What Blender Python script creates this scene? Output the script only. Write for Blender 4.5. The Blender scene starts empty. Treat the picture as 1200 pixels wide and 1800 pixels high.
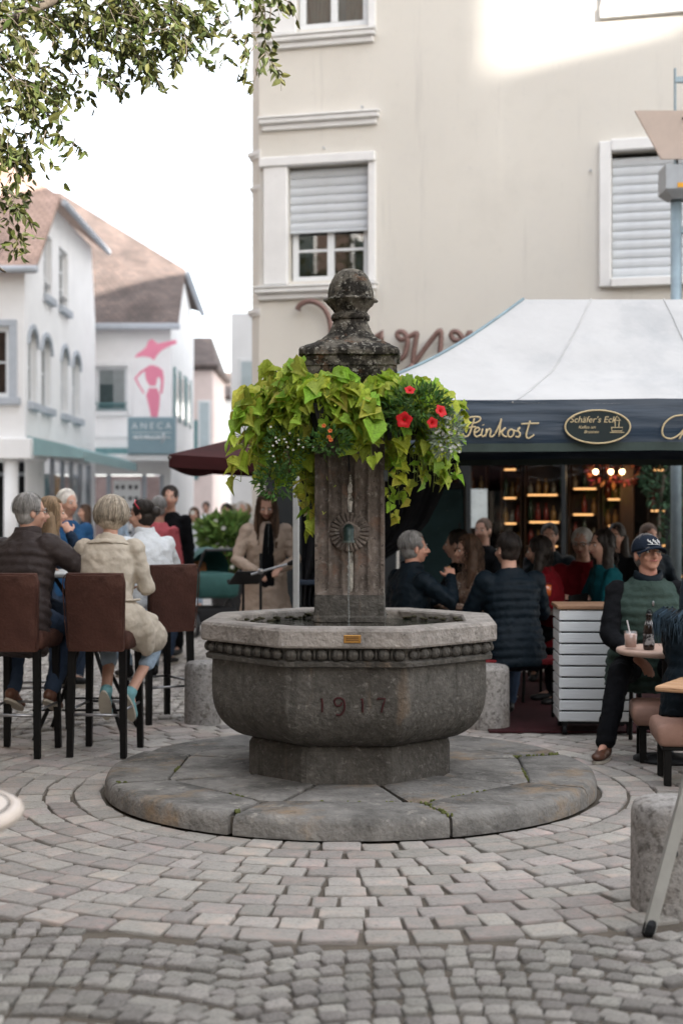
import bpy, bmesh, math, random
import numpy as np
from mathutils import Vector, Matrix, Euler, Quaternion, noise
R = math.radians
PI = math.pi
rng = random.Random(1917)
scn = bpy.context.scene
COL = scn.collection

# ---------------------------------------------------------------- camera, sky, sun, exposure
CAM_H = 1.5
cam_d = bpy.data.cameras.new('camera')
cam = bpy.data.objects.new('camera', cam_d); COL.objects.link(cam)
cam.location = (0, 0, CAM_H); cam.rotation_euler = (R(90), 0, 0)
cam_d.sensor_fit = 'HORIZONTAL'; cam_d.sensor_width = 24.0; cam_d.lens = 50.0
cam_d.clip_start = 0.1; cam_d.clip_end = 2000
cam_d.dof.use_dof = True; cam_d.dof.focus_distance = 7.25; cam_d.dof.aperture_fstop = 2.0
scn.camera = cam

SUN_ELEV, SUN_AZ = 22.0, 40.0           # light travels towards +Y, 40 degrees to the left
sun_dir = Vector((-math.sin(R(SUN_AZ)) * math.cos(R(SUN_ELEV)), math.cos(R(SUN_AZ)) * math.cos(R(SUN_ELEV)), -math.sin(R(SUN_ELEV))))
world = bpy.data.worlds.new('World'); scn.world = world; world.use_nodes = True
wn, wl = world.node_tree.nodes, world.node_tree.links
wn.clear()
w_out = wn.new('ShaderNodeOutputWorld'); w_bg = wn.new('ShaderNodeBackground')
sky = wn.new('ShaderNodeTexSky'); sky.sky_type = 'NISHITA'; sky.sun_disc = False
sky.sun_elevation = R(SUN_ELEV); sky.sun_rotation = R(180 - SUN_AZ)
sky.air_density = 1.0; sky.dust_density = 2.0; sky.ozone_density = 1.0
veil = wn.new('ShaderNodeMix'); veil.data_type = 'RGBA'; veil.inputs[0].default_value = 0.62
veil.inputs[7].default_value = (6.65, 6.7, 6.8, 1)          # thin bright cloud over the whole sky
wl.new(sky.outputs[0], veil.inputs[6]); wl.new(veil.outputs[2], w_bg.inputs[0])
w_bg.inputs[1].default_value = 0.12
wl.new(w_bg.outputs[0], w_out.inputs[0])
sun_l = bpy.data.lights.new('sun', 'SUN'); sun_l.energy = 4.5; sun_l.angle = R(1.0); sun_l.color = (1, .93, .84)
sun = bpy.data.objects.new('sun', sun_l); COL.objects.link(sun)
sun.rotation_euler = sun_dir.to_track_quat('-Z', 'Y').to_euler()
vs = scn.view_settings
vs.view_transform = 'Standard'; vs.look = 'None'; vs.exposure = 2.0; vs.gamma = 1.0; vs.use_curve_mapping = False
scn.render.film_transparent = False
try:
    scn.cycles.use_denoising = True
    scn.cycles.max_bounces = 8; scn.cycles.transparent_max_bounces = 12
    scn.cycles.sample_clamp_indirect = 6.0
    scn.cycles.caustics_reflective = False; scn.cycles.caustics_refractive = False
except Exception:
    pass

def at(px, py, Y):
    """photo pixel (1200x1800) at depth Y -> world point"""
    return Vector(((px - 600) / 2500 * Y, Y, CAM_H - (py - 900) / 2500 * Y))

# ---------------------------------------------------------------- mesh builder
class MB:
    def __init__(self):
        self.v = []; self.f = []
    def add(self, vs_, fs):
        n = len(self.v); self.v.extend([tuple(p) for p in vs_])
        self.f.extend([tuple(i + n for i in f) for f in fs]); return self
    def box(self, x0, x1, y0, y1, z0, z1):
        return self.add([(x0,y0,z0),(x1,y0,z0),(x1,y1,z0),(x0,y1,z0),(x0,y0,z1),(x1,y0,z1),(x1,y1,z1),(x0,y1,z1)],
                        [(0,3,2,1),(4,5,6,7),(0,1,5,4),(1,2,6,5),(2,3,7,6),(3,0,4,7)])
    def rbox(self, x0, x1, y0, y1, z0, z1, b=.005, M=None):
        """box with chamfered edges"""
        b = min(b, (x1-x0)*.45, (y1-y0)*.45, (z1-z0)*.45)
        vs_ = []; idx = {}
        c = ((x0,x1),(y0,y1),(z0,z1))
        for sx in (0,1):
            for sy in (0,1):
                for sz in (0,1):
                    s = (sx,sy,sz); p = [c[k][s[k]] for k in range(3)]; ins = [b if s[k]==0 else -b for k in range(3)]
                    for k in range(3):
                        q = [p[j] if j == k else p[j]+ins[j] for j in range(3)]
                        idx[(s,k)] = len(vs_); vs_.append(q)
        fs = []
        for k in range(3):
            a, d = [j for j in range(3) if j != k]
            for s in (0,1):
                def g(ua, ud):
                    t = [0,0,0]; t[k]=s; t[a]=ua; t[d]=ud; return idx[(tuple(t),k)]
                fs.append((g(0,0),g(1,0),g(1,1),g(0,1)))
        for k in range(3):                      # edges along axis k
            a, d = [j for j in range(3) if j != k]
            for ua in (0,1):
                for ud in (0,1):
                    def g(sk, face):
                        t = [0,0,0]; t[k]=sk; t[a]=ua; t[d]=ud; return idx[(tuple(t),face)]
                    fs.append((g(0,a),g(1,a),g(1,d),g(0,d)))
        for sx in (0,1):
            for sy in (0,1):
                for sz in (0,1):
                    fs.append(tuple(idx[((sx,sy,sz),k)] for k in range(3)))
        if M is not None: vs_ = [M @ Vector(p) for p in vs_]
        return self.add(vs_, fs)
    def loft(self, rings, cap=True, closed=True):
        n = len(rings[0]); vs_ = [p for r in rings for p in r]; fs = []
        for i in range(len(rings)-1):
            for j in range(n if closed else n-1):
                k = (j+1) % n
                fs.append((i*n+j, i*n+k, (i+1)*n+k, (i+1)*n+j))
        if cap:
            fs.append(tuple(reversed(range(n)))); m = (len(rings)-1)*n
            fs.append(tuple(range(m, m+n)))
        return self.add(vs_, fs)
    def tube(self, pts, r, n=8, cap=True, flat=1.0):
        pts = [Vector(p) for p in pts]
        if not isinstance(r, (list, tuple)): r = [r]*len(pts)
        rings = []; prev = None
        for i, p in enumerate(pts):
            d = (pts[min(i+1,len(pts)-1)] - pts[max(i-1,0)])
            d = d.normalized() if d.length > 1e-9 else Vector((0,0,1))
            if prev is None:
                a = Vector((0,0,1)) if abs(d.z) < .9 else Vector((1,0,0))
                x = d.cross(a).normalized()
            else:
                x = (prev - d*prev.dot(d))
                x = x.normalized() if x.length > 1e-6 else d.orthogonal().normalized()
            prev = x; y = d.cross(x)
            rings.append([p + (x*math.cos(2*PI*j/n) + y*math.sin(2*PI*j/n)*flat)*r[i] for j in range(n)])
        return self.loft(rings, cap)
    def limb(self, pts, r, n=12):
        """tube with rounded ends"""
        pts = [Vector(p) for p in pts]; r = list(r) if isinstance(r,(list,tuple)) else [r]*len(pts)
        d0 = (pts[0]-pts[1]).normalized(); d1 = (pts[-1]-pts[-2]).normalized()
        P = [pts[0]+d0*r[0]*.9, pts[0]+d0*r[0]*.6] + pts + [pts[-1]+d1*r[-1]*.6, pts[-1]+d1*r[-1]*.9]
        Q = [r[0]*.35, r[0]*.78] + r + [r[-1]*.78, r[-1]*.35]
        return self.tube(P, Q, n)
    def lathe(self, prof, n=24, c=(0,0,0), mod=None, cap=True):
        rings = []
        for r, z in prof:
            ring = []
            for j in range(n):
                a = 2*PI*j/n; rr = r*(mod(a,z) if mod else 1)
                ring.append((c[0]+rr*math.cos(a), c[1]+rr*math.sin(a), c[2]+z))
            rings.append(ring)
        return self.loft(rings, cap)
    def ball(self, c, r, n=14, m=9, M=None):
        if not isinstance(r,(list,tuple)): r = (r,r,r)
        c = Vector(c); vs_ = []; fs = []
        for i in range(1, m):
            t = PI*i/m
            for j in range(n):
                a = 2*PI*j/n
                p = Vector((r[0]*math.sin(t)*math.cos(a), r[1]*math.sin(t)*math.sin(a), r[2]*math.cos(t)))
                vs_.append(c + (M @ p if M is not None else p))
        top = len(vs_); p = Vector((0,0,r[2])); vs_.append(c + (M @ p if M is not None else p))
        bot = len(vs_); vs_.append(c - (M @ p if M is not None else p))
        for i in range(m-2):
            for j in range(n):
                k = (j+1)%n; fs.append((i*n+j, (i+1)*n+j, (i+1)*n+k, i*n+k))
        for j in range(n):
            k = (j+1)%n; fs.append((top, j, k)); fs.append((bot, (m-2)*n+k, (m-2)*n+j))
        return self.add(vs_, fs)
    def prism(self, poly, o, ux, uy, uz, d0, d1):
        """2D outline in the ux/uy plane extruded along uz"""
        o, ux, uy, uz = Vector(o), Vector(ux), Vector(uy), Vector(uz)
        return self.loft([[o+ux*x+uy*y+uz*d for x,y in poly] for d in (d0,d1)])
    def xform(self, M):
        self.v = [tuple(M @ Vector(p)) for p in self.v]; return self
    def mesh(self, name, mat=None, smooth=False):
        me = bpy.data.meshes.new(name); me.from_pydata(self.v, [], self.f)
        if mat is not None: me.materials.append(mat)
        if smooth: me.polygons.foreach_set('use_smooth', [True]*len(me.polygons))
        me.update()
        bm = bmesh.new(); bm.from_mesh(me); bmesh.ops.recalc_face_normals(bm, faces=bm.faces); bm.to_mesh(me); bm.free()
        return me
    def obj(self, name, mat, parent=None, smooth=False, autos=None):
        me = self.mesh(name, mat, smooth or autos is not None)
        if autos is not None:
            try: me.set_sharp_from_angle(angle=R(autos))
            except Exception: pass
        o = bpy.data.objects.new(name, me); COL.objects.link(o)
        if parent is not None: o.parent = parent
        return o

def inst(name, me, parent=None, loc=(0,0,0), rot=(0,0,0), scale=(1,1,1), M=None):
    o = bpy.data.objects.new(name, me); COL.objects.link(o)
    if parent is not None: o.parent = parent
    if M is not None: o.matrix_local = M
    else: o.location = loc; o.rotation_euler = rot; o.scale = scale
    return o
def tag(o, label=None, cat=None, group=None, kind=None):
    if label: o['label'] = label
    if cat: o['category'] = cat
    if group: o['group'] = group
    if kind: o['kind'] = kind
    return o
def thing(name, label, cat, loc=(0,0,0), rz=0.0, group=None):
    o = bpy.data.objects.new(name, None); COL.objects.link(o); o.empty_display_size = .1
    o.location = loc; o.rotation_euler = (0,0,rz)
    return tag(o, label, cat, group)
def copy_tree(o, parent=None):
    c = o.copy(); COL.objects.link(c)
    if parent is not None: c.parent = parent
    for ch in list(o.children): copy_tree(ch, c)
    return c
def bez(pts, n=8):
    """smooth Catmull-Rom polyline through points"""
    pts = [Vector(p) for p in pts]; out = []
    for i in range(len(pts)-1):
        p0 = pts[max(i-1,0)]; p1 = pts[i]; p2 = pts[i+1]; p3 = pts[min(i+2,len(pts)-1)]
        for k in range(n):
            t = k/n
            out.append(.5*((2*p1)+(p2-p0)*t+(2*p0-5*p1+4*p2-p3)*t*t+(3*p1-p0-3*p2+p3)*t**3))
    out.append(pts[-1]); return out
def lerp(a, b, t): return a+(b-a)*t

# ---------------------------------------------------------------- materials
MATS = {}
def mat(name, col, rough=.7, var=.15, scale=6.0, bump=.0, bscale=60.0, spec=.3, metal=0.0, col2=None, patch=None,
        rnd=0.0, transl=None, coat=0.0, stretch=None, detail=5.0, island=False, hue=0.0, sheen=0.0):
    """noise-varied principled material; col2 mixes in by noise; patch=(colour, scale, lo, hi) adds shaped stains"""
    if name in MATS: return MATS[name]
    m = bpy.data.materials.new(name); m.use_nodes = True; MATS[name] = m
    N, L = m.node_tree.nodes, m.node_tree.links
    b = N['Principled BSDF']; out = N['Material Output']
    b.inputs['Roughness'].default_value = rough; b.inputs['Metallic'].default_value = metal
    b.inputs['Specular IOR Level'].default_value = spec; b.inputs['Coat Weight'].default_value = coat
    if sheen: b.inputs['Sheen Weight'].default_value = sheen
    tc = N.new('ShaderNodeTexCoord'); vec = tc.outputs['Object']
    if rnd or island:
        oi = N.new('ShaderNodeObjectInfo'); ad = N.new('ShaderNodeVectorMath'); ad.operation = 'ADD'
        sc = N.new('ShaderNodeVectorMath'); sc.operation = 'SCALE'; sc.inputs[0].default_value = (31.7, 17.3, 53.1)
        L.new(oi.outputs['Random'], sc.inputs['Scale']); L.new(vec, ad.inputs[0]); L.new(sc.outputs[0], ad.inputs[1]); vec = ad.outputs[0]
    if stretch:
        mp = N.new('ShaderNodeMapping'); mp.inputs['Scale'].default_value = stretch; L.new(vec, mp.inputs[0]); vec = mp.outputs[0]
    nz = N.new('ShaderNodeTexNoise'); nz.inputs['Scale'].default_value = scale; nz.inputs['Detail'].default_value = detail
    nz.inputs['Roughness'].default_value = .62
    L.new(vec, nz.inputs['Vector'])
    c1 = tuple(max(0, c*(1-var)) for c in col[:3]); c2 = col2 or tuple(min(1, c*(1+var)) for c in col[:3])
    rp = N.new('ShaderNodeValToRGB'); rp.color_ramp.elements[0].position = .3; rp.color_ramp.elements[1].position = .7
    rp.color_ramp.elements[0].color = (*c1,1); rp.color_ramp.elements[1].color = (*c2,1)
    L.new(nz.outputs['Fac'], rp.inputs[0]); cur = rp.outputs[0]
    for pt in (patch or []):
        pc, ps, lo, hi = pt[:4]
        n2 = N.new('ShaderNodeTexNoise'); n2.inputs['Scale'].default_value = ps; n2.inputs['Detail'].default_value = 6; n2.inputs['Roughness'].default_value = .7
        pv = vec
        if len(pt) > 4:
            mp2 = N.new('ShaderNodeMapping'); mp2.inputs['Scale'].default_value = pt[4]; L.new(vec, mp2.inputs[0]); pv = mp2.outputs[0]
        L.new(pv, n2.inputs['Vector'])
        mr = N.new('ShaderNodeMapRange'); mr.inputs[1].default_value = lo; mr.inputs[2].default_value = hi
        L.new(n2.outputs['Fac'], mr.inputs[0])
        mx = N.new('ShaderNodeMix'); mx.data_type = 'RGBA'; L.new(mr.outputs[0], mx.inputs[0]); L.new(cur, mx.inputs[6]); mx.inputs[7].default_value = (*pc,1); cur = mx.outputs[2]
    if rnd or island:
        src = oi.outputs['Random']
        if island:
            ge = N.new('ShaderNodeNewGeometry'); a2 = N.new('ShaderNodeMath'); a2.operation = 'ADD'
            L.new(ge.outputs['Random Per Island'], a2.inputs[0]); L.new(src, a2.inputs[1])
            fr = N.new('ShaderNodeMath'); fr.operation = 'FRACT'; L.new(a2.outputs[0], fr.inputs[0]); src = fr.outputs[0]
        hs = N.new('ShaderNodeHueSaturation')
        mv = N.new('ShaderNodeMapRange'); mv.inputs[3].default_value = 1-rnd; mv.inputs[4].default_value = 1+rnd; L.new(src, mv.inputs[0]); L.new(mv.outputs[0], hs.inputs['Value'])
        if hue:
            m3 = N.new('ShaderNodeMath'); m3.operation = 'MULTIPLY'; m3.inputs[1].default_value = 7.13; L.new(src, m3.inputs[0])
            f3 = N.new('ShaderNodeMath'); f3.operation = 'FRACT'; L.new(m3.outputs[0], f3.inputs[0])
            mh = N.new('ShaderNodeMapRange'); mh.inputs[3].default_value = .5-hue; mh.inputs[4].default_value = .5+hue; L.new(f3.outputs[0], mh.inputs[0]); L.new(mh.outputs[0], hs.inputs['Hue'])
        L.new(cur, hs.inputs['Color']); cur = hs.outputs[0]
    L.new(cur, b.inputs['Base Color'])
    if bump:
        nb = N.new('ShaderNodeTexNoise'); nb.inputs['Scale'].default_value = bscale; nb.inputs['Detail'].default_value = 4; L.new(vec, nb.inputs['Vector'])
        bp = N.new('ShaderNodeBump'); bp.inputs['Strength'].default_value = min(1, bump); bp.inputs['Distance'].default_value = .012
        L.new(nb.outputs['Fac'], bp.inputs['Height']); L.new(bp.outputs[0], b.inputs['Normal'])
    if transl:
        tr = N.new('ShaderNodeBsdfTranslucent'); ms = N.new('ShaderNodeMixShader'); ms.inputs[0].default_value = transl
        L.new(cur, tr.inputs[0]); L.new(b.outputs[0], ms.inputs[1]); L.new(tr.outputs[0], ms.inputs[2]); L.new(ms.outputs[0], out.inputs[0])
    return m
def glow(name, col, strength):
    if name in MATS: return MATS[name]
    m = bpy.data.materials.new(name); m.use_nodes = True; MATS[name] = m
    b = m.node_tree.nodes['Principled BSDF']; b.inputs['Base Color'].default_value = (*col,1)
    b.inputs['Emission Color'].default_value = (*col,1); b.inputs['Emission Strength'].default_value = strength
    return m
def pane_mat(name, tint=(1,1,1), refl=.12, alpha=.8):
    """thin glazing: see-through with a mirror sheen that grows at grazing angles"""
    if name in MATS: return MATS[name]
    m = bpy.data.materials.new(name); m.use_nodes = True; MATS[name] = m
    N, L = m.node_tree.nodes, m.node_tree.links; N.clear()
    out = N.new('ShaderNodeOutputMaterial'); tr = N.new('ShaderNodeBsdfTransparent'); tr.inputs[0].default_value = (*[c*alpha for c in tint],1)
    gl = N.new('ShaderNodeBsdfGlossy'); gl.inputs['Roughness'].default_value = .02
    fr = N.new('ShaderNodeFresnel'); fr.inputs[0].default_value = 1.5
    ad = N.new('ShaderNodeMath'); ad.operation = 'ADD'; ad.inputs[1].default_value = refl; ad.use_clamp = True
    ms = N.new('ShaderNodeMixShader'); L.new(fr.outputs[0], ad.inputs[0]); L.new(ad.outputs[0], ms.inputs[0])
    L.new(tr.outputs[0], ms.inputs[1]); L.new(gl.outputs[0], ms.inputs[2]); L.new(ms.outputs[0], out.inputs[0])
    return m

TEXT_ME = {}
def text_mesh(txt, size, shear, ext, m):
    cu = bpy.data.curves.new('lettering', 'FONT'); cu.body = txt; cu.size = size; cu.align_x = 'CENTER'; cu.extrude = ext; cu.shear = shear; cu.resolution_u = 3
    o = bpy.data.objects.new('lettering', cu); COL.objects.link(o)
    dg = bpy.context.evaluated_depsgraph_get(); me = bpy.data.meshes.new_from_object(o.evaluated_get(dg)); bpy.data.objects.remove(o); bpy.data.curves.remove(cu)
    me.materials.clear(); me.materials.append(m); return me
M_signtext = mat('sign_text_white', (.75,.77,.78), .6)
M_goldl = mat('gold_lettering', (.62,.50,.30), .5, .1, 10)
for key, a in (('aneca', ('A N E C A', .24, 0, .004, M_signtext)), ('name', ("Schäfer's Eck", .062, .25, .001, M_goldl)), ('l2', ('Kaffee am', .030, .3, .001, M_goldl)), ('l3', ('Brunnen', .030, .3, .001, M_goldl))):
    TEXT_ME[key] = text_mesh(*a)
# ================================================================ GROUND AND PAVING
FX, FY = 0.05, 7.8                     # centre of the fountain
M_mortar = mat('mortar', (.105,.088,.070), .95, .25, 9, .6, 120)
M_paver = mat('paving_stone', (.325,.302,.276), .8, .16, 14, .5, 70, rnd=.20, island=True, hue=.018, spec=.3,
              patch=[((.19,.18,.165), 6, .54, .70), ((.42,.34,.30), 1.1, .5, .68), ((.12,.11,.10), 26, .64, .70)])
M_cob = mat('cobble_stone', (.385,.36,.33), .78, .25, 18, .9, 45, rnd=.28, island=True, hue=.02, spec=.35,
            patch=[((.19,.18,.165), 8, .50, .66), ((.11,.10,.09), 28, .62, .70)])
g = MB()
g.add([(-220,-120,-.017),(220,-120,-.017),(220,320,-.017),(-220,320,-.017)], [(0,1,2,3)])
ground = g.obj('ground', M_mortar); tag(ground, kind='structure')

def stone_variant(seed, n=12, dome=.10, sq=4.0, jit=.05, edge=.95):
    """unit stone: rounded irregular block, top at z=0, 36 to 60 triangles"""
    r = random.Random(seed); pts = []; n = 12      # four worn corners of three points each
    for sx, sy, a0 in ((1,1,0),(-1,1,90),(-1,-1,180),(1,-1,270)):
        rc = r.uniform(.05,.05+1.6*jit); cx = sx*(.5-rc)+r.uniform(-jit,jit)*.7; cy = sy*(.5-rc)+r.uniform(-jit,jit)*.7
        for q in range(3): a = R(a0+q*45); pts.append((cx+rc*math.cos(a), cy+rc*math.sin(a)))
    vs_ = []; fs = []
    for sc, z in ((1.0,-1.0),(1.0,-.22),(edge,-.05),(edge-.10, .0)):
        for x, y in pts: c_ = r.uniform(-.05,.012) if z > -.9 else 0; vs_.append((x*(sc+c_), y*(sc+c_), z + (r.uniform(-.06,.04) if z > -.5 else 0)))
    vs_.append((0,0,dome*.35))
    for i in range(3):
        for j in range(n):
            k = (j+1) % n; fs.append((i*n+j, i*n+k, (i+1)*n+k, (i+1)*n+j))
    for j in range(n): fs.append((3*n+j, 3*n+(j+1)%n, 4*n))
    return vs_, fs
def in_view(x, y):
    return y > 3.9 and abs(x) < y*.245 and 900 + 1.5*2500/y < 1830
def lay_stones(spots, part, stuff_name, m, variants, limit=300):
    """spots: (x, y, rz, sx, sy, z). Nearest stones in view become parts, the rest one stuff part"""
    meshes = []
    for vv, ff in variants:
        b = MB(); b.add(vv, ff); meshes.append(b.mesh(part, m, True))
    vis = sorted([s for s in spots if in_view(s[0], s[1])], key=lambda s: s[1])
    front = vis[:limit]; fset = set(id(s) for s in front)
    for s in front:
        inst(part, meshes[rng.randrange(len(meshes))], ground, (s[0],s[1],s[5]), (rng.uniform(-.012,.012),rng.uniform(-.012,.012),s[2]), (s[3],s[4],.035))
    V_, F_ = [], []; base = 0; arr = [(np.array(v), f) for v, f in variants]
    for s in spots:
        if id(s) in fset: continue
        v, f = arr[rng.randrange(len(arr))]
        c, sn = math.cos(s[2]), math.sin(s[2]); p = v*np.array([s[3],s[4],.035])
        x = p[:,0]*c - p[:,1]*sn + s[0]; y = p[:,0]*sn + p[:,1]*c + s[1]
        V_.append(np.stack([x,y,p[:,2]+s[5]],1)); F_.extend([tuple(i+base for i in q) for q in f]); base += len(v)
    me = bpy.data.meshes.new(stuff_name); me.from_pydata(np.concatenate(V_).tolist(), [], F_); me.materials.append(m)
    me.polygons.foreach_set('use_smooth', [True]*len(me.polygons)); me.update()
    o = inst(stuff_name, me, ground); tag(o, kind='stuff')
    return o
RING_IN, RING_OUT, ROWS = 1.345, 2.83, 10
spots = []
rw = (RING_OUT-RING_IN)/ROWS
for k in range(ROWS):
    r0 = RING_IN + (k+.5)*rw; a = rng.uniform(0, 1)
    end = a + 2*PI
    lens = []
    tot = 0
    while tot < 2*PI*r0:
        l = rng.choice([.12,.15,.17,.18,.19,.2,.215])*rng.uniform(.93,1.07); lens.append(l); tot += l
    sc = 2*PI*r0/tot
    for l in lens:
        l *= sc; am = a + l/2/r0; a += l/r0
        rj = r0 + rng.uniform(-.006,.006)
        spots.append((FX+rj*math.cos(am), FY+rj*math.sin(am), am+PI/2+rng.uniform(-.03,.03), l-rng.uniform(.009,.019), rw-rng.uniform(.008,.017), rng.uniform(-.004,.003)))
lay_stones(spots, 'paving_stone', 'far_paving_stones', M_paver, [stone_variant(i, 12, .02, 9.0, .045, .97) for i in range(10)])
# small cobbles in segmental arcs
spots = []
BW = 1.35
for bi in range(-5, 6):
    xc = bi*BW + .35
    for k in range(-4, 195):
        y0 = 2.6 + k*.089
        if y0 > 19.5: break
        n = 16
        for j in range(n):
            u = (j+.5)/n*2-1
            x = xc + u*BW/2 + rng.uniform(-.006,.006); y = y0 - .21*u*u + rng.uniform(-.008,.008) + .02*math.sin(k*2.1+bi)
            if y < 3.0 or abs(x) > 1.2 + y*.36: continue
            d = math.hypot(x-FX, y-FY)
            if d < RING_OUT + .045: continue
            if y > 10.5 and x > 1.8: continue
            slope = math.atan(-.42*u/(BW/2))
            spots.append((x, y, slope + rng.uniform(-.12,.12), BW/n/math.cos(slope)*rng.uniform(.84,.98), .089*math.cos(slope)*rng.uniform(.86,.98), rng.uniform(-.006,.004)))
lay_stones(spots, 'cobblestone', 'far_cobblestones', M_cob, [stone_variant(40+i, 12, .05, 6.5, .11, .945) for i in range(10)])
# beyond the reach of single stones: paved street sheet
def far_paving_mat():
    m = bpy.data.materials.new('far_street_paving'); m.use_nodes = True
    N, L = m.node_tree.nodes, m.node_tree.links; b = N['Principled BSDF']; b.inputs['Roughness'].default_value = .8
    tc = N.new('ShaderNodeTexCoord'); vo = N.new('ShaderNodeTexVoronoi'); vo.inputs['Scale'].default_value = 8.5; vo.feature = 'DISTANCE_TO_EDGE'
    vc = N.new('ShaderNodeTexVoronoi'); vc.inputs['Scale'].default_value = 8.5
    L.new(tc.outputs['Object'], vo.inputs['Vector']); L.new(tc.outputs['Object'], vc.inputs['Vector'])
    rp = N.new('ShaderNodeValToRGB'); rp.color_ramp.elements[0].position = .03; rp.color_ramp.elements[1].position = .09
    rp.color_ramp.elements[0].color = (.15,.14,.125,1); rp.color_ramp.elements[1].color = (.36,.345,.33,1)
    hs = N.new('ShaderNodeHueSaturation'); sx = N.new('ShaderNodeSeparateColor'); mv = N.new('ShaderNodeMapRange'); mv.inputs[3].default_value = .75; mv.inputs[4].default_value = 1.25
    L.new(vc.outputs['Color'], sx.inputs[0]); L.new(sx.outputs[0], mv.inputs[0]); L.new(mv.outputs[0], hs.inputs['Value'])
    L.new(vo.outputs['Distance'], rp.inputs[0]); L.new(rp.outputs[0], hs.inputs['Color']); L.new(hs.outputs[0], b.inputs['Base Color'])
    return m
g = MB(); g.add([(-40,18.6,-.004),(40,18.6,-.004),(40,140,-.004),(-40,140,-.004)], [(0,1,2,3)])
street = g.obj('street', far_paving_mat()); tag(street, kind='structure')
# ================================================================ FOUNTAIN
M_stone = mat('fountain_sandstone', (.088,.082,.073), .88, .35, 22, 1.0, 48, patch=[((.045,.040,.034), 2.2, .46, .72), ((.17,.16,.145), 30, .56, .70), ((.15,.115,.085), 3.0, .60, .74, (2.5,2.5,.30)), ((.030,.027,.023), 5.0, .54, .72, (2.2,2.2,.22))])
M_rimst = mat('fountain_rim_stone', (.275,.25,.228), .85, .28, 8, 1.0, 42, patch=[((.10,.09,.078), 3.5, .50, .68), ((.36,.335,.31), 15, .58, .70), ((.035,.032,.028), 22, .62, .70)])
M_slab = mat('plinth_slab_stone', (.185,.176,.163), .85, .28, 7, 1.0, 42, rnd=.14, patch=[((.075,.071,.065), 2.6, .46, .64), ((.29,.27,.24), 12, .57, .70), ((.24,.175,.115), 1.7, .55, .68), ((.05,.046,.04), 13, .62, .72)])
M_cap = mat('lichened_cap_stone', (.105,.094,.076), .95, .4, 16, 1.0, 38, patch=[((.016,.014,.011), 11, .44, .54), ((.27,.255,.22), 34, .56, .63), ((.11,.06,.035), 9, .60, .70)])
M_colst = mat('column_sandstone', (.175,.145,.125), .88, .3, 20, 1.0, 48, patch=[((.055,.044,.036), 3.2, .44, .66), ((.26,.235,.21), 24, .56, .68), ((.17,.095,.065), 4, .58, .72), ((.05,.04,.034), 40, .58, .66)])
M_bronze = mat('green_bronze', (.010,.026,.023), .42, .35, 20, .3, 60, metal=.3, spec=.5)
M_brass = mat('brass_plaque', (.45,.24,.07), .35, .15, 20, .2, 90, metal=.85)
M_lime = mat('lime_scale', (.42,.40,.36), .8, .35, 30, .8, 60, patch=[((.08,.07,.06), 22, .52, .62)])
M_moss = mat('joint_moss', (.10,.11,.035), .95, .4, 25, .8, 80)
M_redink = mat('dark_red_paint', (.042,.010,.011), .8, .3, 30)

fountain = thing('fountain', 'old octagonal stone fountain with fluted column and pinecone finial', 'fountain', (FX,FY,0), R(-2.5))

def octo(hw, z, ch=.012, n=3, off=0.0):
    """octagon ring (flat face to -Y), half width hw, corners softened"""
    pts = []; side = hw*math.tan(PI/8)
    for k in range(8):
        a = k*PI/4 - PI/2                      # face normal
        nx, ny = math.cos(a), math.sin(a); tx, ty = -ny, nx
        for t in np.linspace(-1, 1, n):
            s = side*t - math.copysign(ch, t)*(abs(t) > .99)
            pts.append((nx*hw+tx*s, ny*hw+ty*s, z))
    return pts
def octa_loft(prof, name, m, ch=.006, cap=True, autos=18, n=3):
    b = MB(); b.loft([octo(hw, z, ch, n) for hw, z in prof], cap); return b.obj(name, m, fountain, autos=autos)

# --- plinth: outer ring of eight slabs, inner slabs, mortar core
b = MB(); b.lathe([(1.30,0.0),(1.30,.078)], 64); core = b.obj('plinth_core', M_mortar, fountain)
def slab(a0, a1, rin, rout, z, outer, seed):
    r = random.Random(seed); na, nr = 14, 5; b = MB(); gap = .006
    ring_top = []; rows = []
    for i in range(na+1):
        a = lerp(a0, a1, i/na); row = []
        ri, ro = rin(a)+gap, rout(a)-gap
        ea = gap/max(ri,.3)
        aa = a + (ea if i == 0 else (-ea if i == na else 0))
        edge = min(i, na-i) == 0
        rad = [ri, ri+.012] + [lerp(ri+.012, ro-.035, t) for t in (.33,.66,1)] + [ro-.012, ro]
        for j, q in enumerate(rad):
            zz = z + .006*noise.noise(Vector((q*math.cos(aa)*3, q*math.sin(aa)*3, seed)))
            if j == 0: zz -= .010
            if outer and j == 5: zz -= .012
            if outer and j == 6: zz -= .038
            if not outer and j == 6: zz -= .010
            if not outer and j == 5: zz -= .002
            if edge: zz -= .008
            qq = q + (.006*noise.noise(Vector((aa*9, seed, j))) if outer and j >= 5 else 0)
            row.append((qq*math.cos(aa), qq*math.sin(aa), zz))
        low = row[-1]; row.append((low[0]*1.002, low[1]*1.002, .0)); row.insert(0, (row[0][0], row[0][1], .0)); rows.append(row)
    b.loft(rows, True, closed=True)
    return b.obj('plinth_slab', M_slab, fountain, autos=50)
oct_r = lambda c: (lambda a: c/math.cos(((a+PI/2+PI/8) % (PI/4)) - PI/8))
R_IN = oct_r(.94)
for k in range(8):
    am = -PI/2 + k*PI/4
    slab(am-PI/8+.01*math.sin(k*3), am+PI/8+.01*math.sin(k*3+3), R_IN, lambda a: 1.334, .104, True, k)
cuts = [-107,-72,-28,20,64,110,160,205,253]
for k in range(8):
    slab(R(cuts[k]), R(cuts[k+1]), lambda a: .40, R_IN, .108, False, 20+k)
b = MB()                                     # moss tufts in the slab joints and at the foot
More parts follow.
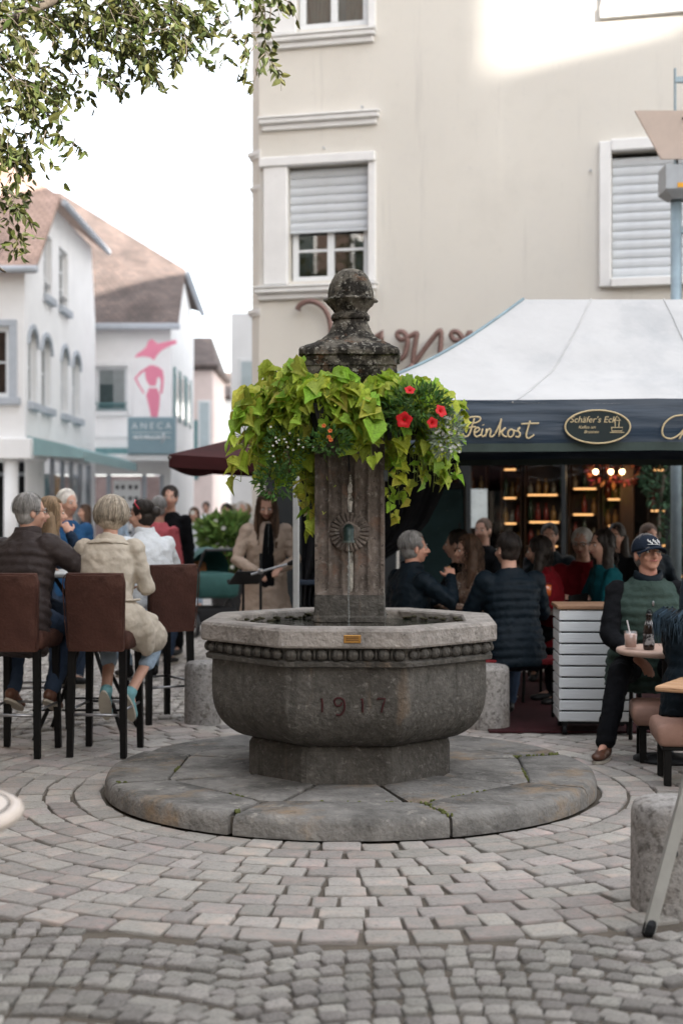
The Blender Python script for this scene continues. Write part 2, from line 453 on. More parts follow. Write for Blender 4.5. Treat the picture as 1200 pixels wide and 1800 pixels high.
for k in range(150):
    if k < 90:
        a = R(rng.choice([-67.5,-112.5,-22.5,-157.5,22.5])) + rng.uniform(-.012,.012); q = rng.uniform(.95,1.31)
    else: a = rng.uniform(-PI, .3); q = R_IN(a) + rng.uniform(-.008,.008)
    if noise.noise(Vector((a*3, q*4, 1))) < -.05: continue
    b.ball((q*math.cos(a), q*math.sin(a), .096), (rng.uniform(.005,.013),rng.uniform(.005,.013),.012), 6, 4)
tag(b.obj('joint_moss', M_moss, fountain), kind='stuff')
# --- foot, bowl, ledge, bead band, rim
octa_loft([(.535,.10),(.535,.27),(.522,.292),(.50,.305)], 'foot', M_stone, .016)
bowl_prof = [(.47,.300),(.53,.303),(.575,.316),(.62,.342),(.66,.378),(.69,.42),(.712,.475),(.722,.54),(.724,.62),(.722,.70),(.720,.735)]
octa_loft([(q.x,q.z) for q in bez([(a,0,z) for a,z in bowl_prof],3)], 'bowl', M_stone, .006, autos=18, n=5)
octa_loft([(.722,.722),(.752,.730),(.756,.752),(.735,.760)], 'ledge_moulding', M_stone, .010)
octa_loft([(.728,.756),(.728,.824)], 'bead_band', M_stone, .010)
bm_ = MB(); bm_.ball((0,0,0), (.0285,.024,.0285), 12, 8); bead_me = bm_.mesh('bead', M_stone, True)
bm_ = MB(); bm_.ball((0,0,0), (.0075,.020,.029), 8, 6); disc_me = bm_.mesh('bead_spacer', M_stone, True)
side = .735*math.tan(PI/8)
for k in range(8):
    a = k*PI/4 - PI/2; nx, ny = math.cos(a), math.sin(a); tx, ty = -ny, nx
    nb = 8
    for j in range(nb):
        t = lerp(-side+.036, side-.036, j/(nb-1))
        zz = .789 + rng.uniform(-.0015,.0015)
        sc = rng.uniform(.94,1.04) if not (k in (1,2,7) and j in (0,1) and rng.random()<.4) else .8
        inst('bead', bead_me, fountain, (nx*.746+tx*t, ny*.746+ty*t, zz), (0,0,a+PI/2), (sc,sc,sc))
        if j < nb-1:
            t2 = t + (side-.036)/(nb-1)
            inst('bead_spacer', disc_me, fountain, (nx*.738+tx*t2, ny*.738+ty*t2, zz), (0,0,a+PI/2))
b = MB()
INH = .615
prof = [(.730,.823),(.772,.825),(.778,.835),(.778,.908),(.770,.921),(.755,.926),(INH+.03,.926),(INH+.008,.922),(INH,.912),(INH-.01,.72),(.45,.60),(.2,.60)]
b.loft([octo(hw, z, .008, 5) for hw, z in prof], True)
rim = b.obj('rim', M_rimst, fountain, autos=21)
M_water = bpy.data.materials.new('basin_water'); M_water.use_nodes = True
wb = M_water.node_tree.nodes['Principled BSDF']; wb.inputs['Base Color'].default_value = (.012,.018,.013,1); wb.inputs['Roughness'].default_value = .04
wb.inputs['Specular IOR Level'].default_value = .6
nw = M_water.node_tree.nodes.new('ShaderNodeTexNoise'); nw.inputs['Scale'].default_value = 14; nw.inputs['Detail'].default_value = 3
tw = M_water.node_tree.nodes.new('ShaderNodeTexCoord'); bw = M_water.node_tree.nodes.new('ShaderNodeBump'); bw.inputs['Strength'].default_value = .35; bw.inputs['Distance'].default_value = .02
M_water.node_tree.links.new(tw.outputs['Object'], nw.inputs['Vector']); M_water.node_tree.links.new(nw.outputs['Fac'], bw.inputs['Height']); M_water.node_tree.links.new(bw.outputs[0], wb.inputs['Normal'])
b = MB(); ring = octo(INH-.002, .872, .008, 5); b.add(ring, [tuple(range(len(ring)))]); b.obj('water', M_water, fountain)
# algae ledge round the inside of the basin, and dead leaves on the water
b = MB()
for k in range(120):
    a = rng.uniform(0, 2*PI); q = oct_r(INH)(a) - rng.uniform(.0,.02)
    b.ball((q*math.cos(a), q*math.sin(a), rng.uniform(.872,.90)), (rng.uniform(.01,.03),rng.uniform(.008,.02),.008), 6, 4)
b.obj('algae_crust', mat('algae_crust', (.05,.045,.025), .9, .4, 20, .6, 60), fountain, smooth=True)['kind'] = 'stuff'
# --- column
CW = .185
def flute_ring(hw, z, depth):
    pts = []; nf = 5; mrg = .010; seg = 5; fw = (2*hw-2*mrg)/nf
    for k in range(4):
        a = k*PI/2 - PI/2; nx, ny = math.cos(a), math.sin(a); tx, ty = -ny, nx
        row = [(-hw, 0)]
        for i in range(nf):
            s0 = -hw + mrg + i*fw
            for q in range(seg+1):
                t = q/seg; row.append((s0+.005+t*(fw-.010), -depth*math.sin(PI*t)**.7 if 0 < t < 1 else 0))
        for s, d in row: pts.append((nx*(hw+d)+tx*s, ny*(hw+d)+ty*s, z))
    return pts
b = MB()
b.loft([flute_ring(CW, z, d) for z, d in ((1.055,0),(1.075,.016),(1.095,.027),(1.4,.027),(1.8,.027),(2.08,.027),(2.11,.0),(2.20,0))], True)
column = b.obj('column', M_colst, fountain, autos=50)
b = MB(); sq = lambda hw, z, ch=.006: [(hw-ch,-hw,z),(hw,-hw+ch,z),(hw,hw-ch,z),(hw-ch,hw,z),(-hw+ch,hw,z),(-hw,hw-ch,z),(-hw,-hw+ch,z),(-hw+ch,-hw,z)]
b.loft([sq(.190,.60),sq(.190,.905),sq(.196,.91),sq(.196,.935),sq(.188,.945),sq(.188,1.04),sq(.183,1.056)], True)
b.obj('column_base', M_stone, fountain, autos=30)
# rosette with radial ribs, spout, lime streaks
b = MB(); nr = 72; rings = []
for q, d, amp in ((.016,.030,0),(.045,.034,0),(.050,.022,0),(.056,.018,.0),(.085,.020,.007),(.100,.016,.007),(.106,.010,.003),(.108,-.015,0)):
    ring = []
    for j in range(nr):
        a = 2*PI*j/nr; dd = d + amp*(1 if j % 3 else -1)
        ring.append((q*math.cos(a), -CW-dd+.004, 1.392+q*math.sin(a)))
    rings.append(ring)
b.loft(rings, True); ros = b.obj('rosette', M_colst, fountain, autos=40)
b = MB(); path = [(0,-CW-.02,1.405),(0,-CW-.055,1.412),(0,-CW-.085,1.402),(0,-CW-.098,1.378),(0,-CW-.100,1.350),(0,-CW-.100,1.343)]
b.tube(bez(path,4), [.024]*4+[.026,.028,.029,.030,.030,.029,.028,.028,.028,.028,.028,.029,.030,.032,.033,.032,.031][:len(bez(path,4))-4], 16)
sp = b.obj('spout', M_bronze, ros, smooth=True)
b = MB(); b.tube([(0,-CW-.100,1.348),(0,-CW-.100,1.338)], [.034,.034], 16); b.obj('spout_lip', mat('pale_bronze', (.09,.11,.10), .4, .2, 20, metal=.4), ros, smooth=False)
b = MB()
def streak(x, z0, z1, w, seed):
    r = random.Random(seed); n = 16
    L_, R_ = [], []
    for i in range(n+1):
        z = lerp(z0, z1, i/n); wob = .010*noise.noise(Vector((z*14, seed, 0))); ww = w*(.35+.65*math.sin(PI*min(1,max(.06,i/n))))*r.uniform(.7,1.3)
        y = -CW + .020 if abs(x) < .03 else -CW
        L_.append((x+wob-ww, y-.002, z)); R_.append((x+wob+ww, y-.002, z))
    mid = [((l[0]+q[0])/2, l[1]-.007, l[2]) for l, q in zip(L_, R_)]
    b.loft([L_, mid, R_], False, closed=False)
for q in ((.004,1.46,1.70,.013,1),(.010,1.065,1.29,.020,3)):
    b = MB(); streak(*q); b.obj('lime_streak', M_lime, fountain, smooth=True)
b = MB(); path = [(0,-CW-.100,1.34),(0.002,-CW-.101,1.2),(-.001,-CW-.1,1.05),(.001,-CW-.1,.93),(0,-CW-.1,.872)]
b.tube(bez(path,6), [.004+.0015*abs(math.sin(i*1.7)) for i in range(25)], 7)
for k in range(26):
    a = rng.uniform(0,2*PI); q = rng.uniform(.02,.24)
    b.ball((q*math.cos(a)*1.3, -CW-.1+q*math.sin(a)*.45, .874+rng.uniform(0,.018)), rng.uniform(.002,.005), 6, 4)
M_drop = bpy.data.materials.new('falling_water'); M_drop.use_nodes = True; db = M_drop.node_tree.nodes['Principled BSDF']
db.inputs['Base Color'].default_value = (.75,.8,.8,1); db.inputs['Roughness'].default_value = .05; db.inputs['Transmission Weight'].default_value = .85; db.inputs['IOR'].default_value = 1.33
b.obj('water_jet', M_drop, fountain, smooth=True)
b = MB(); b.rbox(CW-.002, CW+.022, -CW-.004, -CW+.05, 1.665, 1.725, .003); b.obj('iron_clamp', mat('iron_clamp', (.10,.11,.12), .5, .2, 20, metal=.6), fountain)
# --- cap: square mouldings flowing into a round neck
def super_ring(hw, z, p, n=48, chip=0.0):
    pts = []
    for j in range(n):
        a = 2*PI*(j+.5)/n; c, s = math.cos(a), math.sin(a)
        q = hw*(abs(c)**p + abs(s)**p)**(-1/p)
        q *= 1 + chip*noise.noise(Vector((c*5, s*5, z*30)))
        pts.append((q*c, q*s, z + chip*.25*noise.noise(Vector((c*6+3, s*6, z*10)))))
    return pts
b = MB()
prof = [(.178,2.165,14,.01),(.186,2.185,14,.01),(.215,2.205,14,.01),(.238,2.228,14,.01),(.246,2.245,14,.015),(.246,2.278,14,.015),(.252,2.283,14,.02),(.250,2.305,14,.02),(.254,2.332,14,.02),(.268,2.340,14,.03),
        (.270,2.362,14,.035),(.262,2.376,12,.035),(.235,2.392,9,.05),(.200,2.412,6,.05),(.165,2.436,4,.05),(.135,2.462,2.8,.04),(.115,2.488,2.2,.02),(.103,2.520,2,.01),(.094,2.545,2,.01),(.090,2.555,2,.01)]
b.loft([super_ring(hw, z, p, 64, ch) for hw, z, p, ch in prof], True)
cap = b.obj('cap', M_cap, fountain, autos=45)
b = MB()
def lobes(a, z):
    if z < 2.598: return 1
    if z < 2.668: return 1 + .055*math.cos(8*a)*min(1,(z-2.598)/.03) + .03*math.cos(16*a+1)
    return 1 + .03*math.cos(8*a)*max(0, 1-(z-2.668)/.12) + .02*noise.noise(Vector((math.cos(a)*6, math.sin(a)*6, z*26)))
prof = [(.086,2.545),(.100,2.550),(.106,2.562),(.104,2.578),(.092,2.588),(.088,2.595),(.093,2.606),(.104,2.620),(.115,2.636),(.128,2.650),(.138,2.659),(.134,2.668),(.122,2.672),(.1225,2.69),(.121,2.71),(.116,2.735),(.108,2.76),(.096,2.785),(.079,2.806),(.058,2.822),(.034,2.832),(.010,2.836)]
b.lathe(prof, 64, mod=lobes); fin = b.obj('finial', M_cap, fountain, autos=60)
dt = bpy.data.textures.new('stone_pits', 'CLOUDS'); dt.noise_scale = .018; dt.noise_depth = 2
for o_ in (cap, fin):
    sb = o_.modifiers.new('subdiv', 'SUBSURF'); sb.subdivision_type = 'SIMPLE'; sb.levels = 1; sb.render_levels = 1
    dm = o_.modifiers.new('pits', 'DISPLACE'); dm.texture = dt; dm.strength = .014; dm.mid_level = .55
b = MB()                                     # curled leaf tips round the finial
for k in range(8):
    a = k*PI/4 + .2; b.ball((.140*math.cos(a), .140*math.sin(a), 2.660), (.013,.013,.010), 8, 6)
b.obj('leaf_tip', M_cap, fin, smooth=True)
# --- plaque and incised date
b = MB(); b.rbox(-.005, .080, -.784, -.776, .852, .892, .002); pl = b.obj('plaque', M_brass, fountain)
b = MB()
for q in (.865, .873, .881): b.box(.006, .068, -.7852, -.7842, q, q+.0035)
b.obj('plaque_lettering', mat('plaque_ink', (.12,.06,.02), .6), pl)
b = MB()
def groove(pts, y=-.7255, r=.0055):
    b.tube([(x, y-.0005, z) for x, z in pts], r, 6, flat=1)
zb, zt = .503, .572
groove([(-.122,.566),(-.116,zt),(-.114,.54),(-.114,zb)])
nine = [(-.052,.548),(-.054,.56),(-.045,.571),(-.028,.574),(-.010,.566),(-.003,.545),(-.004,.52),(-.014,.498),(-.030,.488),(-.045,.492)]
groove([tuple(p[:2]) for p in [(q.x,q.z) for q in bez([(x,0,z) for x,z in nine],5)]])
groove([(q.x,q.z) for q in bez([(-.052,0,.548),(-.045,0,.537),(-.032,0,.534),(-.020,0,.541),(-.016,0,.552)],5)])
groove([(.078,.566),(.085,zt),(.087,.54),(.087,zb)])
groove([(.160,.566),(.164,zt),(.200,zt),(.190,.545),(.180,zb)])
b.obj('date_numeral', M_redink, fountain)
# ================================================================ HANGING PLANTERS ON THE COLUMN
M_lime_leaf = mat('lime_vine_leaf', (.31,.43,.045), .5, .28, 9, .25, 40, rnd=.38, hue=.035, transl=.38, spec=.3)
M_gold_leaf = mat('golden_vine_leaf', (.50,.53,.085), .5, .22, 9, .25, 40, rnd=.28, hue=.03, transl=.42, spec=.35)
M_stem = mat('vine_stem', (.16,.20,.05), .7, .2, 20)
M_darkleaf = mat('petunia_leaf', (.06,.13,.03), .55, .3, 12, .2, 40, island=True, rnd=.3, hue=.02, transl=.25)
M_silver = mat('silver_leaf', (.22,.27,.20), .8, .25, 12, island=True, rnd=.25, transl=.15)
M_red = mat('red_petal', (.62,.015,.02), .55, .15, 14, transl=.2)
M_orange = mat('orange_petal', (.60,.14,.03), .55, .15, 14, transl=.2)
M_black = mat('black_plastic', (.012,.012,.013), .5, .2, 10, .2, 60)
M_white_petal = mat('white_petal', (.5,.5,.46), .6, .1, 14, transl=.2)

def vine_leaf(seed, lobed=True):
    """five-pointed heart leaf, stalk at origin, tip along +Y, about 1 unit long, folded on the midrib"""
    r = random.Random(seed)
    out = [(0,-.02),(.16,-.18),(.40,-.17),(.58,.04),(.53,.22),(.53,.42),(.38,.56),(.20,.80),(0,1.02)] if lobed else [(0,-.02),(.18,-.10),(.36,.02),(.42,.22),(.38,.42),(.28,.62),(.16,.82),(.06,.95),(0,1.02)]
    out = [(x*r.uniform(.9,1.1), y*r.uniform(.95,1.05)) for x, y in out]; out[0] = (0,0)
    cup = r.uniform(.05,.60); droop = r.uniform(.05,.75); wav = r.uniform(.03,.09)
    def Z(x, y): return abs(x)*cup - droop*y*y + wav*math.sin(9*y+7*abs(x))
    vs_ = [(0, y, Z(0,y)) for y in (0,.33,.66,1.02)]
    fs = []
    for s in (1,-1):
        n0 = len(vs_)
        pts = out[1:-1]; q = [(x*.52, y*.62+.14) for x, y in pts]
        vs_ += [(s*x, y, Z(x,y)) for x, y in pts] + [(s*x, y, Z(x,y)) for x, y in q]
        k = len(pts); O = list(range(n0,n0+k)); I = list(range(n0+k,n0+2*k))
        F = [(0,O[0],I[0])] + [(O[i],O[i+1],I[i+1],I[i]) for i in range(k-1)] + [(O[-1],3,I[-1])]
        F += [(0,I[0],I[1]),(0,I[1],1),(1,I[1],I[2]),(1,I[2],I[3]),(1,I[3],2),(2,I[3],I[4]),(2,I[4],I[5]),(2,I[5],I[6]),(2,I[6],3)]
        fs += [f if s > 0 else tuple(reversed(f)) for f in F]
    return vs_, fs
LEAVES = {}
for nm, m in (('lime', M_lime_leaf), ('gold', M_gold_leaf)):
    LEAVES[nm] = []
    for i in range(8):
        b = MB(); b.add(*vine_leaf(i, i % 3 != 2)); LEAVES[nm].append(b.mesh('leaf', m, True))

PZ = 1.90
def planter(label, d):
    """black half basket hung on one side of the column; d = outward unit vector"""
    a = math.atan2(d[1], d[0]) + PI/2
    t = thing('hanging_planter', label, 'planter', (FX+d[0]*.19, FY+d[1]*.19, PZ), a, 'planters hung round the fountain column')
    b = MB(); w, dp, h = .21, .20, .17                     # local: -Y is outward
    prof = []
    for z, k in ((0,.80),(.01,.84),(h-.02,.98),(h-.02,1.03),(h,1.03),(h,.95),(h-.03,.93)):
        ring = [(-w*k,-.012,z),(-w*k,-dp*k*.8,z),(-w*k*.85,-dp*k,z),(w*k*.85,-dp*k,z),(w*k,-dp*k*.8,z),(w*k,-.012,z)]
        prof.append(ring)
    b.loft(prof, True); b.obj('box', M_black, t)
    b = MB(); b.tube([(-w,-.10,h+.002),(-w*.9,-.03,h+.10),(-.12,0,h+.14)], .006, 6); b.tube([(w,-.10,h+.002),(w*.9,-.03,h+.10),(.12,0,h+.14)], .006, 6)
    b.tube([(0,-.18,.0),(0,-.02,-.18)], .006, 6); b.obj('bracket', M_black, t)
    return t
fr = R(-2.5)
DIRS = {'front': (math.sin(fr)*1,-math.cos(fr)), 'right': (math.cos(fr), math.sin(fr)), 'back': (-math.sin(fr), math.cos(fr)), 'left': (-math.cos(fr), -math.sin(fr))}
planter('black hanging planter under the vine on the column front', DIRS['front'])
planter('black hanging planter behind the red petunias right of the column', DIRS['right'])
planter('black hanging planter left of the column under golden vine', DIRS['left'])
planter('black hanging planter on the rear of the fountain column', DIRS['back'])

def vine(label, d, stems, seed, size=(.055,.108), gold=.2, stop=1.0, group='lime vines in the fountain planters'):
    """stems: list of (side, out, up, drop, length scale): each rises from the soil, bends outward and trails"""
    r = random.Random(seed); d = Vector((d[0], d[1], 0)); s = Vector((-d.y, d.x, 0))
    base = Vector((FX, FY, 0)) + d*.29; base.z = PZ + .15
    t = thing('trailing_vine', label, 'plant', base, 0, group)
    sb = MB(); n_leaf = 0
    for (sd, out, up, drop, ln) in stems:
        up *= 1-.55*min(1,max(0,out)/.24)
        p0 = s*r.uniform(-.16,.16) + d*r.uniform(-.08,.08)
        p1 = p0 + s*sd*.35 + d*out*.35 + Vector((0,0,up*.8))
        p2 = p0 + s*sd*.8 + d*out*.85 + Vector((0,0,up))
        p3 = p0 + s*sd*1.0 + d*out + Vector((0,0,up-drop*.45))
        p4 = p0 + s*(sd*1.02+r.uniform(-.05,.05)) + d*(out*1.0+r.uniform(-.03,.03)) + Vector((0,0,up-drop))
        path = bez([p0,p1,p2,p3,p4], 7)
        sb.tube(path, [lerp(.0045,.0018,i/(len(path)-1)) for i in range(len(path))], 5)
        acc = 0
        for i in range(1, len(path)):
            seg = path[i]-path[i-1]; acc += seg.length
            if acc < .030: continue
            acc = 0
            for rep in range(1 if r.random() < .55 else 2):
                p = path[i]; tang = seg.normalized()
                outw = Vector((p.x, p.y, 0)) + d*.16
                outw = outw.normalized() if outw.length > 1e-4 else d
                nrm = (outw*r.uniform(.3,1.1) + Vector((0,0,r.uniform(.2,1.1))) + Vector((r.uniform(-.5,.5), r.uniform(-.5,.5), r.uniform(-.25,.25)))).normalized()
                tip = (tang*.3 + outw*.45 + Vector((0,0,-r.uniform(.0,.8))) + Vector((r.uniform(-.9,.9), r.uniform(-.9,.9), r.uniform(-.2,.3))))
                tip = (tip - nrm*tip.dot(nrm)).normalized(); x = tip.cross(nrm)
                pet = p + nrm*r.uniform(.01,.045) + outw*r.uniform(0,.03)
                sb.tube([p, (p+pet)/2+Vector((0,0,.004)), pet], .0016, 4)
                sz = r.uniform(*size)*(1.0 if i < len(path)*.75 else .8)
                M = Matrix.Translation(pet) @ Matrix((x, tip, nrm)).transposed().to_4x4() @ Matrix.Diagonal((sz*r.uniform(.9,1.1), sz, sz, 1))
                key = 'gold' if r.random() < gold else 'lime'
                inst('leaf', LEAVES[key][r.randrange(8)], t, M=M); n_leaf += 1
    sb.obj('stem', M_stem, t, smooth=True)
    return t
r7 = random.Random(77)
def S(n, sd, out, up, drop): return [(r7.uniform(*sd), r7.uniform(*out), r7.uniform(*up), r7.uniform(*drop), 1) for _ in range(n)]
# side axis s = (-d.y, d.x): front: +s points to the right of the picture
vine('lime green vine spilling over the front of the fountain column', DIRS['front'], S(22,(-.26,.26),(.0,.13),(.05,.15),(.06,.26)) + S(4,(.06,.26),(.02,.12),(.02,.08),(.26,.36)) + S(7,(-.3,.3),(-.02,.06),(.09,.16),(.02,.1)), 1, gold=.12)
vine('golden green vine bushing out and trailing left of the column', DIRS['left'], S(24,(-.22,.22),(.0,.22),(.04,.20),(.06,.32)) + S(9,(-.15,.25),(.04,.22),(-.02,.08),(.25,.46)) + S(6,(-.16,.16),(-.02,.10),(.20,.27),(.0,.05)) + S(6,(-.22,.10),(-.13,-.07),(-.04,.02),(.50,.74)), 2, (.055,.125), gold=.5)
vine('lime green vine hanging low right of the column under petunias', DIRS['right'], S(14,(-.22,.22),(.06,.27),(.06,.20),(.10,.35)) + S(4,(-.16,.16),(.02,.14),(.16,.22),(.0,.05)) + S(14,(-.26,.14),(.02,.20),(-.04,.05),(.26,.44)) + S(4,(-.1,.25),(-.14,-.04),(.0,.05),(.45,.62)), 3, (.05,.095), gold=.16)
vine('lime green vine behind the column, between cap and planters', DIRS['back'], S(12,(-.32,.32),(.02,.2),(.05,.16),(.10,.40)), 4, gold=.35)
# --- petunias, silver filler, white alyssum
def small_leaves(b, c, rad, n, ln, wd, seed, flat=1.0):
    r = random.Random(seed); c = Vector(c)
    for _ in range(n):
        v = Vector((r.gauss(0,1), r.gauss(0,1), r.gauss(0,1))).normalized()*r.uniform(.35,1)**.5
        p = c + Vector((v.x*rad[0], v.y*rad[1], v.z*rad[2]))
        dr = (v + Vector((r.uniform(-.6,.6), r.uniform(-.6,.6), r.uniform(-.3,.8)))).normalized(); sd = dr.orthogonal().normalized()
        sd = Quaternion(dr, r.uniform(0,6.3)) @ sd; L_ = ln*r.uniform(.6,1.3); W_ = wd*r.uniform(.7,1.2); up = dr.cross(sd)
        b.add([p, p+dr*L_*.5+sd*W_+up*W_*.3, p+dr*L_, p+dr*L_*.5-sd*W_+up*W_*.3], [(0,1,2),(0,2,3)])
def petunia_flower(m):
    b = MB(); n = 20; rings = []
    for q, z, amp in ((.10,-.9,0),(.16,-.5,0),(.34,-.12,.0),(.75,.05,.06),(1.0,.0,.13)):
        rings.append([((q+amp*math.cos(5*a))*math.cos(a), (q+amp*math.cos(5*a))*math.sin(a), z+(.06*math.cos(10*a) if q > .7 else 0)) for a in [2*PI*j/n for j in range(n)]])
    b.loft(rings, False); return b.mesh('flower', m, True)
red_me = petunia_flower(M_red); or_me = petunia_flower(M_orange); wh_me = petunia_flower(M_white_petal)
def flower(me, parent, p, facing, s):
    q = Vector(facing).to_track_quat('Z','Y') @ Quaternion((0,0,1), rng.uniform(0,6)); inst('flower', me, parent, M=Matrix.Translation(Vector(p)-parent.location) @ q.to_matrix().to_4x4() @ Matrix.Diagonal((s,s,s,1)))
pet = thing('petunia', 'dark leaved petunia with four red blooms right of the column', 'plant', at(735,712,7.35))
b = MB(); small_leaves(b, (0,0,0), (.17,.13,.095), 520, .045, .009, 5); small_leaves(b, (-.10,-.02,-.06), (.08,.08,.08), 160, .045, .009, 6); b.obj('foliage', M_darkleaf, pet)
for (px,py,s,f) in ((720,685,.026,(.1,-.8,.6)),(710,738,.040,(-.1,-.95,-.1)),(775,722,.033,(.5,-.75,.35)),(760,743,.028,(.25,-.95,.1))):
    flower(red_me, pet, at(px,py,7.20), f, s)
sil = thing('silver_foliage_plant', 'pale silvery filler plant beside the red petunias', 'plant', at(783,760,7.4))
b = MB(); small_leaves(b, (0,0,0), (.085,.08,.13), 420, .035, .006, 8); b.obj('foliage', M_silver, sil)
for k in range(26):
    v = Vector((rng.uniform(-.07,.07), rng.uniform(-.10,-.05), rng.uniform(-.11,.11))); flower(wh_me, sil, sil.location+v, (v.x,-1,.3), .008)
aly = thing('white_alyssum', 'cluster of tiny white blossoms under the left golden vine', 'plant', at(500,790,7.42))
b = MB(); small_leaves(b, (0,0,0), (.12,.10,.13), 380, .03, .006, 9); small_leaves(b, (-.05,0,-.16), (.10,.08,.10), 220, .04, .008, 19); b.obj('foliage', M_darkleaf, aly)
for k in range(18):
    v = Vector((rng.gauss(0,.055), rng.uniform(-.12,-.07), rng.gauss(.0,.04))); flower(wh_me, aly, aly.location+v, (v.x,-1,.5), .006)
lan = thing('orange_lantana', 'small orange blossoms dangling before the column top', 'plant', at(580,775,7.34))
b = MB(); small_leaves(b, (0,0,0), (.11,.06,.07), 240, .035, .008, 10); b.obj('foliage', M_darkleaf, lan)
for (px,py) in ((580,757),(581,773),(578,768),(569,748)): flower(or_me, lan, at(px,py,7.27), (0,-1,.3), .011)
# ================================================================ OVERHANGING TREE (trunk left of the frame)
M_bark = mat('tree_bark', (.12,.10,.08), .95, .35, 8, .9, 30, stretch=(1,1,.25))
M_tleaf = mat('tree_leaf', (.070,.082,.022), .55, .35, 7, .1, 40, island=True, rnd=.5, hue=.04, transl=.3)
tree = thing('street_tree', 'leafy tree reaching its branches in over the upper left corner', 'tree', (-3.7,8.6,0))
b = MB(); T0 = tree.location
b.tube(bez([(0,0,-.05),(.05,.02,1.2),(-.04,.06,2.5),(.03,.0,3.6),(.1,-.03,5.0),(.0,.1,6.4)],5), [lerp(.19,.07,i/25) for i in range(26)], 14)
limbs = []
def limb(pts, r0, r1):
    P = [Vector(p)-T0 for p in pts]; Q = bez(P, 6); limbs.append((Q, r0)); b.tube(Q, [lerp(r0,r1,i/(len(Q)-1)) for i in range(len(Q))], 8)
limb([(-3.65,8.6,3.3),(-3.0,8.5,3.75),(-2.4,8.4,4.15),(-1.7,8.35,4.5),(-1.0,8.3,4.75),(-.55,8.3,4.72)], .055, .008)
limb([(-3.66,8.6,3.7),(-3.1,8.9,4.4),(-2.3,9.0,4.8),(-1.4,9.0,5.0),(-.7,9.0,4.95)], .06, .008)
limb([(-3.7,8.6,2.9),(-3.1,8.3,3.3),(-2.5,8.1,3.55),(-2.05,8.05,3.5)], .045, .006)
limb([(-3.7,8.6,2.7),(-3.0,8.8,3.0),(-2.4,8.9,3.15),(-2.1,8.9,3.0)], .04, .006)
limb([(-3.7,8.6,3.9),(-4.4,8.0,4.8),(-5.2,7.6,5.4)], .06, .01)
limb([(-3.7,8.6,4.2),(-4.0,9.5,5.2),(-4.4,10.4,6.0)], .06, .01)
limb([(-3.65,8.6,4.6),(-2.9,7.8,5.4),(-2.0,7.4,6.0)], .05, .01)
lf = MB(); rt = random.Random(5)
def twig(p, d, ln, n, hang=.5, sz=(.05,.085)):
    """drooping twig carrying narrow leaves; p and d are local to the tree"""
    p = Vector(p); d = Vector(d).normalized(); pts = [p.copy()]; steps = 6
    for i in range(steps):
        d = (d + Vector((rt.uniform(-.25,.25), rt.uniform(-.25,.25), -hang*.35+rt.uniform(-.12,.12)))).normalized(); p = p + d*ln/steps; pts.append(p.copy())
    ok = True
    for q in pts[::2]:
        w_ = q + T0; px_ = 600 + w_.x/w_.y*2500; py_ = 900 - (w_.z-1.5)/w_.y*2500; ok = ok and not (px_ > -30 and py_ > (455 if px_ < 62 else 330 if px_ < 165 else 170 if px_ < 300 else 135 if px_ < 410 else 165))
    if ok: b.tube(pts, [.0035,.003,.0028,.0024,.002,.0016,.0012], 4)
    for k in range(n):
        t = rt.uniform(.1,1)*steps; i = min(int(t), steps-1); q = pts[i].lerp(pts[i+1], t-i)
        w_ = q + T0; px_ = 600 + w_.x/w_.y*2500; py_ = 900 - (w_.z-1.5)/w_.y*2500
        if px_ > -30 and py_ > (455 if px_ < 62 else 330 if px_ < 165 else 170 if px_ < 300 else 135 if px_ < 410 else 165)*(.9+.1*math.sin(k)): continue
        dr = ((pts[i+1]-pts[i]).normalized()*.5 + Vector((rt.uniform(-1,1), rt.uniform(-1,1), rt.uniform(-1.1,.35)))).normalized()
        sd = (Quaternion(dr, rt.uniform(0,6.3)) @ dr.orthogonal()).normalized(); L_ = rt.uniform(*sz); W_ = L_*rt.uniform(.17,.26); up = dr.cross(sd)*L_*.10
        lf.add([q, q+dr*L_*.3+sd*W_+up, q+dr*L_*.7+sd*W_*.7+up, q+dr*L_, q+dr*L_*.7-sd*W_*.7+up, q+dr*L_*.3-sd*W_+up, q+dr*L_*.5], [(0,1,6),(1,2,6),(2,3,6),(3,4,6),(4,5,6),(5,0,6)])
def clump(px, py, Y, n, ln=.35, leaves=16, spread=(40,30), hang=.6, sz=(.05,.085)):
    for _ in range(n):
        c = at(px+rt.gauss(0,spread[0]), py+rt.gauss(0,spread[1]), Y+rt.uniform(-.5,.5)) - T0
        twig(c, (rt.uniform(-.6,1), rt.uniform(-.5,.5), rt.uniform(-.6,.2)), ln*rt.uniform(.6,1.2), leaves, hang, sz)
clump(60,-20,8.6,22,.4,18,(70,25)); clump(180,-10,8.5,26,.38,18,(70,30)); clump(250,20,8.4,24,.34,16,(45,32)); clump(310,35,8.4,14,.30,14,(26,28)); clump(215,55,8.3,12,.3,12,(45,25))
clump(30,50,8.4,16,.4,14,(35,40)); clump(80,80,8.5,10,.35,10,(50,30)); clump(10,110,8.1,12,.35,14,(18,50)); clump(60,160,8.2,8,.3,12,(25,25)); clump(110,130,8.3,6,.3,7,(40,20))
clump(205,105,8.4,8,.24,10,(45,15)); clump(15,170,8.1,8,.3,14,(14,30)); clump(70,225,8.2,5,.28,8,(22,12)); clump(110,245,8.1,4,.25,8,(16,10)); clump(10,265,8.9,9,.28,14,(12,25)); clump(18,360,8.9,9,.28,13,(14,22)); clump(28,420,8.9,5,.22,11,(12,16))
clump(462,-10,8.3,9,.30,11,(22,10),.9); clump(458,70,8.3,5,.30,10,(6,18),1.2,(.05,.075)); clump(470,105,8.3,3,.22,9,(8,10),1.2); clump(330,70,8.4,5,.22,5,(30,18)); clump(385,40,8.4,4,.25,4,(22,18)); clump(150,180,8.3,3,.2,4,(50,25))
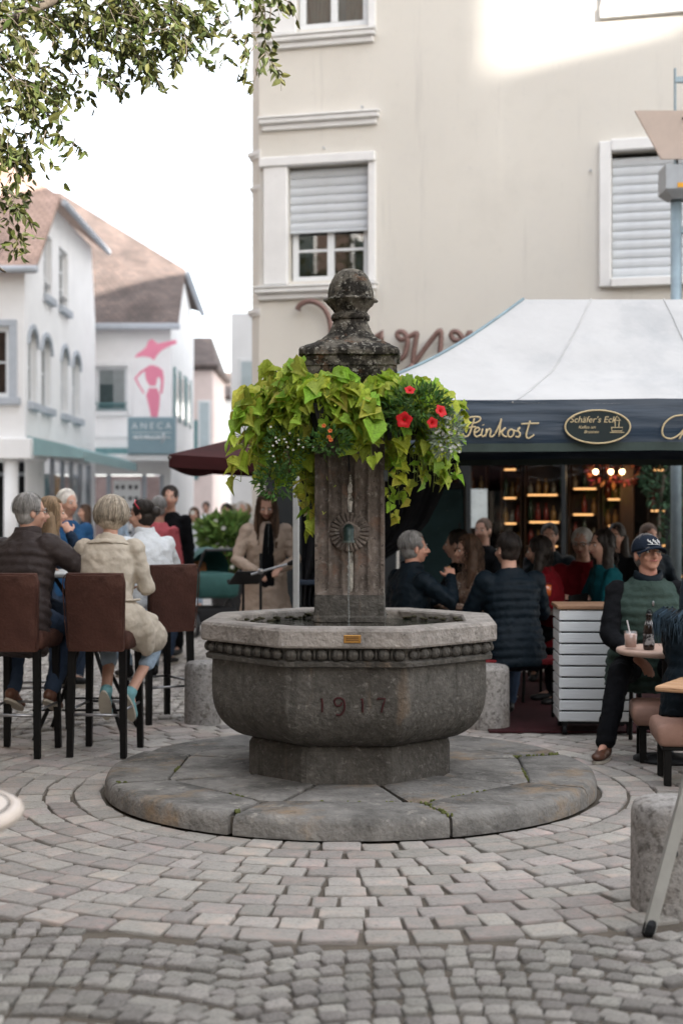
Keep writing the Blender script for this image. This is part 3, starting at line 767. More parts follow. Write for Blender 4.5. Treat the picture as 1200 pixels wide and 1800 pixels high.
for Q, r0 in limbs:                          # leafy shoots along every limb, in the frame or not
    for q in Q[3:]:
        w = q + T0; px = 600 + w.x/w.y*2500; py = 900 - (w.z-1.5)/w.y*2500
        if px > 300 and 0 < py < 400: continue
        for _ in range(2 if px > -60 else 9): twig(q + Vector((rt.gauss(0,.18), rt.gauss(0,.25), rt.gauss(.05,.18))), (rt.uniform(-1,1), rt.uniform(-1,1), rt.uniform(-.3,.6)), .38, 13)
for _ in range(420):                         # the crown above and left of the frame
    v = Vector((rt.gauss(0,1), rt.gauss(0,1), rt.gauss(0,1))).normalized()*rt.uniform(.5,1)
    q = Vector((-.5+v.x*1.9, v.y*2.2, 5.9+v.z*1.3)); w = q + T0
    px = 600 + w.x/w.y*2500; py = 900 - (w.z-1.5)/w.y*2500
    if px > -40 and py > -60: continue
    twig(q, (rt.uniform(-1,1), rt.uniform(-1,1), rt.uniform(-.3,.6)), .42, 12)
trunk = b.obj('trunk', M_bark, tree, smooth=True); tag(lf.obj('crown', M_tleaf, tree), kind='stuff')

# --- big trees left of and behind the viewpoint: they close the light off on that side and mirror in the windows
def big_tree(label, x, y, h, rad, seed):
    r = random.Random(seed); t = thing('plane_tree', label, 'tree', (x,y,0), 0, 'trees behind the viewpoint'); b = MB()
    b.tube(bez([(0,0,-.05),(.1,.05,h*.2),(-.05,0,h*.4),(.05,.1,h*.75)],5), [lerp(.26,.08,i/15) for i in range(16)], 12)
    for k in range(7): a = k*.9; b.tube(bez([(0,0,h*(.3+.04*k)),(rad*.4*math.cos(a),rad*.4*math.sin(a),h*(.45+.04*k)),(rad*.75*math.cos(a),rad*.75*math.sin(a),h*(.5+.05*k))],4), [lerp(.09,.02,i/8) for i in range(9)], 7)
    b.obj('trunk', M_bark, t, smooth=True); b = MB()
    for k in range(230):
        v = Vector((r.gauss(0,1), r.gauss(0,1), r.gauss(0,1))).normalized()*r.uniform(.4,1); c = Vector((v.x*rad, v.y*rad, h*.66+v.z*h*.33)); small_leaves(b, c, (.42,.42,.32), 34, .20, .06, seed*1000+k)
    tag(b.obj('crown', M_tleaf, t), kind='stuff')
big_tree('broad tree left of the viewpoint outside the frame', -4.6, 2.2, 9.0, 2.7, 61); big_tree('broad tree behind the viewpoint to the left', -5.2, -5.0, 10.0, 3.2, 62); big_tree('broad tree far left of the fountain outside the frame', -6.0, 12.5, 9.0, 1.9, 63)
# ================================================================ BUILDINGS
M_cream = mat('cream_render', (.69,.662,.605), .92, .06, 1.2, .5, 140, patch=[((.59,.57,.53), .6, .48, .8), ((.52,.50,.47), 2.5, .58, .80, (1.6,1.6,.10)), ((.60,.58,.54), 9, .6, .8)])
M_trim = mat('white_trim_paint', (.76,.76,.755), .7, .05, 3, .1, 90, patch=[((.42,.43,.41), 9, .64, .8, (1,1,6))])
M_shut = mat('roller_shutter', (.60,.63,.66), .55, .05, 5)
M_wframe = mat('window_frame_white', (.72,.74,.75), .5, .04, 6)
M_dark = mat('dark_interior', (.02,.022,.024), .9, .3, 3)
M_curtain = mat('net_curtain', (.55,.60,.60), .9, .15, 14, stretch=(6,1,.4), transl=.3)
M_pane = pane_mat('window_pane', (.85,.95,.92), .16, .75)
M_shopglass = pane_mat('shop_glass', (.9,.97,.97), .03, .9)
M_white = mat('white_render', (.83,.825,.82), .9, .05, 1.5, .2, 120)
M_sill = mat('grey_sill', (.42,.45,.49), .8, .08, 5)
M_teal = mat('teal_paint', (.13,.25,.26), .6, .15, 6)
M_pink = mat('pink_render', (.72,.60,.56), .9, .06, 2)
M_letter = mat('bronze_letter', (.20,.125,.11), .45, .25, 15, metal=.35)
M_blackm = mat('black_metal', (.014,.015,.017), .45, .2, 12, metal=.3)
M_darkframe = mat('dark_shop_frame', (.018,.021,.023), .5, .2, 8)

def wall_holes(b, x0, x1, z0, z1, holes, th=.25):
    """facade sheet in local x/z, outside at y=0 facing -y, with reveals th deep round each hole"""
    xs = sorted(set([x0,x1]+[h[0] for h in holes]+[h[1] for h in holes])); zs = sorted(set([z0,z1]+[h[2] for h in holes]+[h[3] for h in holes]))
    xs = [x for x in xs if x0 <= x <= x1]; zs = [z for z in zs if z0 <= z <= z1]
    for i in range(len(xs)-1):
        for j in range(len(zs)-1):
            cx, cz = (xs[i]+xs[i+1])/2, (zs[j]+zs[j+1])/2
            if any(h[0] < cx < h[1] and h[2] < cz < h[3] for h in holes): continue
            b.add([(xs[i],0,zs[j]),(xs[i+1],0,zs[j]),(xs[i+1],0,zs[j+1]),(xs[i],0,zs[j+1])], [(0,1,2,3)])
    for a, c, d, e in holes:
        b.add([(a,0,d),(c,0,d),(c,th,d),(a,th,d)],[(0,1,2,3)]); b.add([(a,0,e),(c,0,e),(c,th,e),(a,th,e)],[(3,2,1,0)])
        b.add([(a,0,d),(a,th,d),(a,th,e),(a,0,e)],[(0,1,2,3)]); b.add([(c,0,d),(c,th,d),(c,th,e),(c,0,e)],[(3,2,1,0)])
def plain_obj(b, name, m, parent):
    me = bpy.data.meshes.new(name); me.from_pydata(b.v, [], b.f); me.materials.append(m); me.update()
    return inst(name, me, parent)
def wframe(parent, x0, x1, z0, z1, y, w=.07, cols=2, rows=2, m=None, depth=.06, glass=None, curtain=True):
    """casement: outer frame, mullions, panes; returns the window part"""
    m = m or M_wframe; b = MB()
    b.rbox(x0,x1,y,y+depth,z0,z0+w,.006); b.rbox(x0,x1,y,y+depth,z1-w,z1,.006)
    b.rbox(x0,x0+w,y+.001,y+depth-.001,z0+w,z1-w,.006); b.rbox(x1-w,x1,y+.001,y+depth-.001,z0+w,z1-w,.006)
    cw = (x1-x0-2*w)/cols; rh = (z1-z0-2*w)/rows
    for i in range(1, cols): b.rbox(x0+w+i*cw-.045, x0+w+i*cw+.045, y-.006, y+depth+.006, z0+w, z1-w, .006)
    for j in range(1, rows): b.rbox(x0+w, x1-w, y+.008, y+depth-.008, z0+w+j*rh-.017, z0+w+j*rh+.017, .004)
    f = b.obj('window', m, parent)
    for i in range(cols):
        for j in range(rows):
            g_ = MB(); g_.add([(x0+w+i*cw,y+depth*.5,z0+w+j*rh),(x0+w+(i+1)*cw,y+depth*.5,z0+w+j*rh),(x0+w+(i+1)*cw,y+depth*.5,z0+w+(j+1)*rh),(x0+w+i*cw,y+depth*.5,z0+w+(j+1)*rh)],[(0,1,2,3)])
            g_.obj('pane', glass or M_pane, f)
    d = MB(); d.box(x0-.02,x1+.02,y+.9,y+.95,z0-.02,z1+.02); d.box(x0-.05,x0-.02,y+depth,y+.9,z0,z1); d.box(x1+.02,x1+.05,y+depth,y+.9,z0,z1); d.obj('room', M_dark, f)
    if curtain:
        d = MB(); n = 40; wid = (x1-x0)*.34
        for xa in (x0+.03, x1-.03-wid):
            d.loft([[(xa+wid*i/n, y+.16+.02*math.sin(i*1.1)+.008*math.sin(i*2.9), z) for i in range(n+1)] for z in (z0+.02, z1-.02)], False, closed=False)
        d.obj('curtain', M_curtain, f, smooth=True)
    return f

# ---------------------------------------------------------------- cream building
CA = R(-14.0); CO = Vector((-1.056,18.2,0)); CU = Vector((math.cos(CA), math.sin(CA), 0)); CN = Vector((math.sin(CA), -math.cos(CA), 0))
def fac(px, py):
    D = Vector(((px-600)/2500, 1, -(py-900)/2500)); C = Vector((0,0,CAM_H))
    t = (CO-C).dot(CN)/D.dot(CN); P = C + D*t
    return (P-CO).dot(CU), P.z
cream = thing('cream_building', 'tall cream rendered building with white window surrounds and roller shutters', 'building', CO, CA)
def fx(px, py=500): return fac(px, py)[0]
def fz(px, py): return fac(px, py)[1]
w1 = (fx(507,400), fx(648,400), fz(578,492), fz(578,289))
w2 = (fx(1074,370), fx(1250,370), fz(1150,487), fz(1150,262))
w3 = (fx(522,20), fx(648,20), fz(580,48), fz(580,48)+1.75)
w4 = (fx(1068,0), fx(1250,0), fz(1130,4), fz(1130,4)+1.75)
shop = (fx(700,880), 9.2, .30, 2.62)
FW = 13.2
b = MB(); wall_holes(b, 0, FW, 0, 13.0, [w1,w2,w3,w4,shop], .22)
b.add([(0,0,0),(0,20,0),(0,20,13),(0,0,13)],[(3,2,1,0)]); b.add([(FW,0,0),(FW,20,0),(FW,20,13),(FW,0,13)],[(0,1,2,3)]); b.add([(0,20,0),(FW,20,0),(FW,20,13),(0,20,13)],[(3,2,1,0)])
b.add([(0,0,13),(FW,0,13),(FW,20,13),(0,20,13)],[(0,1,2,3)])
plain_obj(b, 'wall', M_cream, cream)
b = MB(); b.loft([[(-.5,-.5,12.95),(FW+.5,-.5,12.95),(FW+.5,20.5,12.95),(-.5,20.5,12.95)],[(-.5,-.5,13.15),(FW+.5,-.5,13.15),(FW+.5,20.5,13.15),(-.5,20.5,13.15)],[(3,9.5,14.0),(FW-3,9.5,14.0),(FW-3,10.5,14.0),(3,10.5,14.0)]]); b.obj('roof', mat('roof_tile_plain', (.25,.13,.09), .9, .2, 4), cream)
# splayed corner strip with small mouldings
b = MB(); b.loft([[(-.002,.0,z),(-.15,.18,z),(-.15,.5,z),(-.002,.5,z)] for z in (0,12.9)]); b.obj('corner_pilaster', M_cream, cream)
for py, hh, ov in ((270,.10,.05),(328,.06,.03),(548,.09,.05)):
    z = fz(450,py); o_ = ov; b = MB(); b.loft([[(.02,-o_*.6,z+dz),(-.15-k*o_,.18-k*o_,z+dz),(-.15-k*o_,.5,z+dz),(.02,.5,z+dz)] for dz, k in ((-hh/2,.4),(-hh*.1,.6),(.0,1),(hh/2,1))]); b.obj('corner_moulding', M_trim, cream)
def moulding(px0, py0, px1, h, out, label_name='cornice'):
    x0, x1 = fx(px0,py0), fx(px1,py0); z = fz((px0+px1)/2,py0); b = MB()
    b.rbox(x0+.03,x1-.03,-out*.5,.02,z-h,z-h*.45,.008); b.rbox(x0,x1,-out,.02,z-h*.45,z,.01); b.rbox(x0-.01,x1+.01,-out-.02,.02,z+.001,z+.025,.004)
    return b.obj(label_name, M_trim, cream)
moulding(458,205,667,.14,.10)
moulding(456,62,661,.14,.10,'window_sill'); moulding(451,505,663,.14,.13,'window_sill')
# lintel hood and surrounds of the lower window
xL, xR = fx(465,400), fx(661,400); b = MB()
b.rbox(xL-.05,xR,-.10,.02,w1[3],w1[3]+.12,.01); b.obj('lintel', M_trim, cream)
b = MB(); b.rbox(xL,w1[0],-.075,.02,w1[2]-.04,w1[3]-.001,.012); b.obj('side_panel', M_trim, cream)
b = MB(); b.rbox(w1[1],xR,-.06,.02,w1[2]-.04,w1[3]-.001,.01); b.obj('window_jamb', M_trim, cream)
b = MB(); b.rbox(fx(465,30),w3[0],-.06,.02,w3[2]-.04,w3[3],.012); b.obj('side_panel', M_trim, cream)
b = MB(); b.rbox(w3[1],fx(661,20),-.06,.02,w3[2]-.04,w3[3],.01); b.obj('window_jamb', M_trim, cream)
x0 = fx(1053,370); b = MB(); b.rbox(x0,w2[0],-.06,.02,w2[2]-.10,w2[3]+.12,.01); b.obj('window_jamb', M_trim, cream)
b = MB(); b.rbox(w2[0]+.001,w2[1]+.15,-.07,.02,w2[3],w2[3]+.14,.01); b.obj('lintel', M_trim, cream)
b = MB(); b.rbox(w2[0]+.001,w2[1]+.15,-.10,.02,w2[2]-.11,w2[2]-.002,.01); b.obj('window_sill', M_trim, cream)
b = MB(); b.rbox(fx(1054,0),w4[1]+.15,-.06,.02,w4[2]-.16,w4[2]-.002,.01); b.obj('window_sill', M_trim, cream)
b = MB(); b.rbox(fx(1056,0),w4[0],-.05,.02,w4[2],w4[3],.01); b.obj('window_jamb', M_trim, cream)
def shutter(x0, x1, z0, z1, pitch, y=.06):
    n = max(1, int((z1-z0)/pitch)); me_b = MB(); h = (z1-z0)/n
    me_b.loft([[(x0+.005,y+.012,-h/2+.002),(x1-.005,y+.012,-h/2+.002)],[(x0+.005,y,-h*.25),(x1-.005,y,-h*.25)],[(x0+.005,y-.004,h*.1),(x1-.005,y-.004,h*.1)],[(x0+.005,y+.004,h*.42),(x1-.005,y+.004,h*.42)],[(x0+.005,y+.02,h/2),(x1-.005,y+.02,h/2)],[(x0+.005,y+.02,-h/2+.002),(x1-.005,y+.02,-h/2+.002)]], False, closed=False)
    me = me_b.mesh('shutter_slat', M_shut)
    for i in range(n): inst('shutter_slat', me, cream, (0,0,z0+(i+.5)*h))
    bb = MB(); bb.rbox(x0+.004,x1-.004,y-.012,y+.02,z0-.03,z0,.004); bb.obj('shutter_end_bar', M_shut, cream)
zs1 = fz(578,402)
shutter(w1[0],w1[1],zs1,w1[3]-.03,.098); wframe(cream, w1[0]+.02,w1[1]-.02,w1[2],w1[3],.12,.075,2,4,curtain=False)
shutter(w2[0],w2[1],w2[2]+.03,w2[3]-.06,.105,.07)
wframe(cream, w3[0]+.01,w3[1]-.01,w3[2]+.01,w3[3],.08,.085,2,2); b = MB(); b.box(w3[0]+.05,w3[1]-.05,.30,.31,w3[2],w3[3]); b.obj('blind_or_reflection', mat('pale_sky_reflection', (.42,.52,.57), .8, .15, 3), cream); wframe(cream, w4[0]+.01,w4[1]-.01,w4[2]+.01,w4[3],.08,.085,2,2)  # pale blue panel behind the panes paints in the sky reflection
b = MB()
for px, py in ((570,260),(637,188),(1038,300)):
    x, z = fac(px,py); b.tube([(x,.01,z),(x,-.05,z)], .012, 6)
b.obj('wall_hook', M_sill, cream)
# script lettering standing off the wall
lets = [[(527,547),(533,538),(546,532),(560,534),(573,543),(581,556),(585,570),(586,590),(583,603)],
        [(660,598),(668,592),(675,585),(674,597),(671,604)],
        [(716,597),(708,599),(702,592),(704,586),(712,586),(718,593),(720,606),(717,620),(712,630),(704,634),(698,626)],
        [(716,597),(726,592),(736,588),(734,600),(731,622),(730,640),(738,632),(752,612),(766,594),(777,583),(778,600),(777,617),(776,632)],
        [(731,640),(724,648),(712,658),(702,664)],
        [(812,600),(802,600),(796,592),(799,586),(807,586),(814,594),(818,601),(824,594),(829,584),(826,598),(834,602)]]
for i, L_ in enumerate(lets):
    b = MB(); pts = []
    for px, py in L_:
        x, z = fac(px, py); pts.append((x, -.14, z))
    if len(pts) > 6 or i == 0: pts = bez(pts, 4)
    b.tube(pts, .034, 8); 
    for k in (1, len(pts)-2): b.tube([pts[k], (pts[k][0], 0.0, pts[k][2])], .010, 5)
    b.obj('letter_stroke', M_letter, cream, smooth=True)
# --- shop front in the ground floor
sx0, sx1, sz0, sz1 = shop
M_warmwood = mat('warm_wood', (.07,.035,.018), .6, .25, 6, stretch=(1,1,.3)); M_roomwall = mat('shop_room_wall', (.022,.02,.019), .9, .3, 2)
DEP = 2.6
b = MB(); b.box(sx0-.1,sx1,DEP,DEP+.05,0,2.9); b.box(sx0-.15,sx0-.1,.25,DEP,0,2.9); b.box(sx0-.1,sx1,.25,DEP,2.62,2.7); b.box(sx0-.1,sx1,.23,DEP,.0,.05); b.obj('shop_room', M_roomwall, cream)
b = MB(); fd = .10
for xa, ww in ((sx0,.10),(fx(806,880),.14),(fx(985,880),.06),(fx(1168,880),.07),(sx1-.1,.1)): b.rbox(xa,xa+ww,.04,.04+fd,sz0,sz1,.008)
b.rbox(sx0,sx1,.045,.04+fd-.005,sz0,sz0+.10,.008); b.rbox(sx0,sx1,.045,.04+fd-.005,sz1-.12,sz1,.008)
sf = b.obj('shop_window', M_darkframe, cream)
for xa, xb in ((sx0+.1,fx(806,880)),(fx(806,880)+.14,fx(985,880)),(fx(985,880)+.06,fx(1168,880)),(fx(1168,880)+.07,sx1-.1)):
    g_ = MB(); g_.add([(xa,.09,sz0+.1),(xb,.09,sz0+.1),(xb,.09,sz1-.12),(xa,.09,sz1-.12)],[(0,1,2,3)]); g_.obj('pane', M_shopglass, sf)
b = MB(); x, z = fac(836,885); b.box(x-.09,x+.13,.075,.08,z-.30,z+.18); b.obj('paper_notice', mat('notice_paper', (.55,.60,.60), .9, .1, 8, patch=[((.25,.27,.27), 30, .62, .68, (.3,1,3))]), sf)
b = MB(); b.rbox(sx0-.05,sx1+.05,-.25,.02,sz1+.01,sz1+.5,.01); b.obj('fascia', M_darkframe, cream)
b = MB(); b.rbox(0.1,sx0-.02,-.05,.02,0,2.9,.01); b.obj('dark_base', M_darkframe, cream)

def shop_shelf(label, x0, x1, zs, seed, dy=1.5):
    t = thing('shop_shelf', label, 'shelf', CO + CU*x0 - CN*dy + Vector((0,0,.05)), CA, 'lit shelves behind the shop window')
    b = MB(); b.rbox(-.02,0,0,.3,0,2.3,.003); b.rbox(x1-x0,x1-x0+.02,0,.3,0,2.3,.003); b.rbox(-.02,x1-x0+.02,.3,.32,0,2.3,.003); b.obj('side_board', M_warmwood, t)
    for z in zs:
        b = MB(); b.rbox(0,x1-x0,0,.3,z,z+.03,.003); bd = b.obj('shelf_board', M_warmwood, t)
        r = random.Random(seed*7+int(z*100)); s0 = r.uniform(0,.15)*(x1-x0); s1 = (x1-x0)*(1-r.uniform(0,.2))
        b = MB(); b.box(s0+.02,s1-.02,-.012,-.001,z+.004,z+.026); b.obj('light_strip', glow('shelf_strip', (1.0,.48,.18), .5), bd)
    return t
BOT = []
for i, (c, h) in enumerate((((.22,.07,.02),.26),((.03,.05,.02),.30),((.35,.18,.05),.2),((.30,.25,.18),.16),((.25,.03,.02),.24))):
    b = MB(); w = .035; b.lathe([(w*.9,0),(w,.01),(w,h*.58),(w*.8,h*.66),(w*.36,h*.78),(w*.36,h*.94),(w*.44,h*.95),(w*.44,h)], 10)
    BOT.append(b.mesh('bottle', mat('bottle_glass_%d' % i, c, .2, .2, 10, spec=.6), True))
shelf_rows = [(fx(826,880),fx(862,880),(.55,.95,1.28,1.62,2.0),1),(fx(868,880),fx(940,880),(.55,.98,1.30,1.66),2),(fx(946,880),fx(1000,880),(.55,1.05,1.40,1.74),3),(fx(1006,880),fx(1050,880),(.5,.9,1.25,1.6),4),(fx(1085,880),fx(1160,880),(.6,1.0,1.45,1.98),5),(fx(745,880),fx(800,880),(.5,.9,1.3,1.7),6)]
names = ['leftmost lit shelf by the paper notice in the shop window','lit bottle shelf left of centre in the shop','lit shelf in the middle of the shop window','lit shelf left of the wooden post in the shop','lit shelf at the right end of the shop','narrow lit shelf left of the dark window post']
for (x0,x1,zs,sd), nm in zip(shelf_rows, names):
    x0, x1 = x0*1.07, x1*1.07-.03
    t = shop_shelf(nm, x0, x1, zs, sd); r = random.Random(sd)
    for z in zs:
        n = max(3, int((x1-x0)/.10))
        for k in range(n):
            if r.random() < .2: continue
            o = inst('bottle', BOT[r.randrange(5)], None, t.location + CU*((k+.5)/n*(x1-x0)) - CN*r.uniform(.08,.18) + Vector((0,0,z+.031)), (0,0,r.uniform(0,6)))
            tag(o, 'small bottle on the ' + nm.replace(' in the shop','').replace(' window','').replace('lit ','lit ')[:70], 'bottle', 'bottles on the ' + nm)
post = thing('wooden_post', 'warm lit wooden post inside the shop behind the seated guests', 'post', CO + CU*fx(1062,880)*1.05 - CN*1.15, CA)
b = MB(); b.rbox(-.09,.09,-.09,.09,.05,2.6,.01); b.obj('shaft', M_warmwood, post)
for px, nm in ((1021,'left'),(1048,'middle'),(1068,'right')):
    x = fx(px,828)*1.03; z = fz(px,829) + .02
    t = thing('pendant_lamp', '%s of three glowing pendant bulbs high in the shop' % nm, 'lamp', CO + CU*x - CN*.75 + Vector((0,0,z)), 0, 'pendant bulbs in the shop')
    b = MB(); b.ball((0,0,0), .035, 12, 8); b.obj('bulb', glow('bulb_glow', (1.0,.66,.36), 2.5), t, smooth=True)
    b = MB(); b.tube([(0,0,.03),(0,0,.075)], .018, 8); b.tube([(0,0,.07),(0,0,2.6-z)], .004, 5); b.obj('cord', M_blackm, t)
    pl_ = bpy.data.lights.new('pendant_light', 'POINT'); pl_.energy = .8; pl_.color = (1,.62,.32); pl_.shadow_soft_size = .05
    po = bpy.data.objects.new('pendant_light', pl_); COL.objects.link(po); po.parent = t; po.location = (0,0,-.06)
r = random.Random(3)
gar = thing('hanging_garland', 'red and orange garland hanging under the shop ceiling', 'garland', CO + CU*fx(1048,835)*1.04 - CN*1.0 + Vector((0,0,1.98)), CA)
b = MB(); small_leaves(b, (0,0,.02), (.42,.14,.16), 150, .10, .022, 31); b.obj('dried_leaves', mat('garland_leaf', (.16,.03,.018), .7, .4, 8, island=True, rnd=.4, hue=.04), gar)
shp = thing('indoor_climber', 'dark leafy climber at the right end of the shop window', 'plant', CO + CU*fx(1165,880) + CN*.3)
b = MB(); small_leaves(b, (0,0,1.9), (.25,.14,.35), 420, .09, .022, 33); small_leaves(b, (.1,0,1.3), (.12,.1,.6), 200, .09, .022, 34); b.obj('foliage', mat('climber_leaf', (.03,.07,.035), .6, .3, 9, island=True, rnd=.3), shp)
b = MB(); b.tube(bez([(0,0,0),(.05,0,.7),(-.04,0,1.3),(.03,0,2.0)],5), .016, 7); b.obj('stem', M_bark, shp)

# ---------------------------------------------------------------- lamp with reflector, right edge
lampP = at(1188,900,14.6); LX = lampP.x
lamp = thing('reflector_lamp', 'grey street lamp with trapezoid reflector and floodlight box', 'street lamp', (LX,14.6,0))
M_galv = mat('galvanised_steel', (.26,.33,.37), .5, .12, 8, metal=.4)
zz = lambda py: CAM_H - (py-900)/2500*14.6
b = MB(); b.tube([(0,0,0),(0,0,zz(345))], .058, 12); b.obj('pole', M_galv, lamp, smooth=True)
b = MB(); b.tube([(.19,0,0),(.19,0,zz(345))], .058, 12); b.obj('pole', M_galv, lamp, smooth=True)
b = MB(); b.tube([(-.004,.03,zz(290)),(-.004,.03,zz(118))], .014, 8); b.tube([(.20,.03,zz(290)),(.20,.03,zz(118))], .014, 8); b.obj('mast', M_galv, lamp)
for py in (138,405,540): b = MB(); b.rbox(-.01,.2,-.02+(.03 if py < 200 else 0),.03+(.03 if py < 200 else 0),zz(py)-.03,zz(py)+.03,.004); b.obj('cross_bar', M_galv, lamp)
b = MB(); c = .095; ztop, zbot = zz(208), zz(283)
b.loft([[(c-.58,-.30,ztop),(c+.58,-.30,ztop),(c+.58,-.27,ztop),(c-.58,-.27,ztop)],[(c-.27,-.10,zbot),(c+.27,-.10,zbot),(c+.27,-.07,zbot),(c-.27,-.07,zbot)]]); b.obj('reflector', mat('reflector_panel', (.74,.62,.55), .7, .05, 6), lamp)
b = MB(); b.ball((-.0,-.30,zz(222)), .014, 8, 5); b.obj('bolt', M_blackm, lamp)
b = MB(); b.loft([[(c-.24,-.17,zz(295)),(c+.24,-.17,zz(295)),(c+.24,.17,zz(295)),(c-.24,.17,zz(295))],[(c-.24,-.19,zz(338)),(c+.24,-.19,zz(338)),(c+.24,.19,zz(338)),(c-.24,.19,zz(338))],[(c-.16,-.10,zz(352)),(c+.16,-.10,zz(352)),(c+.16,.10,zz(352)),(c-.16,.10,zz(352))]]); b.obj('floodlight_box', mat('floodlight_grey', (.33,.35,.37), .5, .08, 8), lamp)
b = MB(); b.box(-.03,.16,-.196,-.191,zz(336),zz(328)); b.obj('warning_label', mat('orange_label', (.75,.36,.03), .6, .1, 40), lamp)
b = MB(); b.tube([(-.01,-.08,zz(283)),(-.01,-.10,zz(295))], .012, 6); b.rbox(-.02,.2,-.12,-.04,zz(272),zz(264),.006); b.obj('bracket', M_blackm, lamp)

# ---------------------------------------------------------------- unseen houses added to shade the square and shape the sun patch
M_row = mat('ochre_render', (.46,.42,.36), .92, .06, 1.5); M_rowdark = mat('dark_low_bounce', (.10,.065,.05), .92, .2, 3)  # dark wall colour holds back bounce light from left and rear
SKX, SKY = 9.0, 9.0*math.cos(R(SUN_AZ))/math.sin(R(SUN_AZ))          # side walls skewed along the sun azimuth to cut the sun patch
def shade_house(label, foot, h, wins=True, wm=None):
    """foot: four plan corners, first edge is the front on the square"""
    a, c = Vector((*foot[0],0)), Vector((*foot[1],0)); t = thing('occluder', label, 'building', a, 0, 'townhouses round the square beyond the frame'); b = MB()
    hs = h if isinstance(h, tuple) else (h,)*4; b.loft([[Vector((x,y,0))-a for x, y in foot], [Vector((x,y,z))-a for (x, y), z in zip(foot,hs)]]); b.obj('wall', wm or M_row, t)
    e = c-a; L_ = e.length; u = e.normalized(); ctr = sum((Vector((x,y,0)) for x,y in foot), Vector())/4; nn = Vector((u.y,-u.x,0)); nn = nn if nn.dot(ctr-a) < 0 else -nn
    M = Matrix((u,-nn,Vector((0,0,1)))).transposed().to_4x4(); n = max(1, int(L_/3.0))
    for k in range(n if wins else 0):
        for z in (.4, 3.6, 6.6):
            x = (k+.5)*L_/n; b = MB(); b.rbox(x-.65,x+.65,-.05,.02,z,z+1.9,.02); b.xform(M); w_ = b.obj('window', M_trim, t); b = MB(); b.box(x-.5,x+.5,-.06,-.052,z+.12,z+1.75); b.xform(M); b.obj('pane', mat('far_pane', (.05,.07,.07), .1, .2, 3, spec=.6), w_)
RX = 20.0
shade_house('low townhouse right of the square beyond the frame', [(RX,-36),(RX,-8.01),(RX+SKX,-8.01-SKY),(RX+SKX,-36-SKY)], 16)
shade_house('tall townhouse right of the square beyond the frame', [(RX,-8.0),(RX,-4.05),(RX+SKX,-4.05-SKY),(RX+SKX,-8.0-SKY)], 22.5)
shade_house('narrow townhouse right of the square beyond the frame', [(RX,-4.04),(RX,-2.0),(RX+SKX,-2.0-SKY),(RX+SKX,-4.04-SKY)], (18.35,17.35,17.35,18.35))  # slanted top shapes the lower edge of the sun patch
shade_house('corner townhouse right of the square beyond the frame', [(RX,-1.99),(RX,3.5),(RX+SKX,3.5-SKY),(RX+SKX,-1.99-SKY)], 20)
shade_house('long townhouse left of the square beyond the frame', [(-8,-15),(-8,22),(-16,22),(-16,-15)], 15, wm=M_rowdark)  # added to block skylight from the left
shade_house('long townhouse behind the viewpoint', [(-16,-15.1),(4,-15.1),(4,-24),(-16,-24)], 12.5, wm=M_rowdark)
# ================================================================ LEFT STREET: WHITE HOUSES
def tile_mat(name, c1, c2, rows=3.2):
    m = bpy.data.materials.new(name); m.use_nodes = True; N, L = m.node_tree.nodes, m.node_tree.links; b = N['Principled BSDF']; b.inputs['Roughness'].default_value = .9
    tc = N.new('ShaderNodeTexCoord'); br = N.new('ShaderNodeTexBrick'); br.inputs['Scale'].default_value = rows; br.inputs['Color1'].default_value = (*c1,1); br.inputs['Color2'].default_value = (*c2,1)
    br.inputs['Mortar'].default_value = (c1[0]*.45,c1[1]*.45,c1[2]*.45,1); br.inputs['Mortar Size'].default_value = .03; br.inputs['Brick Width'].default_value = .55; br.inputs['Row Height'].default_value = .5
    mp = N.new('ShaderNodeMapping'); mp.inputs['Rotation'].default_value = (R(-38),0,0); L.new(tc.outputs['Object'], mp.inputs[0]); L.new(mp.outputs[0], br.inputs['Vector'])
    nz = N.new('ShaderNodeTexNoise'); nz.inputs['Scale'].default_value = 1.2; nz.inputs['Detail'].default_value = 6; L.new(tc.outputs['Object'], nz.inputs['Vector'])
    rp = N.new('ShaderNodeMapRange'); rp.inputs[1].default_value = .35; rp.inputs[2].default_value = .7; rp.inputs[3].default_value = .7; rp.inputs[4].default_value = 1.25; L.new(nz.outputs['Fac'], rp.inputs[0])
    hs = N.new('ShaderNodeHueSaturation'); L.new(rp.outputs[0], hs.inputs['Value']); L.new(br.outputs['Color'], hs.inputs['Color']); L.new(hs.outputs[0], b.inputs['Base Color'])
    bp = N.new('ShaderNodeBump'); bp.inputs['Strength'].default_value = .6; bp.inputs['Distance'].default_value = .04; L.new(br.outputs['Fac'], bp.inputs['Height']); bp.invert = True; L.new(bp.outputs[0], b.inputs['Normal'])
    return m
M_tileA = tile_mat('orange_roof_tiles', (.34,.23,.18), (.40,.27,.22)); M_tileB = tile_mat('brown_roof_tiles', (.105,.082,.074), (.15,.11,.096))
M_farpane = pane_mat('street_window_pane', (.8,.95,.95), .25, .5)
def place(o_, origin, ang): o_.location = origin; o_.rotation_euler = (0,0,ang); return o_
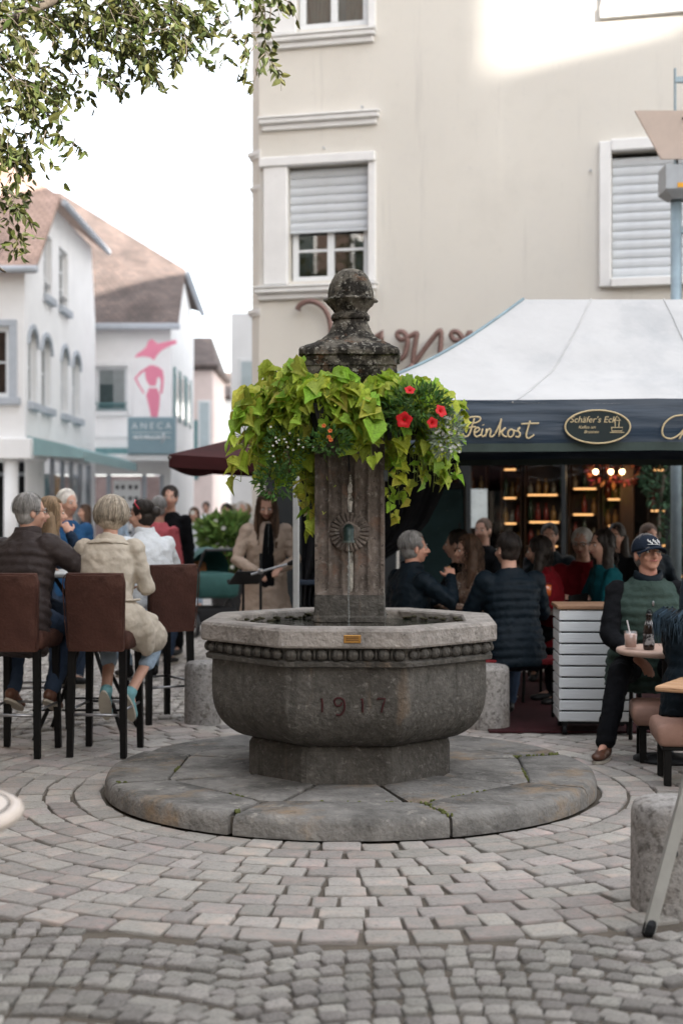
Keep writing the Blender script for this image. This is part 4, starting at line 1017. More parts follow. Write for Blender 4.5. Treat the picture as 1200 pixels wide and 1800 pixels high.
# ---- white house with trapezoid gable
AX, AY = -6.68, 30.0
hA = thing('white_gabled_house', 'white corner house with arched windows and orange tiled roof', 'building', (AX,AY,0))
b = MB()                                     # street wall faces +X: local frame x along +Y
arch = [(30.36,31.2),(31.7,32.7),(33.9,34.75),(35.35,36.3)]
attic = [(31.95,32.8),(33.65,34.75)]
holesA = [(a-AY,c-AY,3.86,5.45) for a,c in arch] + [(a-AY,c-AY,6.4,7.8) for a,c in attic] + [(2.0,8.0,.3,2.75)]
holesA = [h if h[2] != 6.4 else (h[0],h[1],6.4,7.8) for h in holesA]
low = [(a,c,d,min(e,6.7)) for a,c,d,e in holesA]
bb = MB(); wall_holes(bb, 0, 8.6, 0, 6.7, low, .25)
up = [h for h in holesA if h[3] > 6.7]
def xl(z): return max(0,(z-6.7)*1.16)
def xr(z): return 8.6-(z-6.7)*.33
edges = [None, up[0][0], up[0][1], up[1][0], up[1][1], None]
for i in range(5):
    if i in (1,3): continue
    a0 = xl(6.7) if i == 0 else edges[i]; a1 = xl(7.8) if i == 0 else edges[i]; c0 = xr(6.7) if i == 4 else edges[i+1]; c1 = xr(7.8) if i == 4 else edges[i+1]
    bb.add([(a0,0,6.7),(c0,0,6.7),(c1,0,7.8),(a1,0,7.8)],[(0,1,2,3)])
bb.add([(xl(7.8),0,7.8),(xr(7.8),0,7.8),(xr(8.6),0,8.6),(xl(8.6),0,8.6)],[(0,1,2,3)])
for a,c,d,e in up:
    bb.add([(a,0,6.7),(a,.25,6.7),(a,.25,e),(a,0,e)],[(0,1,2,3)]); bb.add([(c,0,6.7),(c,.25,6.7),(c,.25,e),(c,0,e)],[(3,2,1,0)]); bb.add([(a,0,e),(c,0,e),(c,.25,e),(a,.25,e)],[(3,2,1,0)])
# fill the arch spandrels
for a,c,d,e in low[:4]:
    n = 8; w = (c-a)/2; hgt = .36
    for s in (0,1):
        pts = [(a if s == 0 else c, 0, e)] + [((a+w-w*math.cos(PI/2*k/n)) if s == 0 else (c-w+w*math.cos(PI/2*k/n)), 0, e-hgt+hgt*math.sin(PI/2*k/n)) for k in range(n+1)]
        bb.add([(p[0],.001,p[2]) for p in pts], [tuple([0]+list(range(1,n+2)))])
rotY = Matrix.Rotation(R(90),4,'Z')
bb.xform(rotY); sw = plain_obj(bb, 'street_wall', M_white, hA)
def rot_child(o): o.matrix_local = rotY @ o.matrix_local; return o
for a,c,d,e in low[:4]:
    f = wframe(hA, a, c, d, e, .12, .06, 2, 2, glass=M_farpane, curtain=True); rot_child(f)
    b = MB(); n = 10; w = (c-a)/2
    for k in range(n):                       # hood moulding
        t0, t1 = PI*k/n, PI*(k+1)/n; q0, q1 = w+.02, w+.12
        P = lambda q,t: (a+w-q*math.cos(t), e-.36+(.36+q-w)*math.sin(t))
        p = [P(q0,t0),P(q1,t0),P(q1,t1),P(q0,t1)]
        b.loft([[(x,y,z) for x,z in p] for y in (-.05,.01)])
    rot_child(b.obj('hood_mould', M_sill, hA))
    b = MB(); b.rbox(a-.08,c+.08,-.12,.02,d-.16,d-.002,.01); rot_child(b.obj('window_sill', M_sill, hA))
for a,c,d,e in up:
    f = wframe(hA, a, c, d, e, .12, .07, 2, 3, glass=M_farpane); rot_child(f)
    b = MB(); b.rbox(a-.08,c+.08,-.12,.02,d-.16,d-.002,.01); rot_child(b.obj('window_sill', M_sill, hA))
# front wall faces the square
bb = MB(); wall_holes(bb, -9.3, 0, 3.06, 6.7, [(-1.42,-.32,3.92,5.42)], .2); plain_obj(bb, 'front_wall', M_white, hA)
wframe(hA, -1.42,-.32,3.92,5.42,.1,.10,2,2, glass=M_farpane, curtain=False)
b = MB(); b.rbox(-.32,-.16,-.05,.02,3.92,5.42,.01); b.rbox(-1.58,-.16,-.05,.02,5.42,5.56,.01); b.rbox(-1.58,-1.42,-.05,.02,3.92,5.42,.01); b.obj('window_surround', M_sill, hA)
b = MB(); b.rbox(-1.62,-.08,-.12,.02,3.76,3.918,.01); b.obj('window_sill', M_sill, hA)
b = MB(); b.rbox(-9.3,.15,-.15,1.6,2.62,3.058,.02); b.obj('shop_beam', M_white, hA)
b = MB(); b.tube([(-.32,.15,0),(-.32,.15,2.62)], .155, 18); b.obj('column', M_white, hA, smooth=True)
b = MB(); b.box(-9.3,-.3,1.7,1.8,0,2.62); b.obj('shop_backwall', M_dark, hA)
b = MB()
for x in (-2.4,-1.3,-.62,-.08): b.rbox(x-.04,x+.04,1.5,1.58,0,2.62,.005)
b.rbox(-9.3,0,1.5,1.58,2.3,2.38,.005); b.obj('shop_frame', M_sill, hA)
for i, (y0, y1, c) in enumerate(((2.0,3.1,(.55,.28,.22)),(3.3,4.3,(.20,.32,.36)),(4.5,5.4,(.62,.36,.16)),(5.6,6.6,(.55,.40,.38)),(6.8,7.9,(.42,.46,.48)))):
    b = MB(); b.box(-.32,-.28,y0,y1,.4,2.4); b.obj('window_display', mat('display_%d' % i, c, .8, .5, 2.5, patch=[((.75,.72,.68), 3, .55, .6)]), hA)
b = MB()
for y in (2.0,3.2,4.4,5.5,6.7,7.95): b.rbox(-.12,-.02,y-.05,y+.05,.3,2.75,.005)
b.obj('shop_mullion', M_sill, hA)
b = MB(); zr = 6.62                          # roof: front slope, street strip, hips
P = [(-9.6,-.35,zr),(.30,-.35,zr),(.30,2.2,8.66),(-2.4,4.2,10.7),(-9.6,4.2,10.7),(.30,8.4,8.66),(-2.4,6.6,10.7),(-9.6,6.6,10.7)]
b.add(P, [(0,1,2,3,4),(2,5,6,3),(3,6,7,4)]); b.add([(x,y,z-.14) for x,y,z in P], [(4,3,2,1,0),(3,6,5,2),(4,7,6,3)])
b.add([P[0],P[1],(P[1][0],P[1][1],zr-.14),(P[0][0],P[0][1],zr-.14)],[(3,2,1,0)]); b.add([P[2],P[5],(.30,8.4,8.52),(.30,2.2,8.52)],[(0,1,2,3)]); b.add([P[1],P[2],(.30,2.2,8.52),(.30,-.35,zr-.14)],[(0,1,2,3)])
plain_obj(b, 'roof', M_tileA, hA)
b = MB(); b.tube([(-9.6,-.42,zr-.06),(.36,-.42,zr-.06)], .075, 8); b.tube([(.40,2.2,8.52),(.40,8.4,8.52)], .07, 8); b.obj('gutter', M_sill, hA)
# awning over the street windows
b = MB(); n = 24; y0, y1 = .15, 7.9
rows = [[(.02,lerp(y0,y1,i/n),3.12) for i in range(n+1)], [(.65,lerp(y0,y1,i/n),2.98-.01*math.sin(i)) for i in range(n+1)], [(1.22,lerp(y0,y1,i/n),2.80) for i in range(n+1)]]
b.loft(rows, False, closed=False); 
for i in range(n):                           # scalloped valance
    ya, yb = lerp(y0,y1,i/n), lerp(y0,y1,(i+1)/n); pts = [(1.22,ya,2.80),(1.22,yb,2.80)] + [(1.23,lerp(yb,ya,k/5),2.62-.06*math.sin(PI*k/5)) for k in range(6)]
    b.add(pts, [tuple(range(len(pts)))])
b.add([(.02,y0,3.12),(.65,y0,2.98),(1.22,y0,2.80),(1.22,y0,2.64),(.02,y0,2.72)],[(0,1,2,3,4)])
b.obj('awning', mat('teal_awning', (.22,.33,.34), .85, .2, 5, stretch=(.2,6,.2)), hA)
# ---- second white house, brown roof
BX0, BX1, BY = -9.5, -4.8, 40.0
hB = thing('white_street_house', 'white house with brown tiled roof behind the pink lady sign', 'building', (BX1,BY,0))
wB = (-2.12,-1.22,4.32,5.6)
bb = MB(); wall_holes(bb, BX0-BX1, 0, 0, 6.8, [wB,(-3.6,-.2,.0,2.55)], .22); plain_obj(bb, 'front_wall', M_white, hB)
wframe(hB, *wB, .1, .09, 1, 1, glass=M_farpane, curtain=False); b = MB(); b.box(wB[0]+.05,wB[1]-.05,.20,.21,wB[2]+.25,wB[3]); b.obj('blind_or_reflection', mat('white_blind', (.75,.76,.77), .8), hB)
b = MB(); b.rbox(wB[0]-.16,wB[0],-.04,.02,wB[2]-.1,wB[3]+.12,.01); b.rbox(wB[1],wB[1]+.16,-.04,.02,wB[2]-.1,wB[3]+.12,.01); b.rbox(wB[0],wB[1],-.05,.02,wB[3],wB[3]+.13,.01); b.rbox(wB[0],wB[1],-.08,.02,wB[2]-.11,wB[2],.01); b.obj('window_surround', M_trim, hB)
b = MB()
for k in range(10): x = wB[0]+.08+k*.082; b.rbox(x,x+.03,-.06,-.03,wB[2]+.02,wB[2]+.22,.004)
b.rbox(wB[0],wB[1],-.065,-.025,wB[2]+.22,wB[2]+.25,.004); b.obj('window_rail', M_teal, hB)
def louvre(parent, x0, x1, z0, z1, y=-.06):
    b = MB(); b.rbox(x0,x0+.05,y,y+.05,z0,z1,.004); b.rbox(x1-.05,x1,y,y+.05,z0,z1,.004); b.rbox(x0+.05,x1-.05,y,y+.05,z0,z0+.06,.004); b.rbox(x0+.05,x1-.05,y,y+.05,z1-.06,z1,.004)
    n = 14
    for k in range(n): z = z0+.06+(k+.5)*(z1-z0-.12)/n; b.box(x0+.05,x1-.05,y+.01,y+.035,z-.03,z+.03)
    return b.obj('shutter', M_teal, parent)
louvre(hB, -2.62,-2.32,4.25,5.45)
b = MB(); b.rbox(BX0-BX1,.02,-.05,.02,3.58,3.68,.01); b.obj('string_course', M_trim, hB)
b = MB(); b.rbox(-2.5,-1.2,-.12,.02,3.10,3.30,.01); b.obj('teal_fascia', M_teal, hB)
b = MB(); b.rbox(-3.1,.75,-1.7,-.01,2.88,3.06,.02); b.obj('canopy', M_white, hB)
b = MB(); b.box(-3.6,-.2,1.2,1.3,0,2.55); b.obj('shop_backwall', mat('pink_shop_wall', (.45,.33,.31), .9, .3, 1.5), hB)
b = MB(); b.rbox(-1.62,-.85,.02,.07,.3,2.4,.005); pd = b.obj('perforated_door', M_white, hB)
me = MB().box(-.045,.045,.012,.0195,-.055,.055).mesh('door_hole', M_dark)
for i in range(4):
    for j in range(6): inst('door_hole', me, pd, (-1.50+i*.165+(.03 if i > 1 else -.01),0,.6+j*.32))
b = MB()
for x in (-3.55,-2.7,-1.75,-.75,-.25): b.rbox(x-.06,x+.06,.0,.1,0,2.55,.005)
b.obj('shop_mullion', M_sill, hB)
# street side wall and roof
b = MB(); b.add([(0,0,0),(0,6.2,0),(0,6.2,7.6),(0,3.0,8.7),(0,0,6.8)],[(0,1,2,3,4)]); plain_obj(b, 'street_wall', M_white, hB)
for y0 in (.9,2.3,4.0):
    b = MB(); b.rbox(.0,.03,y0,y0+.9,4.2,5.6,.005); w_ = b.obj('window', M_trim, hB); b = MB(); b.box(.032,.04,y0+.1,y0+.8,4.3,5.5); b.obj('pane', mat('pale_pane', (.45,.52,.54), .2, .1, 4, spec=.5), w_)
    for s in (-.32,.92): b = MB(); b.rbox(.005,.05,y0+s,y0+s+.3,4.15,5.65,.005); b.obj('shutter', M_teal, hB)
b = MB(); P = [(-4.9,-.3,6.74),(.25,-.3,6.74),(.10,3.0,8.84),(-4.3,6.0,11.85),(.30,5.6,7.9),(-4.9,6.0,11.85)]
b.add(P, [(0,1,2,3,5)]); b.add([(.10,3.0,8.84),(.30,5.6,7.9),(-3.5,7.5,9.2),(-4.3,6.0,11.85)],[(0,1,2,3)]); plain_obj(b, 'roof', M_tileB, hB)
b = MB(); b.rbox(-4.9,.3,-.45,-.28,6.60,6.76,.02); b.tube([(.12,2.95,8.80),(.34,5.7,7.86)], .09, 8); b.obj('gutter', M_sill, hB)
# ---- smaller houses at the end of the street
def far_house(label, name, x0, x1, y0, y1, h, m, roof=None, group=None):
    t = thing(name, label, 'building', ((x0+x1)/2,y0,0), 0); hw = (x1-x0)/2; d = y1-y0; b = MB()
    b.loft([[(-hw,0,z),(hw,0,z),(hw,d,z),(-hw,d,z)] for z in (0,h)]); b.obj('wall', m, t)
    if roof:
        b = MB(); b.rbox(-hw-.2,hw+.2,-.2,d+.1,h,h+.18,.03); b.loft([[(-hw-.1,-.1,h+.18),(hw+.1,-.1,h+.18),(hw+.1,d,h+.18),(-hw-.1,d,h+.18)],[(-hw*.6,d*.5,h+1.4),(hw*.6,d*.5,h+1.4),(hw*.6,d*.55,h+1.4),(-hw*.6,d*.55,h+1.4)]]); b.obj('roof', roof, t)
    return t
def far_window(t, x0, x1, z0, z1, y=0, m=None):
    b = MB(); b.rbox(x0-.08,x1+.08,y-.05,y+.02,z0-.08,z1+.08,.01); w_ = b.obj('window', M_trim, t); b = MB(); b.box(x0,x1,y-.062,y-.052,z0,z1); b.obj('pane', m or mat('pale_pane', (.45,.52,.54), .2, .1, 4, spec=.5), w_)
hC = far_house('narrow pink house past the white house with brown roof', 'pink_house', -5.6, -4.35, 48, 53, 6.3, M_pink, M_tileB)
far_window(hC, .2,.5,3.6,5.2); b = MB(); b.rbox(.0,.14,-.05,.0,2.6,4.6,.005); b.obj('shutter', M_teal, hC)
hE = far_house('pale house closing the street behind the passers-by', 'street_end_house', -7.5, 1.5, 57, 63, 6.0, M_white, M_tileB)
far_window(hE, -2.6,-1.8,4.6,5.7,m=mat('grey_pane', (.2,.2,.2), .3, .2, 4)); b = MB(); b.rbox(-2.7,-1.7,-.3,0,4.35,4.52,.02); b.obj('window_box', mat('wood_window_box', (.45,.25,.12), .7), hE)
b = MB(); b.rbox(-3.0,-1.85,-.05,.02,0,2.45,.01); dE = b.obj('door', mat('dark_grey_door', (.07,.075,.08), .6), hE); b = MB(); b.box(-2.7,-2.1,-.062,-.052,.4,2.2); b.obj('poster', mat('door_poster', (.6,.62,.62), .8, .1, 2, patch=[((.15,.16,.16), 2.5, .6, .66)]), dE)
b = MB(); b.rbox(-.9,.2,-.05,.02,1.55,2.3,.01); b.obj('grey_sign', mat('grey_panel', (.3,.32,.33), .8), hE)
gs = thing('green_shop_sign', 'bright green curved sign at the end of the street', 'sign', at(371,748,55.5))
b = MB(); s = 55.5/2500
poly = [(-19,14),(-19,-6),(-13,-7),(-8,0),(0,4),(8,0),(11,-8),(12,-16),(19,-17),(19,1)]
b.prism([(x*s,-y*s) for x,y in poly], (0,0,0), (1,0,0), (0,0,1), (0,1,0), -.05, .05); b.obj('panel', mat('green_sign', (.02,.50,.30), .6, .05, 5), gs)
b = MB(); b.tube([(-.35,0,-.3),(-.35,0,-gs.location.z)], .04, 8); b.tube([(.35,0,0),(.35,0,-gs.location.z)], .04, 8); b.obj('post', M_sill, gs)
hD = far_house('plain white building left of the cream facade', 'white_side_building', -2.72, 4.0, 35, 48, 6.4, M_white, None)
b = MB(); b.box(-.35,3.2,2.0,13,6.41,15.0); b.obj('shade_block', M_white, hD)  # unseen block added to cast shade on the brown roof
far_window(hD, -3.1,-2.6,3.9,5.2); far_window(hD, -2.2,-1.7,3.9,5.2)
# ---- pink lady sign on the canopy
s = 38.3/2500
lady = thing('shop_sign', 'blue-grey shop sign with pink hatted lady cutout on the canopy', 'sign', at(267,790,38.3))
b = MB(); b.rbox(-42*s,42*s,-.08,.08,-.13,57*s,.02); board = b.obj('board', mat('sign_bluegrey', (.24,.33,.37), .7, .05, 3), lady)
M_pinksign = mat('pink_sign', (.80,.26,.37), .6, .04, 3)
def cut(poly, name='pink_cutout'):
    b = MB(); b.prism([((x-267)*s,(790-y)*s) for x,y in poly], (0,0,0), (1,0,0), (0,0,1), (0,1,0), -.03, .03); return b.obj(name, M_pinksign, lady)
cut([(237,628),(241,622),(250,616),(257,610),(261,599),(267,596),(273,600),(277,604),(286,602),(299,599),(309,597),(311,603),(303,606),(292,611),(283,616),(276,624),(270,633),(264,628),(252,626)], 'hat')
cut([(257,646),(263,642),(270,642),(279,645),(286,651),(288,664),(287,680),(285,692),(281,692),(283,672),(281,662),(276,664),(275,672),(273,678),(263,678),(257,668),(255,656)], 'torso')
cut([(257,646),(246,653),(236,665),(243,678),(252,692),(254,690),(246,677),(240,665),(248,656),(258,650)], 'arm')
cut([(262,682),(276,682),(281,695),(280,712),(277,734),(266,734),(262,715),(257,695)], 'skirt')
inst('lettering', TEXT_ME['aneca'], lady, (0,-.09,36*s), (R(90),0,0))
b = MB(); b.box(-34*s,34*s,-.09,-.082,29*s,30*s)
pts = [(-32,20),(-30,25),(-28,19),(-26,25),(-24,19),(-22,22),(-19,25),(-17,20),(-20,19),(-15,21),(-12,25),(-11,19),(-8,25),(-6,19),(-4,25),(-2,19),(1,23),(4,24),(2,19),(7,20),(9,25),(10,19),(13,25),(15,19),(18,23),(22,30),(20,16),(17,12),(24,22),(20,23),(34,21)]
b.tube(bez([(x*s,-.088,y*s*.95) for x,y in pts],4), .016, 5); b.obj('script_lettering', M_signtext, lady)
# ================================================================ PEOPLE: one continuous skinned figure each, clothes and hair as children
FOLD = bpy.data.textures.new('cloth_folds', 'CLOUDS'); FOLD.noise_scale = .055; FOLD.noise_depth = 3
FOLD2 = bpy.data.textures.new('hair_lumps', 'CLOUDS'); FOLD2.noise_scale = .03; FOLD2.noise_depth = 2
def cloth(name, col, var=.14, rough=.85, scale=9, bump=.35, bscale=120, **k): return mat(name, col, rough, var, scale, bump, bscale, spec=.10, **k)
SKIN = mat('skin_light', (.50,.29,.215), .55, .10, 12, .12, 90, patch=[((.50,.22,.17), 7, .58, .75)])
SKIN2 = mat('skin_ruddy', (.47,.25,.18), .55, .12, 12, .15, 90, patch=[((.45,.17,.13), 7, .55, .72)])
M_eye = mat('eye_white', (.6,.58,.55), .25, .05); M_iris = mat('eye_iris', (.03,.022,.018), .2, .1); M_lip = mat('lip', (.38,.14,.12), .5, .1)
def ik(a, t, l1, l2, hint):
    a, t, hint = Vector(a), Vector(t), Vector(hint); v = t-a; d = min(v.length, (l1+l2)*.995); u = v.normalized(); t = a+u*d
    x = (l1*l1-l2*l2+d*d)/(2*d); hh = math.sqrt(max(1e-6, l1*l1-x*x)); hp = hint-u*hint.dot(u)
    hp = hp.normalized() if hp.length > 1e-5 else u.orthogonal().normalized()
    return a+u*x+hp*hh, t
def soft(o, vox, smooth=6, fold=0.0, tex=None, sub=False):
    m = o.modifiers.new('remesh','REMESH'); m.mode = 'VOXEL'; m.voxel_size = vox; m.use_smooth_shade = True
    sm = o.modifiers.new('smooth','SMOOTH'); sm.iterations = smooth; sm.factor = .5
    if fold:
        d = o.modifiers.new('folds','DISPLACE'); d.texture = tex or FOLD; d.strength = fold; d.mid_level = .5; d.texture_coords = 'GLOBAL' if tex is None else 'LOCAL'
    return o
def hand_prims(b, W, d, nrm, thumb, s=1.0, curl=.5, spread=.10):
    """palm and five fingers from wrist W along d; nrm points out of the back of the hand; thumb = side vector"""
    d = Vector(d).normalized(); nrm = Vector(nrm); nrm = (nrm-d*nrm.dot(d)).normalized(); sd = Vector(thumb); sd = (sd-d*sd.dot(d)-nrm*sd.dot(nrm)).normalized()
    W = Vector(W); M = Matrix((sd,d,nrm)).transposed()
    b.ball(W+d*.048*s, (.041*s,.054*s,.017*s), 12, 8, M); b.limb([W-d*.02*s, W+d*.02*s], [.027*s,.028*s], 10)
    for i, (off, L_) in enumerate(((.030,.078),(.010,.088),(-.010,.082),(-.029,.066))):
        p = W+d*.088*s+sd*off*s; dd = (d+sd*off*spread*30*.1).normalized(); pts = [p-d*.02*s, p]; ang = curl*(.5+.12*i)
        for k, f in enumerate((.45,.32,.23)):
            dd = (dd*math.cos(ang)-nrm*math.sin(ang)).normalized(); pts.append(pts[-1]+dd*L_*f*s); ang = curl*.75
        b.limb(pts, [.0095*s,.0095*s,.0088*s,.008*s,.0068*s], 8)
    p = W+d*.022*s+sd*.028*s; t1 = p+(d*.6+sd*.75-nrm*.2).normalized()*.036*s; t2 = t1+(d*.9+sd*.25-nrm*.35).normalized()*.034*s; t3 = t2+(d*1.0-nrm*.3*curl*2).normalized()*.024*s
    b.limb([p,t1,t2,t3], [.0125*s,.0115*s,.010*s,.008*s], 8)
def person(label, loc, rz, h=1.72, fem=False, pose='stand', seat=.46, lean=0.0, side=0.0, twist=0.0, head=(0,0,0), hands=(None,None), feet=(None,None), elbow=((-.6,-.6,-.5),(.6,-.6,-.5)),
           knee=((-.25,1,.3),(.25,1,.3)), footdir=((-.12,1,0),(.12,1,0)), top=None, top_kind='jacket', sleeve=None, bottom=None, shoe=None, hair=('short',None), skin=None, vox=.011, face=True, curl=.5,
           bulk=1.0, cuff=.95, group=None, collar=None, hem=0.0, strands=200, gaze=0):
    s = h/1.75; skin = skin or SKIN; root = thing('person', label, 'person', loc, rz, group); k = .9 if fem else 1.0
    V = lambda *a: Vector(a)
    P = V(0,0,.93*s) if pose == 'stand' else V(0,-.02,seat+.095)
    L_, Sd = R(lean), R(side); d = V(math.sin(Sd), math.sin(L_), math.cos(L_)*math.cos(Sd)).normalized()
    tw = R(twist); ax = V(math.cos(tw), math.sin(tw), 0); ax = (ax-d*ax.dot(d)).normalized(); hx = V(1,0,0)
    SH = P+d*.475*s; N_ = P+d*.545*s; fw0 = d.cross(ax)*-1
    hy, hp_, hr = [R(a) for a in head]; HR = Euler((hp_, hr, hy + tw), 'XYZ').to_matrix()
    Hc = N_ + d*.03*s + HR @ V(0,.018,.115)*s*1.0
    hipL, hipR = P-hx*.092*s, P+hx*.092*s; shw = .172*k*s*min(bulk,1.08); S = (SH-ax*shw-d*.02, SH+ax*shw-d*.02); Hip = (hipL, hipR)
    dh = ((V(-.25,.04,.82*s), V(.25,.04,.82*s)) if pose == 'stand' else (V(-.15,.34,seat+.19), V(.15,.34,seat+.19)))
    df = ((V(-.10,0,.085), V(.10,0,.085)) if pose == 'stand' else (V(-.12,.42,.085), V(.12,.42,.085)))
    hd = [Vector(hands[i]) if hands[i] is not None else dh[i] for i in (0,1)]; ft = [Vector(feet[i]) if feet[i] is not None else df[i] for i in (0,1)]
    E, Wr, K, A = [], [], [], []
    for i in (0,1):
        e, w = ik(S[i], hd[i], .285*s, .255*s, elbow[i]); E.append(e); Wr.append(w)
        e, a = ik(Hip[i], ft[i], .44*s, .43*s, knee[i]); K.append(e); A.append(a)
    def torso(b, secs, mul=1.0, quilt=0, n=20):
        rings = []; secs2 = []
        for i in range(len(secs)-1):
            m = max(1, int((secs[i+1][0]-secs[i][0])*s/.012)) if quilt else 2
            for j in range(m): t = j/m; secs2.append(tuple(lerp(a, c, t) for a, c in zip(secs[i], secs[i+1])))
        secs2.append(secs[-1])
        for t, hw, hdp, yo in secs2:
            q = (1+.09*abs(math.sin(PI*t*s/quilt))**.7-.05) if quilt and t < .47 else 1.0
            f = max(0, min(1, (t+.05)/.4)); axx = (hx*(1-f)+ax*f).normalized(); dd = d if t > 0 else V(0,0,1) if pose == 'stand' else d
            c = P + (d*t*s if t > 0 else (V(0,0,1) if pose == 'stand' else d)*t*s); fy = axx.cross(dd)*-1; fy = dd.cross(axx)
            rings.append([c + axx*(hw*k*s*mul*q*abs(math.cos(a))**.85*math.copysign(1,math.cos(a))) + fy*((hdp*s*mul*q)*abs(math.sin(a))**.9*math.copysign(1,math.sin(a)) + yo*s) for a in [2*PI*j/n for j in range(n)]])
        b.loft(rings)
    base = [(-.11,.15,.11,0),(-.03,.168,.122,-.005),(.06,.165,.115,0),(.16,.148,.105,.005),(.28,.158,.115,.005),(.38,.165,.112,0),(.45,.145,.092,-.005),(.495,.09,.072,0),(.53,.058,.058,.004)]
    # --- body (skin)
    b = MB(); torso(b, base, .9)
    for i in (0,1):
        b.limb([S[i],E[i],Wr[i]], [.045*s*k,.037*s*k,.026*s*k]); b.limb([Hip[i],K[i],A[i]], [.075*s,.052*s,.036*s]); b.limb([A[i], A[i]+Vector(footdir[i]).normalized()*.12-V(0,0,.04)], [.028,.018])
    b.limb([N_-d*.06, N_+d*.04, Hc-HR@V(0,.02,.05)*s], [.060*s*k,.056*s*k,.054*s*k])
    Hs = s*(.97 if fem else 1.0); X = lambda x,y,z: Hc + HR @ V(x,y,z)*Hs
    b.ball(X(0,-.012,.030), (.074*Hs,.092*Hs,.090*Hs), 18, 12, HR); b.ball(X(0,.022,-.028), (.060*Hs,.068*Hs,.082*Hs), 16, 10, HR)
    b.ball(X(0,.052,-.085), (.030*Hs,.026*Hs,.022*Hs), 10, 8, HR); b.ball(X(0,.062,.022), (.050*Hs,.026*Hs,.018*Hs), 12, 8, HR)
    b.limb([X(0,.088,.012), X(0,.104,-.018), X(0,.110,-.030)], [.010*Hs,.013*Hs,.016*Hs], 8); b.ball(X(.012,.094,-.034), .009*Hs, 8, 6); b.ball(X(-.012,.094,-.034), .009*Hs, 8, 6)
    for sg in (-1,1):
        b.ball(X(sg*.040,.062,-.030), (.022*Hs,.024*Hs,.022*Hs), 10, 8, HR)
        b.ball(X(sg*.077,-.006,-.012), (.010*Hs,.020*Hs,.033*Hs), 10, 8, HR)
    b.ball(X(0,.078,-.058), (.024*Hs,.016*Hs,.010*Hs), 10, 6, HR)
    for i in (0,1):
        dd = (Wr[i]-E[i]).normalized(); outv = V(-1 if i == 0 else 1,0,0)
        nrm = V(0,0,1) if abs(dd.z) < .75 else outv; th = -outv if abs(dd.z) < .75 else V(0,1,0)
        hand_prims(b, Wr[i], dd if pose != 'stand' or abs(dd.z) < .75 else dd, nrm, th, s*(.9 if fem else 1.0), curl if isinstance(curl,(int,float)) else curl[i])
    body = soft(b.obj('body', skin, root, smooth=True), vox, 4)
    # --- face details
    if face:
        for sg in (-1,1):
            e = MB(); e.ball(X(sg*.031,.079,.002), (.0125*Hs,.009*Hs,.0075*Hs), 10, 8, HR); eo = e.obj('eye', M_eye, root, smooth=True)
            e = MB(); e.ball(X(sg*.031+gaze*.004,.0845,.0015), (.0058*Hs,.005*Hs,.0062*Hs), 8, 6, HR); e.obj('iris', M_iris, eo, smooth=True)
            e = MB(); e.limb([X(sg*.014,.090,.020), X(sg*.032,.089,.026), X(sg*.050,.074,.020)], [.0035*Hs,.0042*Hs,.0025*Hs], 6); e.obj('eyebrow', hair[1] or M_iris, root, smooth=True)
        e = MB(); e.limb([X(-.026,.078,-.054), X(-.010,.0925,-.0565), X(.010,.0925,-.0565), X(.026,.078,-.054)], [.003*Hs,.0055*Hs,.0055*Hs,.003*Hs], 8); e.obj('mouth', M_lip, root, smooth=True)
    # --- trousers, shoes
    if bottom is not None:
        b = MB(); torso(b, base[:4], 1.04)
        for i in (0,1):
            kn = K[i]; mid = (K[i]+A[i])/2; fr = .0 if cuff >= .85 else .2
            end = K[i].lerp(A[i], cuff); b.limb([Hip[i], Hip[i].lerp(K[i],.5), kn, kn.lerp(A[i],cuff*.5), end], [.098*s,.088*s,.070*s,.063*s,.056*s])
        soft(b.obj('trousers', bottom, root, smooth=True), max(vox,.010), 5, .022)
    if shoe is not None:
        for i in (0,1):
            fd = Vector(footdir[i]).normalized(); up = V(0,0,1); up = (up-fd*up.dot(fd)).normalized(); sdv = fd.cross(up); a = A[i]; M = Matrix((sdv,fd,up)).transposed()
            b = MB(); b.ball(a-up*.035*s-fd*.03*s, (.036*s,.045*s,.042*s), 12, 8, M); b.ball(a-up*.045*s+fd*.06*s, (.041*s,.085*s,.034*s), 12, 8, M); b.ball(a-up*.052*s+fd*.125*s, (.042*s,.060*s,.026*s), 12, 8, M); b.limb([a-up*.03*s, a+up*.025*s], [.043*s,.043*s])
            so = soft(b.obj('shoe', shoe, root, smooth=True), .009, 3)
            b = MB(); n = 18; rg = []
            for zz in (-.088,-.072): rg.append([a+up*zz*s+fd*(.05+.13*math.cos(t))*s+sdv*(.042+.004*math.cos(t))*math.sin(t)*s for t in [2*PI*j/n for j in range(n)]])
            b.loft(rg); b.obj('sole', mat('shoe_sole', (.42,.38,.32), .8, .1, 10), so)
    # --- upper garment
    if top is not None:
        b = MB(); mul = {'shirt':1.03,'jacket':1.12,'puffer':1.2,'vest':1.22,'coat':1.14}[top_kind]*bulk; quilt = .058 if top_kind in ('puffer','vest') else 0
        secs = [(-.13-hem,.172,.128,0)] + [(t,a,c,y) for t,a,c,y in base[1:7]] + [(.50,.098,.078,0),(.545,.070,.068,.0)]
        if top_kind == 'coat' and pose == 'stand': secs = [(-.50-hem,.215,.165,0),(-.25,.20,.15,0)] + secs[1:]
        torso(b, secs, mul, quilt)
        if top_kind == 'vest':
            for i in (0,1): b.ball(S[i].lerp(SH,.30)-d*.01, (.075*s,.085*s,.07*s))
        sl = b if top_kind != 'vest' else MB()
        sr = {'shirt':.054,'jacket':.064,'puffer':.076,'vest':.066,'coat':.066}[top_kind]*s*(.95 if fem else 1)*(.5+.5*bulk)
